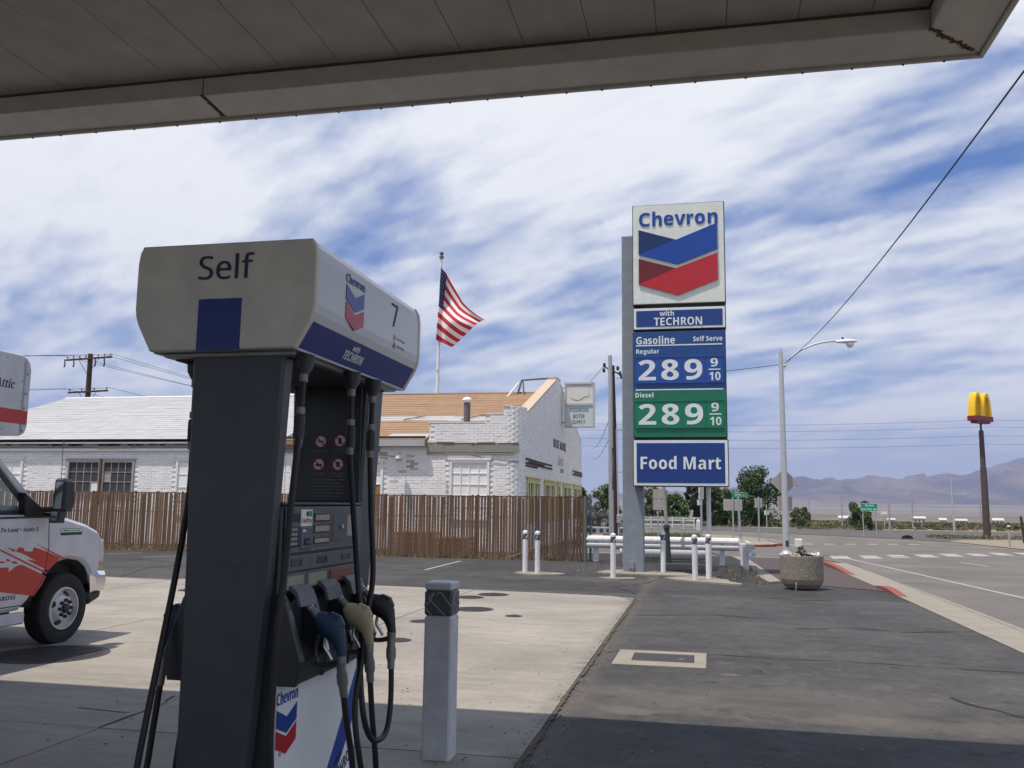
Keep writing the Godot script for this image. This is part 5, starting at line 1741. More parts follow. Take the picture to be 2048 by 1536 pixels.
	# signs seen from behind on the lamp pole
	t = thing("diamond_sign", "pale diamond warning sign seen from behind on the street lamp", "sign", V(2.68, 2.3, z - 0.12))
	b = B.new()
	b.box(V(2.67, 2.36, z - 0.15), V(0.62, 0.62, 0.012), Basis(Vector3.UP, 0.1) * Basis(Vector3.BACK, PI / 4), 0.004)
	part("plate", b, M.sign_back, t)
	b = B.new()
	b.tube(V(2.75, 2.55, z - 0.12), V(2.75, 2.66, z - 0.12), 0.012, 0.012, 5)
	b.tube(V(3.04, 2.25, z - 0.13), V(3.10, 2.25, z - 0.13), 0.02, 0.02, 6)
	part("clamp", b, M.faded_print, t)
	t = thing("square_sign", "small pale square sign seen from behind below the diamond sign", "sign", V(2.68, 1.7, z - 0.12))
	b = B.new()
	b.box(V(2.68, 1.66, z - 0.15), V(0.46, 0.46, 0.012), Basis(Vector3.UP, 0.1), 0.004)
	part("plate", b, M.sign_back, t)
	# wires at the street lamp
	wire("overhead_cable", [V(2.80, 6.28, z), V(2.81, 5.33, -8.0), V(2.9, 5.2, -3.0)], 0.011, "dark twisted cable rising from the street lamp to the upper right", "")
	wire("service_line", [V(2.62, 6.2, z), V(-3.0, 6.25, -32.9)], 0.010, "slack wire from the street lamp towards the price sign")
	for i in 4:
		var y: float = [10.6, 9.9, 9.0, 8.15][i]
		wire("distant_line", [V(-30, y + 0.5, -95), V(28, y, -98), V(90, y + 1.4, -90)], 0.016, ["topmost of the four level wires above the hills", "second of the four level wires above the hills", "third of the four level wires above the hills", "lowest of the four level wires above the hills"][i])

func arch_sign() -> void:
	var c := V(15.75, 0, -54.9)
	var t := thing("arches_sign", "yellow double arch sign on dark red box atop a tall brown post", "sign", c)
	var b := B.new()
	b.tube(c + V(0, -0.05, 0), c + V(0, 3.9, 0), 0.20, 0.165, 18)
	part("post", b, M.arch_post, t)
	b = B.new()
	b.tube(c + V(0, 3.9, 0), c + V(0, 6.03, 0), 0.145, 0.125, 18)
	b.tube(c + V(0, 3.86, 0), c + V(0, 3.92, 0), 0.168, 0.168, 18)
	part("upper_post", b, M.arch_post, t)
	b = B.new()
	b.tube(c + V(0, 6.03, 0), c + V(0, 6.45, 0), 0.06, 0.06, 12)
	b.tube(c + V(0, 5.60, 0), c + V(0, 5.64, 0), 0.138, 0.136, 18)
	part("neck", b, M.arch_post, t)
	b = B.new()
	b.box(c + V(0.18, 1.0, 0.1), V(0.12, 0.2, 0.2), Basis(), 0.01)
	part("notice_plate", b, M.sign_back, t)
	var dir := V(0.73, 0, -0.68).normalized()
	var nrm := dir.cross(Vector3.UP).normalized()
	var q := Basis(dir, Vector3.UP, nrm)
	b = B.new()
	b.box(c + V(0, 6.48, 0), V(1.3, 0.12, 0.4), q, 0.01)
	b.box(c + V(0, 6.69, 0), V(1.75, 0.29, 0.5), q, 0.01)
	part("red_box", b, M.arch_red, t)
	for s in [-1.0, 1.0]:
		b = B.new()
		var outer := []; var inner := []
		for i in 23:
			var u := lerpf(-1.0, 1.0, i / 22.0)
			var lean: float = 0.0
			var x := u * 0.44
			outer.append(W(x * 1.0 + s * 0.42 + lean, 1.36 * pow(maxf(0.0, 1.0 - pow(absf(u), 2.3)), 0.62)))
			var ui := u * 0.62
			inner.append(W(ui * 0.44 + s * 0.42, maxf(0.0, 1.12 * pow(maxf(0.0, 1.0 - pow(absf(u), 2.4)), 0.66))))
		var pts := PackedVector2Array()
		for p in outer: pts.append(p)
		inner.reverse()
		for p in inner: pts.append(p)
		b.prism(pts, Transform3D(q, c + V(0, 6.83, 0) - nrm * 0.20 + nrm * (0.002 if s > 0 else 0.0)), 0.40, 0.02)
		part("arch", b, M.arch_yellow, t)

func sign_post(called: String, label: String, x: float, z: float, h: float, w: float, ph: float, y: float, m: Material, turn := 0.0, base := 0.0) -> Node3D:
	var t := thing(called, label, "sign", V(x, base, z))
	var b := B.new()
	b.tube(V(x, base - 0.05, z), V(x, base + h, z), 0.035, 0.035, 8)
	part("post", b, M.galvanised, t)
	b = B.new()
	b.box(V(x, base + y, z - 0.05), V(w, ph, 0.012), Basis(Vector3.UP, turn), 0.003)
	part("plate", b, m, t)
	return t

func street_signs() -> void:
	# street name
	var x := 1.02; var z := -24.9
	var t := thing("street_name_sign", "green street name sign on a grey pole reading 10TH ST", "sign", V(x, 0, z))
	var b := B.new()
	b.tube(V(x + 0.02, 0.7, z), V(x - 0.02, 1.80, z), 0.034, 0.034, 10)
	part("pole", b, M.galvanised, t)
	b = B.new()
	b.tube(V(x + 0.05, 0, z), V(x + 0.02, 0.7, z), 0.038, 0.038, 10)
	part("painted_foot", b, M.bollard_white, t)
	b = B.new()
	b.box(V(x + 0.02, 1.865, z), V(0.40, 0.125, 0.012), Basis(Vector3.UP, 0.03), 0.003)
	var pl := part("name_plate", b, M.street_green, t)
	b = B.new()
	for e in [[0, 0.058, 0.40, 0.007], [0, -0.058, 0.40, 0.007], [-0.196, 0, 0.007, 0.11], [0.196, 0, 0.007, 0.11]]:
		b.box(V(x + 0.02 + float(e[0]), 1.865 + float(e[1]), z + 0.008), V(e[2], e[3], 0.004))
	part("border", b, M.street_print, pl)
	word(pl, "10TH", V(x - 0.03, 1.865, z + 0.008), Vector3.RIGHT, Vector3.UP, 0.17, 0.06, M.street_print, 0.003)
	word(pl, "ST", V(x + 0.125, 1.86, z + 0.008), Vector3.RIGHT, Vector3.UP, 0.06, 0.04, M.street_print, 0.003)
	sign_post("blank_sign", "wide pale sign back behind the street name pole", 1.42, -41.2, 1.95, 0.82, 0.50, 1.62, M.sign_back, 0.05)
	sign_post("blank_sign", "upright grey sign back right of the street name sign", 2.55, -41.5, 2.0, 0.33, 0.43, 1.72, M.sign_back, 0.05)
	sign_post("blank_sign", "smallest white sign back before the big round tree", 3.9, -56.0, 1.7, 0.27, 0.26, 1.2, M.bollard_white, 0.1)
	t = sign_post("blank_sign", "narrow white sign backs beside the thin white pipe under the price sign", 0.03, -33.0, 2.35, 0.19, 0.55, 2.07, M.bollard_white, 0.3)
	b = B.new()
	b.box(V(-0.02, 1.68, -33.05), V(0.19, 0.2, 0.012), Basis(Vector3.UP, 0.3), 0.003)
	part("plate", b, M.bollard_white, t)
	# green road sign across the road
	z = -53.5
	t = thing("road_sign", "wide green road sign on two posts with white arrow", "sign", V(9.3, -0.04, z))
	for x2 in [8.98, 9.66]:
		b = B.new()
		b.tube(V(x2, -0.05, z), V(x2 - 0.03, 1.50, z), 0.035, 0.035, 8)
		part("post", b, M.galvanised, t)
	b = B.new()
	b.box(V(9.30, 1.60, z + 0.05), V(0.92, 0.44, 0.02), Basis(), 0.004)
	pl = part("panel", b, M.street_green, t)
	b = B.new()
	for e in [[0, 0.21, 0.90, 0.018], [0, -0.21, 0.90, 0.018], [-0.44, 0, 0.018, 0.40], [0.44, 0, 0.018, 0.40]]:
		b.box(V(9.30 + float(e[0]), 1.60 + float(e[1]), z + 0.063), V(e[2], e[3], 0.006))
	part("border", b, M.street_print, pl)
	word(pl, "N", V(9.16, 1.70, z + 0.06), Vector3.RIGHT, Vector3.UP, 0.11, 0.12, M.street_print, 0.006)
	word(pl, "MILES", V(9.42, 1.70, z + 0.06), Vector3.RIGHT, Vector3.UP, 0.28, 0.10, M.street_print, 0.006)
	word(pl, "WEST WEGR", V(9.17, 1.50, z + 0.06), Vector3.RIGHT, Vector3.UP, 0.54, 0.09, M.street_print, 0.006)
	b = B.new()
	b.prism(PackedVector2Array([W(-0.10, -0.022), W(0.01, -0.022), W(0.01, -0.06), W(0.10, 0), W(0.01, 0.06), W(0.01, 0.022), W(-0.10, 0.022)]), Transform3D(Basis(), V(9.60, 1.49, z + 0.060)), 0.008)
	part("arrow", b, M.street_print, pl)
	# things along the far verge
	t = thing("street_lamp", "distant thin street lamp with short arm before the hills", "street lamp", V(16.9, -0.05, -66))
	b = B.new()
	b.tube(V(16.9, -0.05, -66), V(16.85, 3.75, -66), 0.075, 0.05, 8)
	part("pole", b, M.silver_paint, t)
	b = B.new()
	b.ring_path([V(16.85, 3.7, -66), V(16.75, 4.0, -66), V(16.5, 4.1, -66)], [0.03, 0.03, 0.03], 6)
	part("arm", b, M.silver_paint, t)
	b = B.new()
	b.box(V(16.35, 4.11, -66), V(0.36, 0.07, 0.14), Basis(), 0.02)
	part("lamp_head", b, M.silver_paint, t)
	for k in [[13.1, -42.6, 1.0, "black topped delineator post on the near right verge"], [11.9, -54.5, 0.55, "small black topped delineator post on the gravel verge behind"]]:
		t = thing("delineator_post", k[3], "post", V(k[0], -0.03, k[1]))
		b = B.new()
		b.tube(V(k[0], -0.03, k[1]), V(k[0], float(k[2]) * 0.72, k[1]), 0.04, 0.04, 8)
		part("stake", b, M.sign_back, t)
		b = B.new()
		b.tube(V(k[0], float(k[2]) * 0.72, k[1]), V(k[0], k[2], k[1]), 0.06, 0.06, 10)
		part("dark_top", b, M.black_plastic, t)
		b = B.new()
		b.tube(V(k[0], float(k[2]) * 0.82, k[1]), V(k[0], float(k[2]) * 0.9, k[1]), 0.063, 0.063, 10)
		part("white_ring", b, M.print_white, t)
	b = B.new()
	b.tube(V(15.3, -0.05, -47.6), V(15.2, 1.25, -47.6), 0.07, 0.06, 8)
	solo("wooden_stake", b, M.dark_wood, "dark brown wooden stake at the right edge beyond the road", "post")
	b = B.new()
	b.lathe([W(0.30, 0), W(0.30, 0.05), W(0.27, 0.05), W(0.26, 0.0), W(0, -0.02)], 16, Transform3D(Basis(Vector3.RIGHT, PI / 2 - 0.2).scaled(V(1, 0.6, 1)), V(10.7, -0.02, -50.9)))
	solo("culvert_mouth", b, M.black_rubber, "dark round culvert mouth at the road edge below the green sign", "culvert")

func leaf_ball(b: B, c: Vector3, r: Vector3, n: int, size: float, base: Color, spread := 0.35) -> void:
	for i in n:
		var d := V(rng.randfn(), rng.randfn(), rng.randfn()).normalized()
		var p := c + V(d.x * r.x, d.y * r.y, d.z * r.z) * (1.0 - spread * rng.randf() * rng.randf() * 2.0)
		var a := V(rng.randfn(), rng.randfn(), rng.randfn()).normalized()
		a = (a + d * 0.6).normalized()
		var s := a.cross(V(rng.randfn(), rng.randfn(), rng.randfn())).normalized() * size * R(0.6, 1.2)
		var u := a.cross(s).normalized() * size * R(0.7, 1.4)
		var g := R(0.55, 1.5)
		b.tint = Color(base.r * g * R(0.85, 1.15), base.g * g, base.b * g)
		var k := [p - s * 0.5, p + u * 0.5 + s * 0.15, p + s * 0.5, p - u * 0.5]
		b.tri(k[0], k[1], k[2], a, a, a); b.tri(k[0], k[2], k[3], a, a, a)

func tree(called: String, label: String, at: Vector3, h: float, w: float, form: String, col: Color, m: String, n := 2600, leaf := 0.2) -> void:
	var t := thing(called, label, "tree" if form != "bush" else "bush", at, 0.0)
	var b := B.new()
	var th := h * (0.35 if form == "round" else 0.2)
	b.ring_path([at + V(0, -0.1, 0), at + V(R(-0.05, 0.05), th * 0.5, 0), at + V(R(-0.1, 0.1), th, 0), at + V(R(-0.2, 0.2) * w * 0.3, h * 0.7, 0)], [w * 0.075, w * 0.055, w * 0.045, w * 0.012], 8)
	for i in 5:
		var a := TAU * i / 5 + R(-0.4, 0.4)
		b.ring_path([at + V(0, th * R(0.5, 1.0), 0), at + V(cos(a) * w * 0.16, h * 0.5, sin(a) * w * 0.16), at + V(cos(a) * w * 0.34, h * R(0.55, 0.8), sin(a) * w * 0.34)], [w * 0.035, w * 0.025, w * 0.008], 5)
	part("trunk", b, M.bark, t)
	b = B.new()
	var clumps := 46 if form != "bush" else 14
	for i in clumps:
		var y: float; var rr: float
		if form == "poplar":
			y = lerpf(0.12, 0.96, (i + 0.5) / clumps); rr = w * 0.30 * sin(PI * pow(clampf((1 - y) * 1.12, 0.0, 1.0), 0.6))
		elif form == "round":
			y = lerpf(0.10, 0.93, (i + 0.5) / clumps); rr = w * 0.42 * sqrt(maxf(0.03, 1.0 - pow((y - 0.40) / 0.60, 2.0)))
		else:
			y = lerpf(0.08, 0.85, (i + 0.5) / clumps); rr = w * 0.38 * sqrt(maxf(0.05, 1.0 - pow((y - 0.3) / 0.65, 2.0)))
		var a := i * 2.4 + R(-0.5, 0.5)
		var d := rr * R(0.3, 1.12)
		var s := w * R(0.07, 0.19) * (0.8 if form == "poplar" else 1.0)
		leaf_ball(b, at + V(cos(a) * d, h * y, sin(a) * d), V(s, s * R(0.8, 1.2), s), n / clumps, leaf, col * R(0.85, 1.2), 0.7)
	part("crown", b, M[m], t)

func trees() -> void:
	var one := Color(1, 1, 1)
	var y := land_y(0, -76)
	tree("round_tree", "big round dark green tree right of the street name sign", V(4.35, y, -76), 4.85, 4.4, "round", one, "leaf_deep", 11000, 0.17)
	tree("poplar_tree", "tall dark narrow tree just left of the thin white pipe", V(-0.2, y, -75), 3.9, 2.9, "poplar", one, "leaf_dark", 8000, 0.15)
	tree("round_tree", "mid green tree between the white pipe and the street sign", V(2.1, y, -79), 3.1, 2.6, "round", one, "leaf_mid", 6000, 0.15)
	tree("round_tree", "dark tree half behind the thin white pipe", V(1.05, y, -77), 3.5, 2.3, "round", one, "leaf_deep", 6000, 0.15)
	tree("round_tree", "olive tree beside the grey sign post on its right", V(-3.6, y, -72), 3.2, 2.6, "round", one, "leaf_olive", 6000, 0.15)
	tree("round_tree", "low olive green tree left of the tall narrow tree", V(-2.1, y, -74), 2.6, 2.5, "round", one, "leaf_mid", 6000, 0.15)
	tree("round_tree", "small bright green tree behind the steel pole and the stacked wheels", V(-5.15, 0, -50), 2.75, 1.7, "round", one, "leaf_mid", 5000, 0.12)
	tree("round_tree", "pale green tree peeping over the end of the slat fence", V(-7.6, 0, -56), 2.4, 2.2, "round", one, "leaf_olive", 4000, 0.13)
	tree("round_tree", "dark green tree just past the shop's right wall", V(-6.4, 0, -47), 2.7, 1.2, "round", one, "leaf_deep", 4000, 0.12)
	tree("bush", "feathery grey green bush right of the street lamp pole", V(7.5, land_y(0, -72), -72), 1.75, 2.3, "bush", one, "leaf_olive", 5000, 0.10)
	tree("bush", "dense green bush behind the green road sign", V(11.6, land_y(0, -70), -70), 2.2, 2.5, "bush", one, "leaf_deep", 8000, 0.11)
	# sagebrush over the valley floor
	var b := B.new()
	for i in 14: leaf_ball(b, V(R(-0.35, 0.35), R(0.1, 0.42), R(-0.35, 0.35)), V(0.2, 0.14, 0.2), 16, 0.12, Color(1, 1, 1), 0.9)
	var mm := MultiMesh.new()
	mm.transform_format = MultiMesh.TRANSFORM_3D
	mm.use_colors = true
	mm.mesh = b.mesh()
	mm.instance_count = 6500
	for i in mm.instance_count:
		var d := 70.0 + 430.0 * pow(rng.randf(), 1.7)
		var x := R(-0.30, 0.72) * d
		var s := R(0.5, 1.3) * (1.0 + d / 500.0)
		var z := -d * 1.02 - 2.0
		if d < 88.0: s *= 0.55
		mm.set_instance_transform(i, Transform3D(Basis(Vector3.UP, R(0, TAU)).scaled(V(s, s * R(0.5, 0.9), s)), V(x, land_y(x, z) - 0.05, z)))
		var g := R(0.7, 1.3)
		mm.set_instance_color(i, Color(0.105 * g, 0.105 * g, 0.052 * g).lerp(Color(0.24 * g, 0.20 * g, 0.115 * g), rng.randf() * 0.8))
	var o := MultiMeshInstance3D.new()
	o.name = "sagebrush"
	o.multimesh = mm
	o.material_override = M.sage
	add_child(o)
	tag(o, "low olive sagebrush scattered over the flat land beyond the road", "brush")
	stuff(o)
	b = B.new()
	for i in 900:
		var x := R(12.2, 24.0); var z := -51.2 - R(0.0, 3.4) - (x - 15) * 0.05
		if i > 640: x = R(7.0, 13.0); z = -68.8 - R(0, 1.5)
		leaf_ball(b, V(x, R(0.02, 0.12), z), V(0.16, 0.08, 0.12), 8, 0.07, Color(0.085, 0.10, 0.045) if rng.randf() < 0.5 else Color(0.2, 0.17, 0.09), 0.9)
	stuff(solo("verge_weeds", b, M.sage, "green and straw weeds round the foot of the arch sign post", "weeds"))

func far_places() -> void:
	# houses across the valley
	var spots := [[0.105, 470, 9, 5, 2.6, "pale"], [0.150, 520, 12, 6, 3.0, "p"], [0.195, 560, 7, 4, 2.4, "p"], [0.222, 440, 9, 4, 3.2, "p"], [0.245, 520, 6, 5, 2.6, "p"], [0.262, 600, 12, 5, 2.6, "p"], [0.296, 480, 10, 5, 2.8, "p"], [0.330, 540, 8, 4, 2.4, "p"], [0.352, 430, 7, 4, 3.0, "p"],
		[0.470, 590, 11, 6, 2.8, "p"], [0.492, 570, 9, 6, 2.8, "p"], [0.514, 600, 12, 6, 2.8, "p"], [0.537, 585, 9, 6, 2.8, "p"], [0.560, 600, 12, 6, 2.8, "p"], [0.585, 590, 10, 6, 2.8, "p"], [0.612, 600, 12, 6, 2.8, "p"], [0.400, 640, 10, 6, 2.6, "p"], [0.425, 620, 8, 5, 2.4, "p"]]
	var words_ := ["first low white roofed house right of the big tree", "long white shed right of the street lamp pole", "small white shed left of the green road sign", "white house close left of the green road sign", "narrow white shed behind the green road sign's posts", "long white building right behind the green road sign", "pale shed just right of the dense bush", "small pale shed between the bush and the pale far sign", "pale house near the distant thin street lamp",
		"leftmost white house of the row left of the arch post", "white house just left of the arch post", "white house just right of the arch post", "second white house right of the arch post", "third white house right of the arch post", "fourth white house right of the arch post", "last white house of the row at the right edge", "far pale house left of the white row", "far small house nearest the left end of the white row"]
	for i in spots.size():
		var s: Array = spots[i]
		var d: float = s[1]
		var x: float = float(s[0]) * d; var z := -d
		var y := land_y(x, z)
		var t := local_thing("far_house", words_[i], "house", V(x, y, z), 0.0, "white houses across the valley")
		var w: float = float(s[2]) * 0.62; var dp: float = float(s[3]) * 0.8; var h: float = float(s[4]) * 0.72
		var b := B.new()
		b.box(V(0, h * 0.5 - 0.3, 0) , V(w, h + 0.6, dp))
		part("wall", b, M.far_wall, t)
		b = B.new()
		b.prism(PackedVector2Array([W(-dp * 0.6, h), W(dp * 0.6, h), W(0, h + dp * 0.28)]), Transform3D(Basis(Vector3.BACK, Vector3.UP, Vector3.LEFT), V(w * 0.53, 0, 0)), w * 1.06)
		part("roof", b, M.far_roof, t)
		b = B.new()
		for k in 3: b.box(V(w * (-0.3 + 0.3 * k), h * 0.55, dp * 0.5 + 0.03), V(w * 0.12, h * 0.4, 0.05))
		part("window", b, M.far_dark, t)
	var poles := [[12.9, -88, 2.4, "thin far pole beside the pale far sign"], [18.6, -86, 2.5, "thin far utility pole left of the arch post"], [31.0, -110, 4.4, "thin far utility pole right of the arch post"], [13.6, -120, 2.6, "small far post over the scrub"], [12.0, -62, 1.2, "short dark fence stake near the gravel verge"], [2.6, -64, 0.9, "short pale stake near the big round tree"]]
	for k in poles:
		var b := B.new()
		var y := land_y(k[0], k[1])
		b.tube(V(k[0], y, k[1]), V(k[0], y + float(k[2]) + 0.8, k[1]), 0.07, 0.05, 6)
		solo("far_pole", b, M.sign_back, k[3], "pole")
	var t := thing("far_sign", "pale far billboard on one post beyond the green road sign", "sign", V(16.6, land_y(0, -88), -88))
	var b := B.new()
	b.tube(V(16.6, -0.3, -88), V(16.6, 0.9, -88), 0.05, 0.05, 8)
	part("post", b, M.sign_back, t)
	b = B.new()
	b.box(V(16.6, 1.1, -88), V(0.62, 0.46, 0.06), Basis(), 0.01)
	part("panel", b, mat("panel_pink", Color(0.62, 0.48, 0.46), 0.7), t)
	b = B.new()
	b.box(V(16.6, 1.1, -87.96), V(0.44, 0.14, 0.02))
	part("stripe", b, M.print_white, t)
	# white rail fence and chain link enclosure behind the sign
	t = thing("white_rail_fence", "low white rail fence before the trees behind the price sign", "fence", V(-3, 0, -62))
	for i in 9:
		b = B.new()
		b.box(V(-6.2 + i * 0.72, 0.36, -62), V(0.07, 0.72, 0.07))
		b.lathe([W(0.06, 0.72), W(0, 0.80)], 4, Transform3D(Basis(), V(-6.2 + i * 0.72, 0, -62)))
		part("post", b, M.bollard_white, t)
	for y in [0.28, 0.58]:
		b = B.new()
		b.box(V(-3.3, y, -62), V(5.8, 0.10, 0.04))
		part("rail", b, M.bollard_white, t)
	for k in [[-0.15, "left of two stubby white gate posts under the price sign"], [0.52, "right of two stubby white gate posts under the price sign"]]:
		b = B.new()
		b.box(V(k[0], 0.26, -60), V(0.28, 0.58, 0.28), Basis(), 0.01)
		b.lathe([W(0.21, 0.55), W(0, 0.74)], 4, Transform3D(Basis(Vector3.UP, PI / 4), V(k[0], 0, -60)))
		solo("gate_post", b, mat("stone_white", Color(0.62, 0.60, 0.55), 0.8), k[1], "gate post")
	t = thing("chain_link_fence", "grey chain link enclosure round a grassy patch behind the sign post", "fence", V(-1.6, 0, -45))
	b = B.new()
	var c := [V(-4.2, 0.0, -47.5), V(0.02, 0.0, -47.5), V(0.0, 0.0, -43.0), V(-3.6, 0.0, -43.0)]
	for i in 3:
		var a: Vector3 = c[i]; var e: Vector3 = c[i + 1]
		var n := int(a.distance_to(e) / 0.9) + 1
		for k in n + 1:
			b = B.new()
			var p := a.lerp(e, float(k) / n)
			b.tube(p + V(0, -0.05, 0), p + V(0, 0.98, 0), 0.025, 0.025, 6)
			part("post", b, M.galvanised, t)
	b = B.new()
	for i in 3:
		var a: Vector3 = c[i]; var e: Vector3 = c[i + 1]
		b.tube(a + V(0, 0.95, 0), e + V(0, 0.95, 0), 0.018, 0.018, 5)
		b.tube(a + V(0, 0.5, 0), e + V(0, 0.5, 0), 0.012, 0.012, 5)
	part("rail", b, M.galvanised, t)
	b = B.new()
	for i in 3:
		var a: Vector3 = c[i]; var e: Vector3 = c[i + 1]
		var n := int(a.distance_to(e) / 0.09)
		for k in n:
			for s in [-1, 1]:
				var k2 := clampi(k + s * 6, 0, n)
				b.ring_path([a.lerp(e, float(k) / n), a.lerp(e, float(k2) / n) + V(0, 0.95 * absf(k2 - k) / 6.0 + 0.001, 0)], [0.004, 0.004], 3, false)
	stuff(part("chain_link_wire", b, M.galvanised, t))
	b = B.new()
	for i in 5000:
		var p := V(R(-4.4, -0.05), 0.03, R(-47.4, -42.6))
		var s := V(R(-1, 1), 0, R(-1, 1)).normalized() * 0.03
		var g := R(0.6, 1.3)
		b.tint = Color(0.13 * g, 0.15 * g, 0.05 * g)
		b.flat(p - s, p + s, p + V(R(-0.05, 0.05), R(0.06, 0.2), R(-0.05, 0.05)))
	stuff(solo("lawn_grass", b, M.dry_weed, "patch of green grass inside the chain link enclosure", "grass"))
	# salvaged wheels stacked beyond the fence end
	t = thing("wheel_rack", "grey perforated steel rack under the stacked wheels beyond the slat fence", "rack", V(-4.4, 0, -36.2))
	for k in [[0.55, -36.0], [0.52, -36.9]]:
		b = B.new()
		b.span(V(-4.95, float(k[0]) - 0.16, float(k[1]) - 0.05), V(-2.6, float(k[0]) + 0.12, k[1]), 0.01)
		var beam := part("beam", b, M.galvanised, t)
		b = B.new()
		for i in 8: b.tube(V(-4.75 + i * 0.28, float(k[0]) - 0.02, float(k[1]) - 0.01), V(-4.75 + i * 0.28, float(k[0]) - 0.02, float(k[1]) + 0.006), 0.085, 0.085, 10)
		part("round_hole", b, M.interior, beam)
	b = B.new()
	for x in [-4.9, -3.8, -2.8]: b.span(V(x - 0.05, 0, -36.9), V(x + 0.05, 0.4, -36.1))
	part("leg", b, M.galvanised, t)
	var wheel := local_thing("salvaged_wheel", "", "wheel", Vector3.ZERO, 0.0, "salvaged wheels on the rack")
	b = B.new()
	b.lathe([W(0.15, -0.09), W(0.27, -0.10), W(0.30, -0.06), W(0.30, 0.06), W(0.27, 0.10), W(0.15, 0.09)], 16, Transform3D(Basis(Vector3.RIGHT, PI / 2), Vector3.ZERO))
	part("tyre", b, M.faded_print, wheel)
	b = B.new()
	b.lathe([W(0.16, 0.09), W(0.14, 0.02), W(0.05, 0.05), W(0, 0.05)], 14, Transform3D(Basis(Vector3.RIGHT, PI / 2), Vector3.ZERO))
	var rim := part("rim", b, M.rim_paint, wheel)
	b = B.new()
	for i in 5:
		var a := TAU * i / 5
		b.tube(V(cos(a) * 0.095, sin(a) * 0.095, 0.03), V(cos(a) * 0.095, sin(a) * 0.095, 0.055), 0.03, 0.03, 8)
	part("rim_hole", b, M.interior, rim)
	var k2 := 0
	var where := ["bottom row, next to the fence end", "bottom row, second from the fence end", "bottom row, third from the fence end", "bottom row, left of the steel pole", "bottom row, between the two poles", "bottom row, right of the reddish pole", "middle row, next to the fence end", "middle row, second from the fence end", "middle row, left of the steel pole", "middle row, right of the reddish pole", "top of the heap by the fence", "top of the heap by the small green tree"]
	for q in [[-4.62, 0.84, 0.66], [-4.22, 0.83, 0.62], [-3.84, 0.82, 0.6], [-3.48, 0.83, 0.62], [-3.12, 0.82, 0.6], [-2.78, 0.83, 0.62], [-4.42, 1.28, 0.92], [-3.95, 1.18, 0.6], [-3.6, 1.17, 0.56], [-2.9, 1.2, 0.62], [-4.5, 1.68, 0.56], [-4.1, 1.55, 0.5]]:
		var o: Node3D = wheel if k2 == 0 else copy(wheel, Vector3.ZERO, 0, "")
		o.position = V(q[0], q[1], -36.4 + R(-0.15, 0.15))
		o.rotation = V(R(-0.1, 0.1), R(-0.5, 0.6), R(0, 3))
		o.scale = Vector3.ONE * float(q[2])
		o.set_meta("label", "salvaged grey wheel, " + where[k2])
		k2 += 1

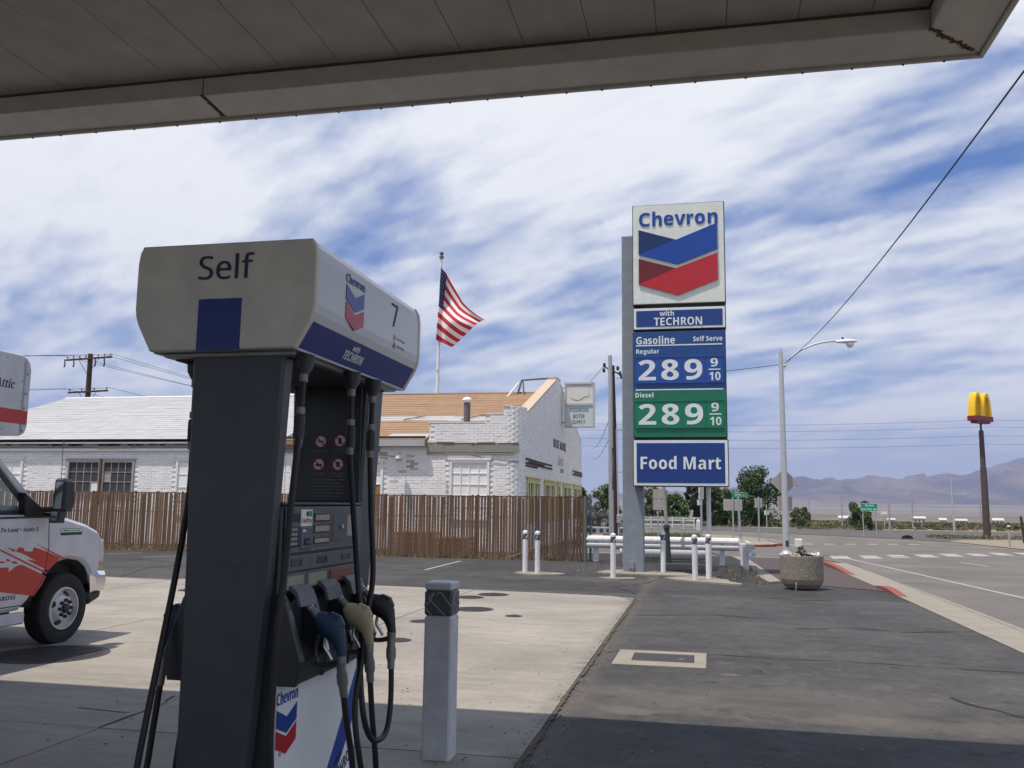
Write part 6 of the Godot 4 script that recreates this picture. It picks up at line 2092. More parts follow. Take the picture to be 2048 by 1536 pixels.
func flag_and_pole() -> void:
	var x := -13.25; var z := -43.6
	var t := thing("flagpole", "white metal flagpole rising behind the tan roof", "flagpole", V(x, 0, z))
	var b := B.new()
	b.tube(V(x - 0.02, 0, z), V(x + 0.10, 14.3, z), 0.13, 0.06, 12)
	part("pole", b, M.bollard_white, t)
	b = B.new()
	b.lathe([W(0.06, 0), W(0.12, 0.04), W(0.12, 0.16), W(0.06, 0.18), W(0.04, 0.22), W(0.12, 0.27), W(0.12, 0.34), W(0.05, 0.40), W(0, 0.41)], 12, Transform3D(Basis(), V(x + 0.10, 14.28, z)))
	part("finial", b, M.faded_print, t)
	b = B.new()
	b.tube(V(x + 0.02, 8.35, z), V(x + 0.02, 8.39, z), 0.125, 0.125, 12)
	part("collar", b, M.bollard_white, t)
	# the flag droops from the hoist, its fly end blown out to the lower right
	b = B.new()
	var nu := 64; var nv := 52
	var hoist_top := V(x + 0.10, 13.9, z); var hoist_bot := V(x - 0.02, 9.95, z)
	var pos := func(u: float, v: float) -> Vector3:  # u along the fly, v down the hoist
		var o := hoist_top.lerp(hoist_bot, v)
		# the upper edge falls steeply, the lower edge hangs closer in
		var un := 0.10 * u / 0.40 if u < 0.40 else 0.10 + 0.90 * (u - 0.40) / 0.60
		var reach := lerpf(2.25, 0.95, pow(v, 1.2)) * un + (0.12 * (u / 0.4) * (1.0 - v) if u < 0.4 else 0.12 * (1.0 - v) * (1.0 - (u - 0.4) / 0.6))
		var fall := lerpf(3.45, 0.45, pow(v, 0.8)) * pow(un, 0.85)
		var kick := maxf(0.0, u - 0.7) / 0.3
		reach += 0.35 * kick * (1.0 - v)
		fall -= 0.35 * kick * kick * (1.0 - v)
		var ripple := sin(u * 9.0 + v * 3.0) * 0.22 * u + sin(u * 17.0 - v * 5.0) * 0.07 * u
		var fold := sin(v * 9.0 + u * 4.0) * 0.16
		return o + V(reach + 0.5 * fold * u, -fall + 0.10 * ripple, ripple + fold * (0.3 + u) + 0.6 * u + 0.35 * sin(PI * minf(u / 0.4, 1.0)))
	var red := Color(0.50, 0.022, 0.04); var white := Color(0.80, 0.78, 0.78); var blue := Color(0.015, 0.025, 0.12)
	for j in nv:
		for i in nu:
			var u0 := float(i) / nu; var u1 := float(i + 1) / nu; var v0 := float(j) / nv; var v1 := float(j + 1) / nv
			var um := (u0 + u1) / 2; var vm := (v0 + v1) / 2
			b.tint = red if int(vm * 13.0) % 2 == 0 else white
			if um < 0.40 and vm < 7.0 / 13.0: b.tint = blue
			b.quad(pos.call(u0, v0), pos.call(u1, v0), pos.call(u1, v1), pos.call(u0, v1))
	var f := thing("flag", "striped red and white flag with starred blue corner drooping from the flagpole", "flag", hoist_bot)
	part("cloth", b, M.flag_cloth, f)
	b = B.new()
	b.tint = white
	for r in 9:
		for s in (6 if r % 2 == 0 else 5):
			var uc := 0.40 * (s * 2 + (1 if r % 2 == 0 else 2)) / 12.0; var vc := 7.0 / 13.0 * (r + 1) / 10.0
			for side in [0.012, -0.012]:
				var pts := []
				for k in 10:
					var a := TAU * k / 10 - PI / 2
					var rad := 0.016 if k % 2 == 0 else 0.0068
					pts.append((pos.call(uc + cos(a) * rad * 0.62, vc + sin(a) * rad) as Vector3))
				var ctr: Vector3 = pos.call(uc, vc)
				var n: Vector3 = ((pts[2] as Vector3) - ctr).cross((pts[5] as Vector3) - ctr).normalized() * float(side)
				for k in 10: b.flat(ctr + n, pts[k] + n, pts[(k + 1) % 10] + n)
	part("star", b, M.flag_cloth, f)

func truck() -> void:
	# a box truck at the next island, seen from behind its right front; s = -z runs forward
	var t := thing("box_truck", "white rental box truck with red graphics parked at the left edge", "truck", V(-7.75, 0, -6.6))
	var xr := -6.74
	var q := Basis(Vector3.FORWARD, Vector3.UP, Vector3.RIGHT)  # polygon (s, y) pushed out to +x
	var at := func(x: float) -> Transform3D: return Transform3D(q, V(x, 0, 0))
	var pv := func(a: Array) -> PackedVector2Array:
		var r := PackedVector2Array()
		for k in a: r.append(W(k[0], k[1]))
		return r
	var b := B.new()
	var body := [[6.95, 0.40], [7.95, 0.42]]
	body.append_array([[8.08, 0.52], [8.14, 0.62], [8.20, 0.71], [8.30, 0.80], [8.44, 0.868], [8.62, 0.897], [8.80, 0.868], [8.91, 0.80], [8.97, 0.72], [9.0, 0.60], [9.10, 0.62], [9.14, 0.76], [9.185, 0.80], [9.19, 0.95], [9.165, 1.09], [9.08, 1.18], [8.87, 1.262], [8.58, 1.33], [8.34, 1.375], [6.95, 1.375]])
	b.prism(pv.call(body), at.call(-8.74), 2.0, 0.035)
	var cab := part("cab_body", b, M.truck_white, t)
	b = B.new()  # dark liner of the wheel arch
	var arch := [[8.10, 0.43], [8.15, 0.60], [8.21, 0.695], [8.305, 0.785], [8.44, 0.853], [8.62, 0.88], [8.795, 0.853], [8.90, 0.79], [8.955, 0.715], [8.985, 0.60]]
	for i in arch.size() - 1:
		b.quad(V(xr - 0.02, arch[i][1], -float(arch[i][0])), V(-7.1, arch[i][1], -float(arch[i][0])), V(-7.1, arch[i + 1][1], -float(arch[i + 1][0])), V(xr - 0.02, arch[i + 1][1], -float(arch[i + 1][0])))
		b.quad(V(-7.1, 0.40, -float(arch[i][0])), V(-7.1, 0.40, -float(arch[i + 1][0])), V(-7.1, arch[i + 1][1], -float(arch[i + 1][0])), V(-7.1, arch[i][1], -float(arch[i][0])))
	part("wheel_arch_liner", b, M.interior, cab)
	# roof and pillars round real windows
	b = B.new()
	b.prism(pv.call([[7.62, 1.945], [7.45, 2.03], [7.2, 2.08], [6.95, 2.09], [6.95, 1.955], [7.44, 1.92]]), at.call(-8.62), 1.80, 0.06)
	b.prism(pv.call([[8.335, 1.362], [7.62, 1.944], [7.44, 1.918], [7.62, 1.84], [8.12, 1.40], [8.14, 1.362]]), at.call(-6.90), 0.075, 0.02)
	b.prism(pv.call([[8.335, 1.362], [7.62, 1.944], [7.44, 1.918], [7.62, 1.84], [8.12, 1.40], [8.14, 1.362]]), at.call(-8.62), 0.07, 0.02)
	part("cab_roof", b, M.truck_white, t)
	b = B.new()
	b.span(V(-8.6, 1.30, -7.0), V(-6.87, 1.96, -6.94))
	part("cab_rear_wall", b, M.interior, t)
	b = B.new()
	for k in [[[6.97, 1.376], [7.02, 1.376], [7.02, 1.955], [6.97, 1.955]], [[7.02, 1.376], [8.16, 1.376], [8.10, 1.42], [7.02, 1.42]], [[8.10, 1.42], [7.60, 1.85], [7.56, 1.82], [8.02, 1.42]], [[7.60, 1.85], [7.46, 1.925], [7.44, 1.89], [7.56, 1.82]], [[7.46, 1.925], [7.02, 1.955], [7.02, 1.915], [7.44, 1.89]]]:
		b.prism(pv.call(k), at.call(-6.845), 0.024, 0.004)
	part("window_rubber", b, M.black_plastic, t)
	b = B.new()
	b.prism(pv.call([[7.0, 1.40], [8.08, 1.40], [7.60, 1.83], [7.45, 1.905], [7.0, 1.935]]), at.call(-6.835), 0.003, 0.0, false)
	part("door_glass", b, M.cab_glass, t)
	b = B.new()
	b.prism(pv.call([[7.0, 1.38], [8.10, 1.38], [7.60, 1.83], [7.45, 1.905], [7.0, 1.935]]), at.call(-8.60), 0.003, 0.0, false)
	part("door_glass", b, M.cab_glass, t)
	for x in [-7.22, -8.15]:
		b = B.new()
		b.box(V(x, 1.30, -7.25), V(0.5, 0.7, 0.16), Basis(Vector3.RIGHT, 0.15), 0.05)
		b.box(V(x, 1.74, -7.20), V(0.26, 0.18, 0.10), Basis(Vector3.RIGHT, 0.15), 0.04)
		part("seat", b, M.seat_cloth, t)
	b = B.new()
	b.prism(pv.call([[7.85, 1.20], [8.28, 1.20], [8.26, 1.40], [8.02, 1.47], [7.88, 1.42]]), at.call(-8.55), 1.62, 0.03)
	part("dashboard", b, M.interior, t)
	b = B.new()
	var ring := []
	for i in 17: ring.append(V(-8.12 + 0.19 * cos(TAU * i / 16), 1.47 + 0.17 * sin(TAU * i / 16), -7.72 - 0.10 * sin(TAU * i / 16)))
	var rr := []
	rr.resize(17); rr.fill(0.016)
	b.ring_path(ring, rr, 6)
	part("steering_wheel", b, M.black_plastic, t)
	b = B.new()
	b.prism(pv.call([[7.67, 1.725], [7.735, 1.745], [7.85, 1.67], [7.88, 1.612], [7.81, 1.615], [7.695, 1.69]]), at.call(-6.95), 0.03, 0.01)
	part("inside_mirror", b, M.head_cream, t)
	b = B.new()
	b.prism(pv.call([[7.90, 1.60], [8.24, 1.40], [8.24, 1.345], [7.93, 1.345]]), at.call(-6.835), 0.09, 0.01)
	b.prism(pv.call([[6.95, 1.33], [8.26, 1.345], [8.26, 1.362], [6.95, 1.355]]), at.call(-6.75), 0.02, 0.004)
	part("window_trim", b, M.black_plastic, t)
	b = B.new()
	b.poly([V(-8.55, 1.40, -8.30), V(-6.91, 1.40, -8.30), V(-6.95, 1.93, -7.655), V(-8.52, 1.93, -7.655)], V(-7.7, 1.5, -7.2))
	part("windscreen", b, M.cab_glass, t)
	# seams
	b = B.new()
	var seam := [[8.256, 1.34], [8.285, 1.034], [8.244, 0.734], [8.12, 0.56], [7.995, 0.468]]
	for i in seam.size() - 1: b.tube(V(xr + 0.001, seam[i][1], -float(seam[i][0])), V(xr + 0.001, seam[i + 1][1], -float(seam[i + 1][0])), 0.004, 0.004, 5)
	b.tube(V(xr, 0.468, -6.95), V(xr, 0.470, -7.98), 0.006, 0.006, 5)
	part("door_seam", b, M.black_plastic, t)
	b = B.new()
	b.span(V(-6.80, 0.28, -8.02), V(-6.735, 0.40, -6.95), 0.015)
	part("running_board", b, M.silver_paint, t)
	# red graphics, thin film on the side
	var film := func(called: String, shapes: Array, m: Material) -> void:
		var g := B.new()
		for s in shapes: g.prism(pv.call(s), at.call(xr - 0.001), 0.0025, 0.0, false)
		part(called, g, m, t)
	film.call("red_graphic", [[[6.96, 0.75], [6.96, 0.90], [7.747, 0.86], [7.751, 0.815], [7.841, 0.865], [7.919, 0.878], [8.278, 0.735], [8.233, 0.655], [8.124, 0.545]]], M.truck_red)
	film.call("red_graphic", [[[8.07, 1.045], [8.279, 0.985], [8.47, 0.915], [8.42, 0.872], [8.30, 0.79], [7.973, 0.925], [8.109, 0.905], [7.926, 0.985], [7.823, 1.015], [7.857, 1.053], [7.928, 1.042], [7.942, 1.012], [8.05, 0.999]]], M.truck_red)
	film.call("red_graphic", [[[8.039, 1.10], [8.556, 0.905], [8.53, 0.893], [8.28, 0.995]], [[7.701, 1.060], [7.822, 1.028], [7.80, 1.008]], [[7.608, 1.048], [8.295, 0.775], [8.286, 0.757], [7.610, 1.03]]], M.truck_red)
	film.call("red_graphic", [[[7.697, 0.945], [7.746, 0.940], [7.767, 0.918], [7.709, 0.922]], [[7.777, 0.920], [7.837, 0.914], [7.869, 0.888], [7.799, 0.895]], [[7.60, 0.93], [7.67, 0.925], [7.70, 0.905], [7.61, 0.908]], [[7.45, 0.965], [7.53, 0.958], [7.56, 0.935], [7.47, 0.94]]], M.truck_red)
	var fwd := Vector3.FORWARD
	word(t, "Easy To Load • Seats 3", V(xr, 1.222, -7.78), fwd, Vector3.UP, 0.66, 0.056, M.print_black, 0.002, bold, 0.2)
	word(t, "GVW GROSS", V(xr, 0.56, -7.66), fwd, Vector3.UP, 0.42, 0.042, M.print_black, 0.002, bold, 0.2)
	b = B.new()
	b.span(V(xr - 0.001, 1.162, -8.79), V(xr + 0.002, 1.224, -8.447))
	var tg := part("label_plate", b, M.print_green, t)
	b = B.new()
	b.span(V(xr + 0.001, 1.186, -8.78), V(xr + 0.003, 1.216, -8.457))
	part("label_field", b, M.print_white, tg)
	b = B.new()
	b.span(V(xr + 0.001, 1.152, -8.785), V(xr + 0.0032, 1.178, -8.45))
	part("label_strip", b, M.print_black, tg)
	word(tg, "TRIMLINE FUEL GAUGE", V(xr + 0.003, 1.201, -8.62), fwd, Vector3.UP, 0.29, 0.017, M.print_black, 0.0015)
	# lamp, bumper, wheel arch
	b = B.new()
	b.prism(pv.call([[9.085, 1.095], [9.172, 1.085], [9.192, 0.91], [9.155, 0.765], [9.115, 0.90]]), at.call(-6.80), 0.068, 0.012)
	var hl := part("headlight", b, M.lamp_lens, t)
	b = B.new()
	b.prism(pv.call([[9.095, 1.085], [9.16, 1.075], [9.178, 0.91], [9.15, 0.79], [9.122, 0.90]]), at.call(-6.81), 0.066, 0.01)
	b.span(V(-6.742, 0.985, -9.175), V(-6.738, 1.0, -9.10))
	part("reflector", b, M.chrome, hl)
	b = B.new()
	b.prism(pv.call([[9.105, 0.84], [9.165, 0.84], [9.158, 0.78], [9.125, 0.80]]), at.call(-6.79), 0.062, 0.008)
	part("turn_signal", b, M.amber, hl)
	b = B.new()
	b.prism(pv.call([[8.985, 0.70], [9.10, 0.735], [9.24, 0.725], [9.26, 0.62], [9.24, 0.505], [9.02, 0.495]]), at.call(-8.80), 2.09, 0.045)
	part("bumper", b, M.chrome, t)
	b = B.new()
	b.prism(pv.call([[8.96, 0.50], [9.21, 0.50], [9.19, 0.43], [9.02, 0.37]]), at.call(-8.74), 1.99, 0.02)
	part("air_dam", b, M.black_plastic, t)
	b = B.new()
	b.span(V(-8.4, 0.78, -9.2), V(-7.1, 1.08, -9.17), 0.01)
	part("grille", b, M.black_plastic, t)
	b = B.new()
	b.span(V(-8.6, 0.42, -9.0), V(-6.98, 0.92, -8.05))
	b.span(V(-8.6, 0.32, -8.05), V(-6.95, 0.42, -2.6))
	part("chassis", b, M.interior, t)
	# wheels: 16 inch, eight studs
	var wheel := func(x: float, z: float, side: float) -> void:
		var xf := Transform3D(Basis(Vector3.BACK, -PI / 2 * side), V(x, 0.372, z))
		var w := B.new()
		w.lathe([W(0.22, -0.22), W(0.33, -0.225), W(0.36, -0.20), W(0.373, -0.17), W(0.374, -0.11), W(0.366, -0.108), W(0.366, -0.10), W(0.374, -0.098), W(0.373, -0.03), W(0.362, -0.008), W(0.34, 0.0), W(0.29, 0.006), W(0.25, -0.002), W(0.222, -0.012)], 40, xf)
		var ty := part("wheel", w, M.tyre, t)
		w = B.new()
		w.lathe([W(0.226, -0.012), W(0.222, 0.004), W(0.208, 0.006), W(0.20, -0.03), W(0.19, -0.055), W(0.165, -0.045), W(0.135, -0.012), W(0.118, 0.004), W(0.085, 0.008), W(0.0, 0.008)], 40, xf)
		var rim := part("rim", w, M.rim_paint, ty)
		w = B.new()
		for i in 4:
			var a := TAU * i / 4 + 0.35
			w.lathe([W(0, 0.010), W(0.034, 0.010), W(0.036, 0.0)], 14, xf * Transform3D(Basis(Vector3.UP, -a) * Basis(Vector3.BACK, -0.78), V(cos(a) * 0.155, -0.028, sin(a) * 0.155)))
		part("hand_hole", w, M.interior, rim)
		w = B.new()
		for i in 8:
			var a := TAU * i / 8
			w.lathe([W(0.019, 0.0), W(0.019, 0.028), W(0.012, 0.036), W(0, 0.037)], 8, xf * Transform3D(Basis(), V(cos(a) * 0.085, 0.006, sin(a) * 0.085)))
		w.lathe([W(0.05, 0.0), W(0.05, 0.03), W(0.035, 0.045), W(0, 0.048)], 12, xf * Transform3D(Basis(), V(0, 0.006, 0)))
		part("lug_nut", w, M.black_plastic, rim)
	wheel.call(-6.745, -8.60, 1.0)
	wheel.call(-8.74, -8.60, -1.0)
	wheel.call(-6.78, -4.3, 1.0)
	wheel.call(-8.74, -4.3, -1.0)
	# towing mirror on its arm
	b = B.new()
	b.tube(V(-6.72, 1.43, -8.12), V(-6.50, 1.44, -8.20), 0.03, 0.028, 8)
	b.tube(V(-6.72, 1.38, -8.15), V(-6.50, 1.36, -8.17), 0.022, 0.022, 8)
	b.prism(pv.call([[8.135, 1.735], [8.165, 1.755], [8.275, 1.75], [8.315, 1.71], [8.335, 1.53], [8.315, 1.41], [8.18, 1.405], [8.12, 1.43]]), at.call(-6.60), 0.115, 0.035)
	b.prism(pv.call([[8.085, 1.425], [8.215, 1.43], [8.20, 1.29], [8.075, 1.295]]), at.call(-6.59), 0.10, 0.025)
	var mir := part("wing_mirror", b, M.black_plastic, t)
	b = B.new()
	b.poly([V(-6.585, 1.44, -8.117), V(-6.50, 1.44, -8.117), V(-6.50, 1.72, -8.132), V(-6.585, 1.72, -8.132)], V(-6.5, 1.5, -8.5))
	b.poly([V(-6.58, 1.31, -8.072), V(-6.50, 1.31, -8.072), V(-6.50, 1.41, -8.080), V(-6.58, 1.41, -8.080)], V(-6.5, 1.4, -8.5))
	part("mirror_glass", b, M.chrome, mir)
	# cargo box with the part over the cab
	b = B.new()
	var xb := -6.70
	b.prism(pv.call([[2.6, 0.72], [6.85, 0.72], [6.85, 2.16], [7.50, 2.155], [7.69, 2.165], [7.69, 2.985], [2.6, 3.0]]), at.call(-8.88), 2.18, 0.012)
	part("cargo_box", b, M.truck_white, t)
	b = B.new()
	b.prism(pv.call([[7.692, 2.167], [7.73, 2.17], [7.79, 2.20], [7.815, 2.26], [7.815, 2.85], [7.79, 2.93], [7.74, 2.975], [7.692, 2.985]]), at.call(-8.876), 2.168, 0.03)
	part("corner_cap", b, M.silver_paint, t)
	film = func(called: String, shapes: Array, m: Material, x: float) -> void:
		var g := B.new()
		for s in shapes: g.prism(pv.call(s), at.call(x), 0.003, 0.0, false)
		part(called, g, m, t)
	film.call("red_stripe", [[[2.62, 2.29], [7.688, 2.285], [7.688, 2.425], [2.62, 2.44]]], M.truck_red, xb - 0.001)
	film.call("red_stripe", [[[7.695, 2.285], [7.783, 2.283], [7.783, 2.42], [7.695, 2.425]]], M.truck_red, -6.709)
	word(t, "Your Attic", V(xb, 2.675, -7.31), fwd, Vector3.UP, 0.52, 0.095, M.print_black, 0.002, serif, 0.25)
	b = B.new()
	for k in [[7.68, 2.90], [7.74, 2.80], [7.735, 2.60], [7.73, 2.45], [7.725, 2.22], [7.45, 2.22], [7.2, 2.22], [7.45, 2.93], [7.0, 2.93], [7.66, 2.52], [7.66, 2.72]]:
		b.tube(V(xb - 0.005, k[1], -float(k[0])), V(xb + 0.006, k[1], -float(k[0])), 0.011, 0.008, 6)
	part("rivet", b, M.galvanised, t)

func nozzle(parent: Node, xf: Transform3D, body: Material, label: String) -> void:
	xf = xf * Transform3D(Basis().scaled(V(0.9, 0.9, 0.9)), Vector3.ZERO)
	# spout up and to -x, grip down to +x; the body a rounded boot that narrows into the grip
	var b := B.new()
	var flat := xf * Transform3D(Basis(V(1, 0, 0), V(0, 1, 0), V(0, 0, 0.74)), Vector3.ZERO)
	var ps := []; var rs := []
	for k in [[-0.052, 0.066, 0.020], [-0.040, 0.056, 0.034], [-0.016, 0.036, 0.052], [0.012, 0.020, 0.062], [0.040, 0.002, 0.060], [0.062, -0.028, 0.048], [0.076, -0.062, 0.034], [0.086, -0.100, 0.026], [0.093, -0.138, 0.0235]]:
		ps.append(V(k[0], k[1], 0)); rs.append(k[2])
	var g := B.new()
	g.ring_path(ps, rs, 18)
	for i in range(0, g.P.size(), 3):
		var n := []
		for k in 3: n.append((flat.basis.inverse().transposed() * g.N[i + k]).normalized())
		b.tri(flat * g.P[i], flat * g.P[i + 1], flat * g.P[i + 2], n[0], n[1], n[2])
	b.prism(PackedVector2Array([W(0.0, 0.072), W(0.03, 0.082), W(0.078, 0.062), W(0.098, 0.02), W(0.088, -0.02), W(0.06, 0.03)]), xf * Transform3D(Basis(), V(0, 0, -0.022)), 0.044, 0.012)
	var nz := part("nozzle", b, body, parent, label)
	b = B.new()
	b.ring_path([xf * V(-0.03, 0.05, 0), xf * V(-0.085, 0.105, 0), xf * V(-0.14, 0.15, 0), xf * V(-0.215, 0.175, 0)], [0.020, 0.0155, 0.0125, 0.0115], 12)
	part("spout", b, M.hose_metal, nz)
	b = B.new()
	for i in 5: b.ring_path([xf * V(-0.075 - 0.014 * i, 0.096 + 0.0115 * i, 0), xf * V(-0.081 - 0.014 * i, 0.101 + 0.0115 * i, 0)], [0.019, 0.019], 12)
	part("spring", b, M.steel, nz)
	b = B.new()
	b.hose([xf * V(-0.03, -0.03, 0), xf * V(-0.045, -0.10, 0), xf * V(-0.03, -0.165, 0), xf * V(0.03, -0.175, 0), xf * V(0.095, -0.155, 0)], 0.012, 8)
	part("hand_guard", b, M.black_plastic, nz)
	b = B.new()
	b.hose([xf * V(0.005, -0.04, 0), xf * V(0.0, -0.085, 0), xf * V(0.022, -0.12, 0), xf * V(0.04, -0.15, 0)], 0.008, 6)
	part("lever", b, M.steel, nz)
	b = B.new()
	b.ring_path([xf * V(0.088, -0.13, 0), xf * V(0.092, -0.175, 0)], [0.024, 0.021], 12)
	part("collar", b, M.hose_metal, nz)

func fuel_hose(parent: Node, down: Array, low: Array, label: String) -> void:
	# the fixed drop from the head with its breakaway, then the free loop back up to the nozzle
	var b := B.new()
	b.hose(down + low, 0.0142, 10, 7)
	var h := part("hose", b, M.black_rubber, parent, label)
	var d: Vector3 = (down[1] - down[0]).normalized()
	var p: Vector3 = down[0]
	b = B.new()
	b.ring_path([p - d * 0.03, p + d * 0.02, p + d * 0.04, p + d * 0.055], [0.045, 0.04, 0.03, 0.02], 12)
	part("swivel", b, M.black_plastic, h)
	b = B.new()
	b.ring_path([p + d * 0.055, p + d * 0.09], [0.020, 0.020], 6)
	b.ring_path([p + d * 0.205, p + d * 0.235], [0.020, 0.020], 6)
	b.ring_path([p + d * 0.345, p + d * 0.38], [0.021, 0.019], 8)
	part("hose_fitting", b, M.hose_metal, h)
	b = B.new()
	b.ring_path([p + d * 0.24, p + d * 0.25, p + d * 0.335, p + d * 0.345], [0.020, 0.024, 0.024, 0.020], 12)
	part("breakaway_coupling", b, M.black_plastic, h)
	var e: Vector3 = low[-1]
	var u: Vector3 = (low[-2] - e).normalized()
	b = B.new()
	b.ring_path([e - u * 0.005, e + u * 0.03, e + u * 0.045, e + u * 0.085, e + u * 0.10, e + u * 0.14], [0.020, 0.021, 0.025, 0.025, 0.019, 0.018], 10)
	part("nozzle_swivel", b, M.hose_metal, h)

func fuel_pump() -> void:
	var t := thing("fuel_pump", "dark grey fuel dispenser with wide pale head marked Self and number 7", "fuel pump", V(-2.0, 0, -4.15))
	var X := Vector3.RIGHT; var Y := Vector3.UP; var Zm := Vector3.FORWARD
	# head: rounded sides, blue lower facets, cream end plates
	var prof := PackedVector2Array([W(-1.70, 2.205), W(-1.632, 2.322), W(-1.618, 2.36), W(-1.612, 2.40), W(-1.612, 2.605), W(-1.620, 2.652), W(-1.637, 2.682), W(-2.450, 2.682), W(-2.465, 2.652), W(-2.472, 2.605), W(-2.472, 2.40), W(-2.466, 2.36), W(-2.452, 2.322), W(-2.388, 2.205)])
	var b := B.new()
	b.prism(prof, Transform3D(Basis(), V(0, 0, -4.90)), 1.40)
	var head := part("head", b, M.head_silver, t)
	var plate := func(z: float, called: String) -> Node:
		var g := B.new()
		var big := PackedVector2Array()
		for p in prof: big.append(W(-2.042, 2.45) + (p - W(-2.042, 2.45)) * W(1.010, 1.010))
		g.prism(big, Transform3D(Basis(), V(0, 0, z)), 0.035, 0.006)
		return part(called, g, M.head_cream, head)
	var near: Node = plate.call(-3.503, "end_plate")
	plate.call(-4.935, "end_plate")
	var zf := -3.468
	word(near, "Self", V(-2.035, 2.575, zf), X, Y, 0.265, 0.118, M.navy_print, 0.004, plain)
	b = B.new()
	b.span(V(-2.16, 2.200, zf - 0.002), V(-1.952, 2.430, zf + 0.002))
	part("blue_patch", b, M.head_blue, near)
	for s in [1.0, -1.0]:
		b = B.new()
		var f := func(x: float, y: float, z: float) -> Vector3: return V(-2.042 + s * (x + 2.042), y, z)
		b.poly([f.call(-1.698, 2.205, -3.506), f.call(-1.698, 2.205, -4.898), f.call(-1.6295, 2.3235, -4.898), f.call(-1.6295, 2.3235, -3.506)], V(-2.055, 2.5, -4.2))
		part("blue_band", b, M.head_blue, head)
	b = B.new()
	b.span(V(-2.365, 2.185, -4.86), V(-1.725, 2.203, -3.54), 0.005)
	var under := part("underside_frame", b, M.sign_back, head)
	b = B.new()
	b.span(V(-2.34, 2.178, -4.80), V(-1.77, 2.184, -3.60))
	part("underside_panel", b, M.interior, under)
	b = B.new()
	b.span(V(-1.720, 2.197, -4.90), V(-1.694, 2.211, -3.506), 0.003)
	b.span(V(-2.394, 2.197, -4.90), V(-2.368, 2.211, -3.506), 0.003)
	part("edge_trim", b, M.galvanised, head)
	# the side that shows: emblem, number, notices
	var xs := -1.6115
	word(head, "Chevron", V(xs, 2.598, -3.925), Zm, Y, 0.235, 0.044, M.sign_blue, 0.002)
	emblem(head, V(xs, 2.463, -3.925), Zm, Y, 0.225, 0.205, 0.003, false)
	word(head, "7", V(xs, 2.555, -4.49), Zm, Y, 0.095, 0.125, M.navy_print, 0.003, plain)
	for k in [[2.435, "Turn Off Engine"], [2.395, "No Smoking"]]:
		word(head, k[1], V(xs - 0.001, k[0], -4.60), Zm, Y, 0.14 if k[0] > 2.4 else 0.11, 0.018, M.print_pale, 0.0015, plain)
		b = B.new()
		b.lathe([W(0.014, 0), W(0.017, 0.002), W(0.02, 0)], 14, Transform3D(Basis(Vector3.BACK, -PI / 2), V(xs - 0.001, k[0], -4.495)))
		b.box(V(xs, k[0], -4.495), V(0.002, 0.004, 0.032), Basis(X, 0.8))
		part("pictogram", b, M.print_red, head)
	var fn := V(0.1185, 0.0685, 0).normalized(); var fu := V(0.0685, 0.1185, 0).normalized()
	var fc := V(-1.6633, 2.2645, 0) + fn * 0.001
	fn = V(fn.x, -fn.y, 0)
	word(head, "with", fc + fu * 0.034 + V(0.001, 0, -4.045), Zm, fu, 0.085, 0.03, M.print_white, 0.002)
	word(head, "TECHRON", fc - fu * 0.012 + V(0.001, 0, -4.06), Zm, fu, 0.24, 0.045, M.print_white, 0.002)
	# the two columns
	var col := func(z0: float, z1: float, called: String) -> Node:
		var g := B.new()
		g.prism(PackedVector2Array([W(-2.195, 0.0), W(-1.915, 0.0), W(-1.820, 1.264), W(-1.780, 2.20), W(-2.235, 2.20), W(-2.210, 1.264)]), Transform3D(Basis(), V(0, 0, z0)), z1 - z0, 0.014)
		var o := part(called, g, M.pump_grey, t)
		g = B.new()
		g.span(V(-2.198, 1.262, z1 - 0.01), V(-1.832, 1.2655, z1 + 0.0006))
		part("panel_seam", g, M.pump_dark, o)
		return o
	col.call(-3.64, -3.56, "column")
	var far: Node = col.call(-4.80, -4.585, "column")
	# cabinet between them
	b = B.new()
	b.span(V(-2.205, 0.0, -4.584), V(-1.80, 1.53, -3.645), 0.01)
	part("cabinet", b, M.pump_dark, t)
	b = B.new()
	b.span(V(-2.20, 1.531, -4.584), V(-1.80, 1.545, -3.646), 0.004)
	part("cabinet_top", b, M.pump_grey, t)
	# notice panel on the far column
	b = B.new()
	b.span(V(-2.185, 1.55, -4.586), V(-1.815, 2.19, -4.572), 0.003)
	var note := part("notice_panel", b, M.pump_dark, far)
	var zc := -4.571
	var k2 := 0
	for p in [[-2.048, 1.878, "No Smoking"], [-1.935, 1.882, "Do Not Leave\nPump Unattended"], [-2.055, 1.752, "Turn Off Engine"], [-1.942, 1.752, "Place Containers\non Ground"]]:
		b = B.new()
		b.lathe([W(0, 0.0), W(0.031, 0.0), W(0.031, -0.003)], 24, Transform3D(Basis(X, PI / 2), V(p[0], p[1], zc)))
		var disc := part("notice_disc", b, M.print_white, note)
		b = B.new()
		b.lathe([W(0.029, 0.0), W(0.030, 0.003), W(0.036, 0.003), W(0.037, 0.0)], 24, Transform3D(Basis(X, PI / 2), V(p[0], p[1], zc)))
		b.box(V(p[0], p[1], zc + 0.002), V(0.062, 0.006, 0.003), Basis(Vector3.BACK, -0.78))
		part("prohibition_ring", b, M.print_red, note)
		b = B.new()
		if k2 == 0: b.box(V(p[0], p[1], zc + 0.001), V(0.036, 0.006, 0.001))
		elif k2 == 1: b.prism(PackedVector2Array([W(-0.008, -0.018), W(0.008, -0.018), W(0.01, 0.006), W(0.0, 0.02), W(-0.01, 0.006)]), Transform3D(Basis(), V(p[0], p[1], zc + 0.0005)), 0.001)
		elif k2 == 2: b.box(V(p[0], p[1] - 0.004, zc + 0.001), V(0.034, 0.014, 0.001))
		else: b.box(V(p[0], p[1], zc + 0.001), V(0.02, 0.028, 0.001))
		part("notice_symbol", b, M.print_black, note)
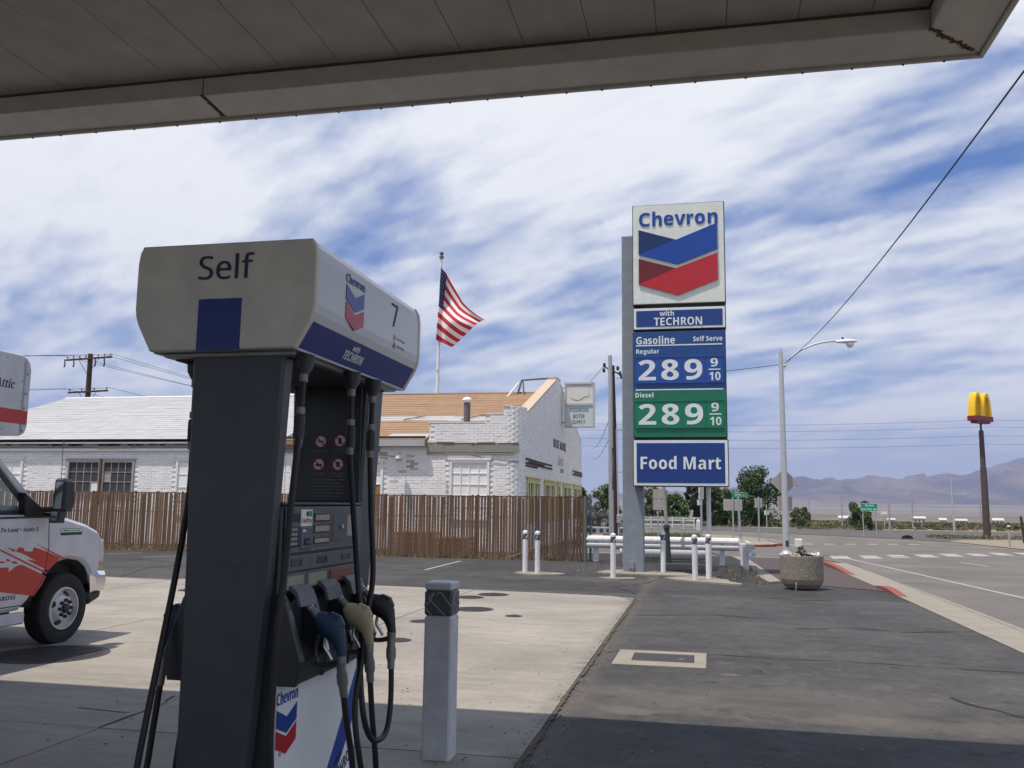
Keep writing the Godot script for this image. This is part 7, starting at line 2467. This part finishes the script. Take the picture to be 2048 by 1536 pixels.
		word(note, p[2], V(p[0], float(p[1]) - 0.055, zc), X, Y, 0.075, 0.011 if not "\n" in p[2] else 0.024, M.print_pale, 0.0008, plain)
		k2 += 1
	var rows := ["Please do not leave your pump", "while it is running", "To avoid static discharge touch metal", "before you lift the nozzle", "Never fill a container in a vehicle", "Keep the nozzle in contact"]
	for i in rows.size():
		word(note, rows[i], V(-2.0, 1.668 - 0.018 * i, zc), X, Y, 0.19 if i % 2 == 0 else 0.15, 0.010, M.print_pale, 0.0008, plain)
	# side panel with the payment terminal, drawn for +x and repeated plainly for -x
	var xp := -1.785
	b = B.new()
	b.span(V(-1.80, 1.315, -4.55), V(xp, 1.525, -3.66), 0.006)
	var pay := part("payment_panel", b, M.pump_panel, t)
	b = B.new()
	b.span(V(-2.222, 0.80, -4.55), V(-2.207, 1.525, -3.72), 0.006)
	part("payment_panel", b, M.pump_panel, t)
	var face := func(called: String, z0: float, z1: float, y0: float, y1: float, d: float, m: Material, parent: Node) -> MeshInstance3D:
		var g := B.new()
		g.span(V(xp - 0.002, y0, z1), V(xp + d, y1, z0), minf(0.003, d * 0.4))
		return part(called, g, m, parent)
	var kp: Node = face.call("keypad", -3.675, -3.79, 1.345, 1.435, 0.006, M.print_black, pay)
	for i in 4:
		for j in 4:
			var m: Material = M.print_pale
			if i == 3: m = [M.logo_red_dark, M.sign_blue, M.sign_blue, M.sign_blue][j]
			face.call("key", -3.685 - 0.025 * i, -3.705 - 0.025 * i, 1.352 + 0.021 * j, 1.367 + 0.021 * j, 0.010, m, kp)
	face.call("screen", -3.70, -3.79, 1.455, 1.495, 0.004, M.interior, pay)
	var card: Node = face.call("pay_card", -3.80, -3.92, 1.435, 1.512, 0.003, M.print_white, pay)
	b = B.new()
	b.lathe([W(0, 0.0), W(0.012, 0.0)], 16, Transform3D(Basis(Vector3.BACK, -PI / 2), V(xp + 0.0035, 1.492, -3.862)))
	part("card_dot", b, M.print_black, card)
	face.call("card_patch", -3.87, -3.915, 1.478, 1.506, 0.0034, M.print_green, card)
	word(card, "FastPay", V(xp + 0.003, 1.458, -3.86), Zm, Y, 0.105, 0.028, M.print_red, 0.001, bold, 0.2)
	b = B.new()
	b.prism(PackedVector2Array([W(3.80, 1.33), W(3.92, 1.33), W(3.92, 1.432), W(3.80, 1.432)]), Transform3D(Basis(Vector3.FORWARD, Y, X), V(xp - 0.001, 0, 0)), 0.008, 0.004)
	var cr := part("card_reader", b, M.pump_panel, pay)
	face.call("card_slot", -3.83, -3.895, 1.362, 1.382, 0.0095, M.print_black, cr)
	b = B.new()
	b.prism(PackedVector2Array([W(3.825, 1.352), W(3.90, 1.352), W(3.885, 1.366), W(3.84, 1.366)]), Transform3D(Basis(Vector3.FORWARD, Y, X), V(xp, 0, 0)), 0.016, 0.004)
	part("card_guide", b, M.pump_dark, cr)
	face.call("card_decal", -3.81, -3.845, 1.408, 1.422, 0.0083, M.print_white, cr)
	for k in [[1.455, 1.492, "Sale"], [1.402, 1.440, "Gallons"], [1.350, 1.380, "Price"]]:
		var sc: Node = face.call("display", -3.945, -4.125, k[0], k[1], 0.004, M.print_black, pay)
		face.call("display_glass", -3.952, -4.118, float(k[0]) + 0.004, float(k[1]) - 0.004, 0.0045, M.lcd, sc)
		face.call("display_digits", -4.0, -4.06, float(k[0]) + 0.010, float(k[1]) - 0.010, 0.005, M.sign_back, sc)
		word(pay, k[2], V(xp, float(k[1]) + 0.007, -3.985), Zm, Y, 0.055, 0.009, M.print_pale, 0.001, plain)
	var door: Node = face.call("lock_door", -4.165, -4.30, 1.355, 1.490, 0.003, M.pump_panel, pay)
	b = B.new()
	b.lathe([W(0.012, 0.0), W(0.012, 0.008), W(0.006, 0.009), W(0, 0.007)], 12, Transform3D(Basis(Vector3.BACK, -PI / 2), V(xp + 0.003, 1.425, -4.27)))
	part("lock", b, M.steel, door)
	face.call("price_sticker", -4.35, -4.43, 1.375, 1.48, 0.0015, M.lcd, pay)
	word(pay, "Cash Customers Please Pay First", V(xp, 1.328, -4.06), Zm, Y, 0.30, 0.013, M.print_pale, 0.001, plain)
	# grade windows and buttons
	b = B.new()
	b.span(V(-1.80, 1.235, -4.55), V(xp, 1.308, -3.66), 0.005)
	var grades := part("grade_panel", b, M.pump_panel, t)
	for z in [-3.72, -4.0, -4.29]:
		face.call("price_window", z, z - 0.11, 1.258, 1.292, 0.003, M.pump_dark, grades)
		face.call("price_card", z - 0.085, z - 0.105, 1.262, 1.288, 0.0038, M.print_black, grades)
	b = B.new()
	b.span(V(-1.80, 1.15, -4.55), V(xp, 1.230, -3.66), 0.005)
	var sel := part("selector_panel", b, M.pump_panel, t)
	for k in [[-3.68, -3.845, "button_cream"], [-3.895, -4.10, "button_cream"], [-4.15, -4.40, "button_orange"]]:
		face.call("grade_button", k[0], k[1], 1.160, 1.218, 0.008, M[k[2]], sel)
	# nozzle boots: a sloping housing with three open slots, on both sides
	for s in [1.0, -1.0]:
		var fx := func(x: float) -> float: return x if s > 0 else -4.005 - x
		var side_q := PackedVector2Array()
		for p in [W(-1.80, 1.145), W(-1.775, 1.148), W(-1.755, 1.12), W(-1.672, 0.87), W(-1.70, 0.765), W(-1.80, 0.765)]: side_q.append(W(fx.call(p.x), p.y))
		b = B.new()
		for z in [-3.66, -3.935, -4.235, -4.53]: b.prism(side_q, Transform3D(Basis(), V(0, 0, z)), 0.035, 0.006)
		var tray := PackedVector2Array()
		for p in [W(-1.80, 0.93), W(-1.76, 0.90), W(-1.70, 0.872), W(-1.680, 0.866), W(-1.704, 0.770), W(-1.80, 0.770)]: tray.append(W(fx.call(p.x), p.y))
		b.prism(tray, Transform3D(Basis(), V(0, 0, -4.52)), 0.88)
		var boots := part("nozzle_boots", b, M.pump_dark, t)
		for z in [-3.78, -4.08, -4.38]:
			b = B.new()
			var hood := PackedVector2Array()
			for p in [W(-1.80, 1.176), W(-1.765, 1.178), W(-1.735, 1.15), W(-1.715, 1.09), W(-1.73, 1.09), W(-1.745, 1.135), W(-1.77, 1.158), W(-1.80, 1.158)]: hood.append(W(fx.call(p.x), p.y))
			b.prism(hood, Transform3D(Basis(), V(0, 0, z - 0.085)), 0.17)
			part("boot_hood", b, M.pump_panel, boots)
			b = B.new()
			b.box(V(fx.call(-1.675), 0.905, z - 0.11), V(0.008, 0.05, 0.02), Basis(Vector3.BACK, 0.35 * s))
			part("boot_label", b, M.print_white, boots)
	# lower door: white with emblem and a blue sweep
	b = B.new()
	b.span(V(-1.80, 0.06, -4.55), V(xp, 0.765, -3.655), 0.004)
	var low := part("lower_door", b, M.print_white, t)
	b = B.new()
	b.span(V(-2.222, 0.06, -4.55), V(-2.207, 0.775, -3.72), 0.004)
	part("lower_door", b, M.print_white, t)
	word(low, "Chevron", V(xp, 0.705, -3.745), Zm, Y, 0.205, 0.055, M.logo_blue, 0.002)
	emblem(low, V(xp, 0.56, -3.745), Zm, Y, 0.195, 0.20, 0.002, false)
	b = B.new()
	var sw := PackedVector2Array()
	for i in 9: sw.append(W(lerpf(4.0, 4.545, i / 8.0), 0.07 + 0.62 * pow(i / 8.0, 1.15)))
	for i in range(8, -1, -1): sw.append(W(lerpf(4.16, 4.545, i / 8.0), 0.07 + 0.40 * pow(i / 8.0, 1.1)))
	b.prism(sw, Transform3D(Basis(Vector3.FORWARD, Y, X), V(xp - 0.001, 0, 0)), 0.002, 0.0, false)
	part("blue_sweep", b, M.logo_blue, low)
	word(low, "with", V(xp, 0.285, -4.33), V(0, 0.42, -0.9).normalized(), V(0, 0.9, 0.42).normalized(), 0.10, 0.035, M.navy_print, 0.002)
	word(low, "TECHRON", V(xp, 0.235, -4.40), V(0, 0.42, -0.9).normalized(), V(0, 0.9, 0.42).normalized(), 0.26, 0.06, M.navy_print, 0.002)
	b = B.new()
	b.lathe([W(0.012, 0.0), W(0.010, 0.005), W(0, 0.006)], 10, Transform3D(Basis(Vector3.BACK, -PI / 2), V(xp, 0.475, -3.69)))
	part("door_screw", b, M.galvanised, low)
	b = B.new()
	b.span(V(-2.24, -0.02, -4.82), V(-1.76, 0.03, -3.54), 0.01)
	part("base_frame", b, M.galvanised, t)
	# nozzles and hoses, this side then the other
	var nx := -1.655
	nozzle(t, Transform3D(Basis(Vector3.UP, 0.12), V(nx, 0.985, -3.82)), M.nozzle_blue, "dark blue nozzle")
	nozzle(t, Transform3D(Basis(Vector3.UP, 0.05), V(nx + 0.005, 0.99, -4.15)), M.nozzle_tan, "scuffed tan nozzle")
	nozzle(t, Transform3D(Basis(Vector3.UP, 0.1), V(nx + 0.01, 1.005, -4.45)), M.black_plastic, "black nozzle")
	fuel_hose(t, [V(-1.705, 2.16, -3.60), V(-1.705, 2.0, -3.585), V(-1.70, 1.82, -3.56)], [V(-1.695, 1.55, -3.51), V(-1.70, 1.29, -3.49), V(-1.705, 0.95, -3.45), V(-1.70, 0.50, -3.44), V(-1.64, 0.22, -3.50), V(-1.58, 0.12, -3.70), V(-1.545, 0.18, -3.93), V(-1.55, 0.38, -3.94), V(-1.556, 0.60, -3.86), V(-1.570, 0.832, -3.815)], "")
	fuel_hose(t, [V(-1.69, 2.16, -4.11), V(-1.69, 1.97, -4.115), V(-1.69, 1.80, -4.115)], [V(-1.68, 1.42, -4.19), V(-1.66, 1.13, -4.22), V(-1.60, 0.88, -4.16), V(-1.59, 0.60, -4.05), V(-1.56, 0.36, -4.06), V(-1.56, 0.15, -4.18), V(-1.555, 0.12, -4.28), V(-1.55, 0.32, -4.24), V(-1.555, 0.56, -4.18), V(-1.566, 0.836, -4.147)], "")
	fuel_hose(t, [V(-1.69, 2.16, -4.405), V(-1.69, 1.99, -4.40), V(-1.69, 1.80, -4.395)], [V(-1.68, 1.50, -4.41), V(-1.64, 1.15, -4.36), V(-1.63, 0.86, -4.20), V(-1.57, 0.58, -4.10), V(-1.55, 0.43, -4.18), V(-1.54, 0.42, -4.34), V(-1.545, 0.56, -4.42), V(-1.561, 0.850, -4.445)], "")
	var mx := func(x: float) -> float: return -4.005 - x
	for i in 3:
		var z: float = [-3.80, -4.10, -4.40][i]
		nozzle(t, Transform3D(Basis(Vector3.UP, PI), V(mx.call(nx), 1.0, z)), [M.nozzle_blue, M.nozzle_tan, M.black_plastic][i], ["dark blue nozzle on the far side", "tan nozzle on the far side", "black nozzle on the far side"][i])
		fuel_hose(t, [V(-2.30, 2.16, z + 0.09), V(-2.30, 1.98, z + 0.09), V(-2.30, 1.82, z + 0.085)], [V(-2.302, 1.55, z + 0.09), V(-2.302, 1.22, z + 0.155), V(-2.302, 0.85, z + 0.25), V(-2.305, 0.45, z + 0.345), V(-2.35, 0.2, z + 0.30), V(-2.48, 0.16, z + 0.12), V(-2.47, 0.3, z + 0.04), V(-2.45, 0.55, z + 0.02), V(-2.430, 0.845, z)], "")

func near_bollard() -> void:
	var c := V(-1.59, 0, -5.46)
	var t := thing("square_bollard", "tall square grey white bollard with dark patterned band near the pump", "bollard", c)
	var b := B.new()
	b.span(c + V(-0.087, 0.0, -0.087), c + V(0.087, 0.86, 0.087), 0.012)
	part("post", b, M.bollard_grey, t)
	b = B.new()
	b.span(c + V(-0.089, 0.861, -0.089), c + V(0.089, 1.012, 0.089), 0.012)
	var band := part("patterned_band", b, M.slate_print, t)
	# angular hook pattern on each face
	for k in 4:
		var q := Basis(Vector3.UP, k * PI / 2)
		b = B.new()
		for s in [[W(-0.085, 0.06), W(-0.055, 0.085)], [W(-0.055, 0.085), W(-0.02, 0.148)], [W(-0.02, 0.148), W(-0.062, 0.105)], [W(-0.062, 0.105), W(0.045, 0.004)], [W(-0.012, 0.128), W(0.012, 0.147)], [W(0.012, 0.147), W(0.086, 0.058)], [W(-0.085, 0.048), W(-0.04, 0.003)]]:
			var p0: Vector2 = s[0]; var p1: Vector2 = s[1]
			var m := (p0 + p1) / 2; var d := p1 - p0
			b.box(c + q * V(m.x, 0.861 + m.y, 0.0895), q * V(0, 0, 0) + V(d.length(), 0.006, 0.002), q * Basis(Vector3.BACK, d.angle()))
		part("hook_pattern", b, M.sign_back, band)
	b = B.new()
	b.span(c + V(-0.088, 1.013, -0.088), c + V(0.088, 1.062, 0.088), 0.010)
	part("cap", b, M.bollard_grey, t)

func planter() -> void:
	var c := V(1.88, 0, -18.05)
	var t := thing("concrete_planter", "round exposed aggregate concrete planter on the pavement corner", "planter", c)
	var b := B.new()
	b.lathe([W(0, 0.0), W(0.20, 0.0), W(0.30, 0.035), W(0.37, 0.11), W(0.395, 0.20), W(0.40, 0.62), W(0.395, 0.64), W(0.35, 0.64), W(0.345, 0.55)], 48, Transform3D(Basis(), c))
	part("bowl", b, M.aggregate, t)
	b = B.new()
	b.lathe([W(0.346, 0.585), W(0.15, 0.60), W(0, 0.60)], 24, Transform3D(Basis(), c))
	part("soil", b, M.soil, t)
	b = B.new()
	b.ring_path([c + V(-0.16, 0.005, 0.42), c + V(-0.155, 0.08, 0.43), c + V(-0.15, 0.16, 0.41)], [0.008, 0.008, 0.01], 5)
	part("tie_wire", b, M.galvanised, t)
	# plants in it
	var p := local_thing("potted_shrub", "small dark green shrub growing in the concrete planter", "shrub", c + V(0, 0.6, 0))
	b = B.new()
	for i in 12: leaf_ball(b, V(R(-0.07, 0.07), 0.04 + 0.014 * i, R(-0.06, 0.06)), V(0.05 - 0.003 * i, 0.03, 0.05 - 0.003 * i), 18, 0.035, Color(1.2, 1.2, 1.2), 0.6)
	part("foliage", b, M.leaf_deep, p)
	b = B.new()
	for i in 5: b.tube(V(0, 0, 0), V(R(-0.06, 0.06), 0.18, R(-0.05, 0.05)), 0.006, 0.003, 5)
	part("stem", b, M.bark, p)
	p = local_thing("flower_clump", "white and dark pansies beside the shrub in the planter", "flowers", c + V(0.18, 0.6, 0.05))
	b = B.new()
	for i in 26: b.lathe([W(0, 0.012), W(0.022, 0.018), W(0.03, 0.010), W(0.012, 0.0)], 6, Transform3D(Basis(V(R(-1, 1), R(-0.3, 0.3), R(-1, 1)).normalized(), R(0, 1.0)), V(R(-0.08, 0.12), R(0.03, 0.09), R(-0.08, 0.16))))
	part("white_blossom", b, M.petal, p)
	b = B.new()
	for i in 14: b.lathe([W(0, 0.012), W(0.02, 0.016), W(0.028, 0.009), W(0.012, 0.0)], 6, Transform3D(Basis(V(R(-1, 1), R(-0.3, 0.3), R(-1, 1)).normalized(), R(0, 1.0)), V(R(-0.13, 0.0), R(0.02, 0.07), R(0.0, 0.18))))
	part("dark_blossom", b, M.navy_print, p)
	b = B.new()
	for i in 6: leaf_ball(b, V(R(-0.14, 0.12), 0.02, R(-0.1, 0.18)), V(0.05, 0.02, 0.05), 24, 0.035, Color(1.4, 1.3, 1.2), 0.8)
	part("foliage", b, M.leaf_deep, p)
	p = local_thing("flower_clump", "pale dried flowers at the left rim of the planter", "flowers", c + V(-0.12, 0.6, 0.12))
	b = B.new()
	for i in 12: b.lathe([W(0, 0.01), W(0.015, 0.014), W(0.02, 0.008), W(0.008, 0.0)], 6, Transform3D(Basis(), V(R(-0.1, 0.08), R(0.02, 0.06), R(-0.05, 0.12))))
	part("blossom", b, M.head_cream, p)
	# white outlet box on a stake behind the planter
	p = thing("outlet_box", "small white outlet box on a stake between lamp post and planter", "box", V(2.9, 0, -28.6))
	b = B.new()
	b.span(V(2.87, 0, -28.63), V(2.93, 0.34, -28.57), 0.01)
	part("stake", b, M.bollard_white, p)
	b = B.new()
	b.span(V(2.80, 0.34, -28.66), V(3.02, 0.60, -28.52), 0.02)
	part("cover", b, M.bollard_white, p)

func small_things() -> void:
	# utility box lid set in the asphalt
	var t := thing("utility_cover", "rectangular dark lid in a concrete collar set in the asphalt", "cover", V(-0.41, 0, -9.45))
	var b := B.new()
	for k in [[V(-0.88, -0.02, -9.235), V(0.03, 0.010, -9.0)], [V(-0.87, -0.02, -9.88), V(0.04, 0.010, -9.735)], [V(-0.875, -0.02, -9.734), V(-0.705, 0.0095, -9.236)], [V(-0.085, -0.02, -9.734), V(0.035, 0.0095, -9.236)]]:
		b.span(k[0], k[1], 0.004)
	part("collar", b, M.kerb_concrete, t)
	b = B.new()
	b.span(V(-0.70, -0.02, -9.73), V(-0.09, 0.006, -9.24), 0.003)
	var lid := part("lid", b, M.iron, t)
	b = B.new()
	b.box(V(-0.2, 0.007, -9.45), V(0.012, 0.003, 0.05)); b.box(V(-0.225, 0.007, -9.45), V(0.012, 0.003, 0.05))
	part("lifting_slot", b, M.sign_back, lid)
	# round covers in the concrete
	var lids := [[-3.28, -12.90, 0.30, "large round iron cover in the concrete beyond the square bollard"], [-3.48, -15.05, 0.27, "round iron cover at the far edge of the concrete"], [-3.75, -14.5, 0.24, "iron cover just left of the one at the far concrete edge"], [-3.36, -9.78, 0.16, "small round cover right of the nozzles"], [-3.60, -11.40, 0.15, "small dark cover half hidden by the square bollard"], [-8.55, -14.1, 0.26, "round cover beyond the pump on its left"], [-6.35, -7.95, 0.55, "large round ribbed cover beside the truck's front wheel"], [-2.55, -12.3, 0.12, "small round cover right of the largest round cover"]]
	for k in lids:
		t = local_thing("round_cover", k[3], "cover", V(k[0], 0, k[1]), 0.0, "round covers in the concrete")
		b = B.new()
		var r: float = k[2]
		b.lathe([W(0, 0.016), W(r * 0.9, 0.016), W(r * 0.9, 0.014), W(r, 0.014), W(r, 0.008)], 28)
		var pl := part("plate", b, M.iron, t)
		b = B.new()
		for i in int(r / 0.035):
			var z := -r * 0.8 + i * 0.07
			if absf(z) > r * 0.82: continue
			var h := sqrt(r * r * 0.74 - z * z)
			b.box(V(0, 0.0175, z), V(h * 2, 0.004, 0.02))
		part("tread_rib", b, M.iron, pl)
	b = B.new()  # gravel and crumbs swept against the seam
	for i in 900:
		var z := R(-15.5, -4.4)
		var p := V(-1.06 + rng.randfn() * 0.07, 0.012, z)
		if i > 520: p = V(R(-4.5, 2.8), 0.004, R(-10.5, -5.0))
		if i > 520 and p.x < -1.1: p.y = 0.013
		var s := R(0.004, 0.011)
		b.tint = Color(0.25, 0.21, 0.16) * R(0.4, 1.3)
		b.box(p, V(s, s * 0.7, s * 1.2), Basis(Vector3.UP, R(0, 3)))
	stuff(solo("loose_gravel", b, M.dry_weed, "loose gravel and crumbs along the seam between concrete and asphalt", "gravel"))
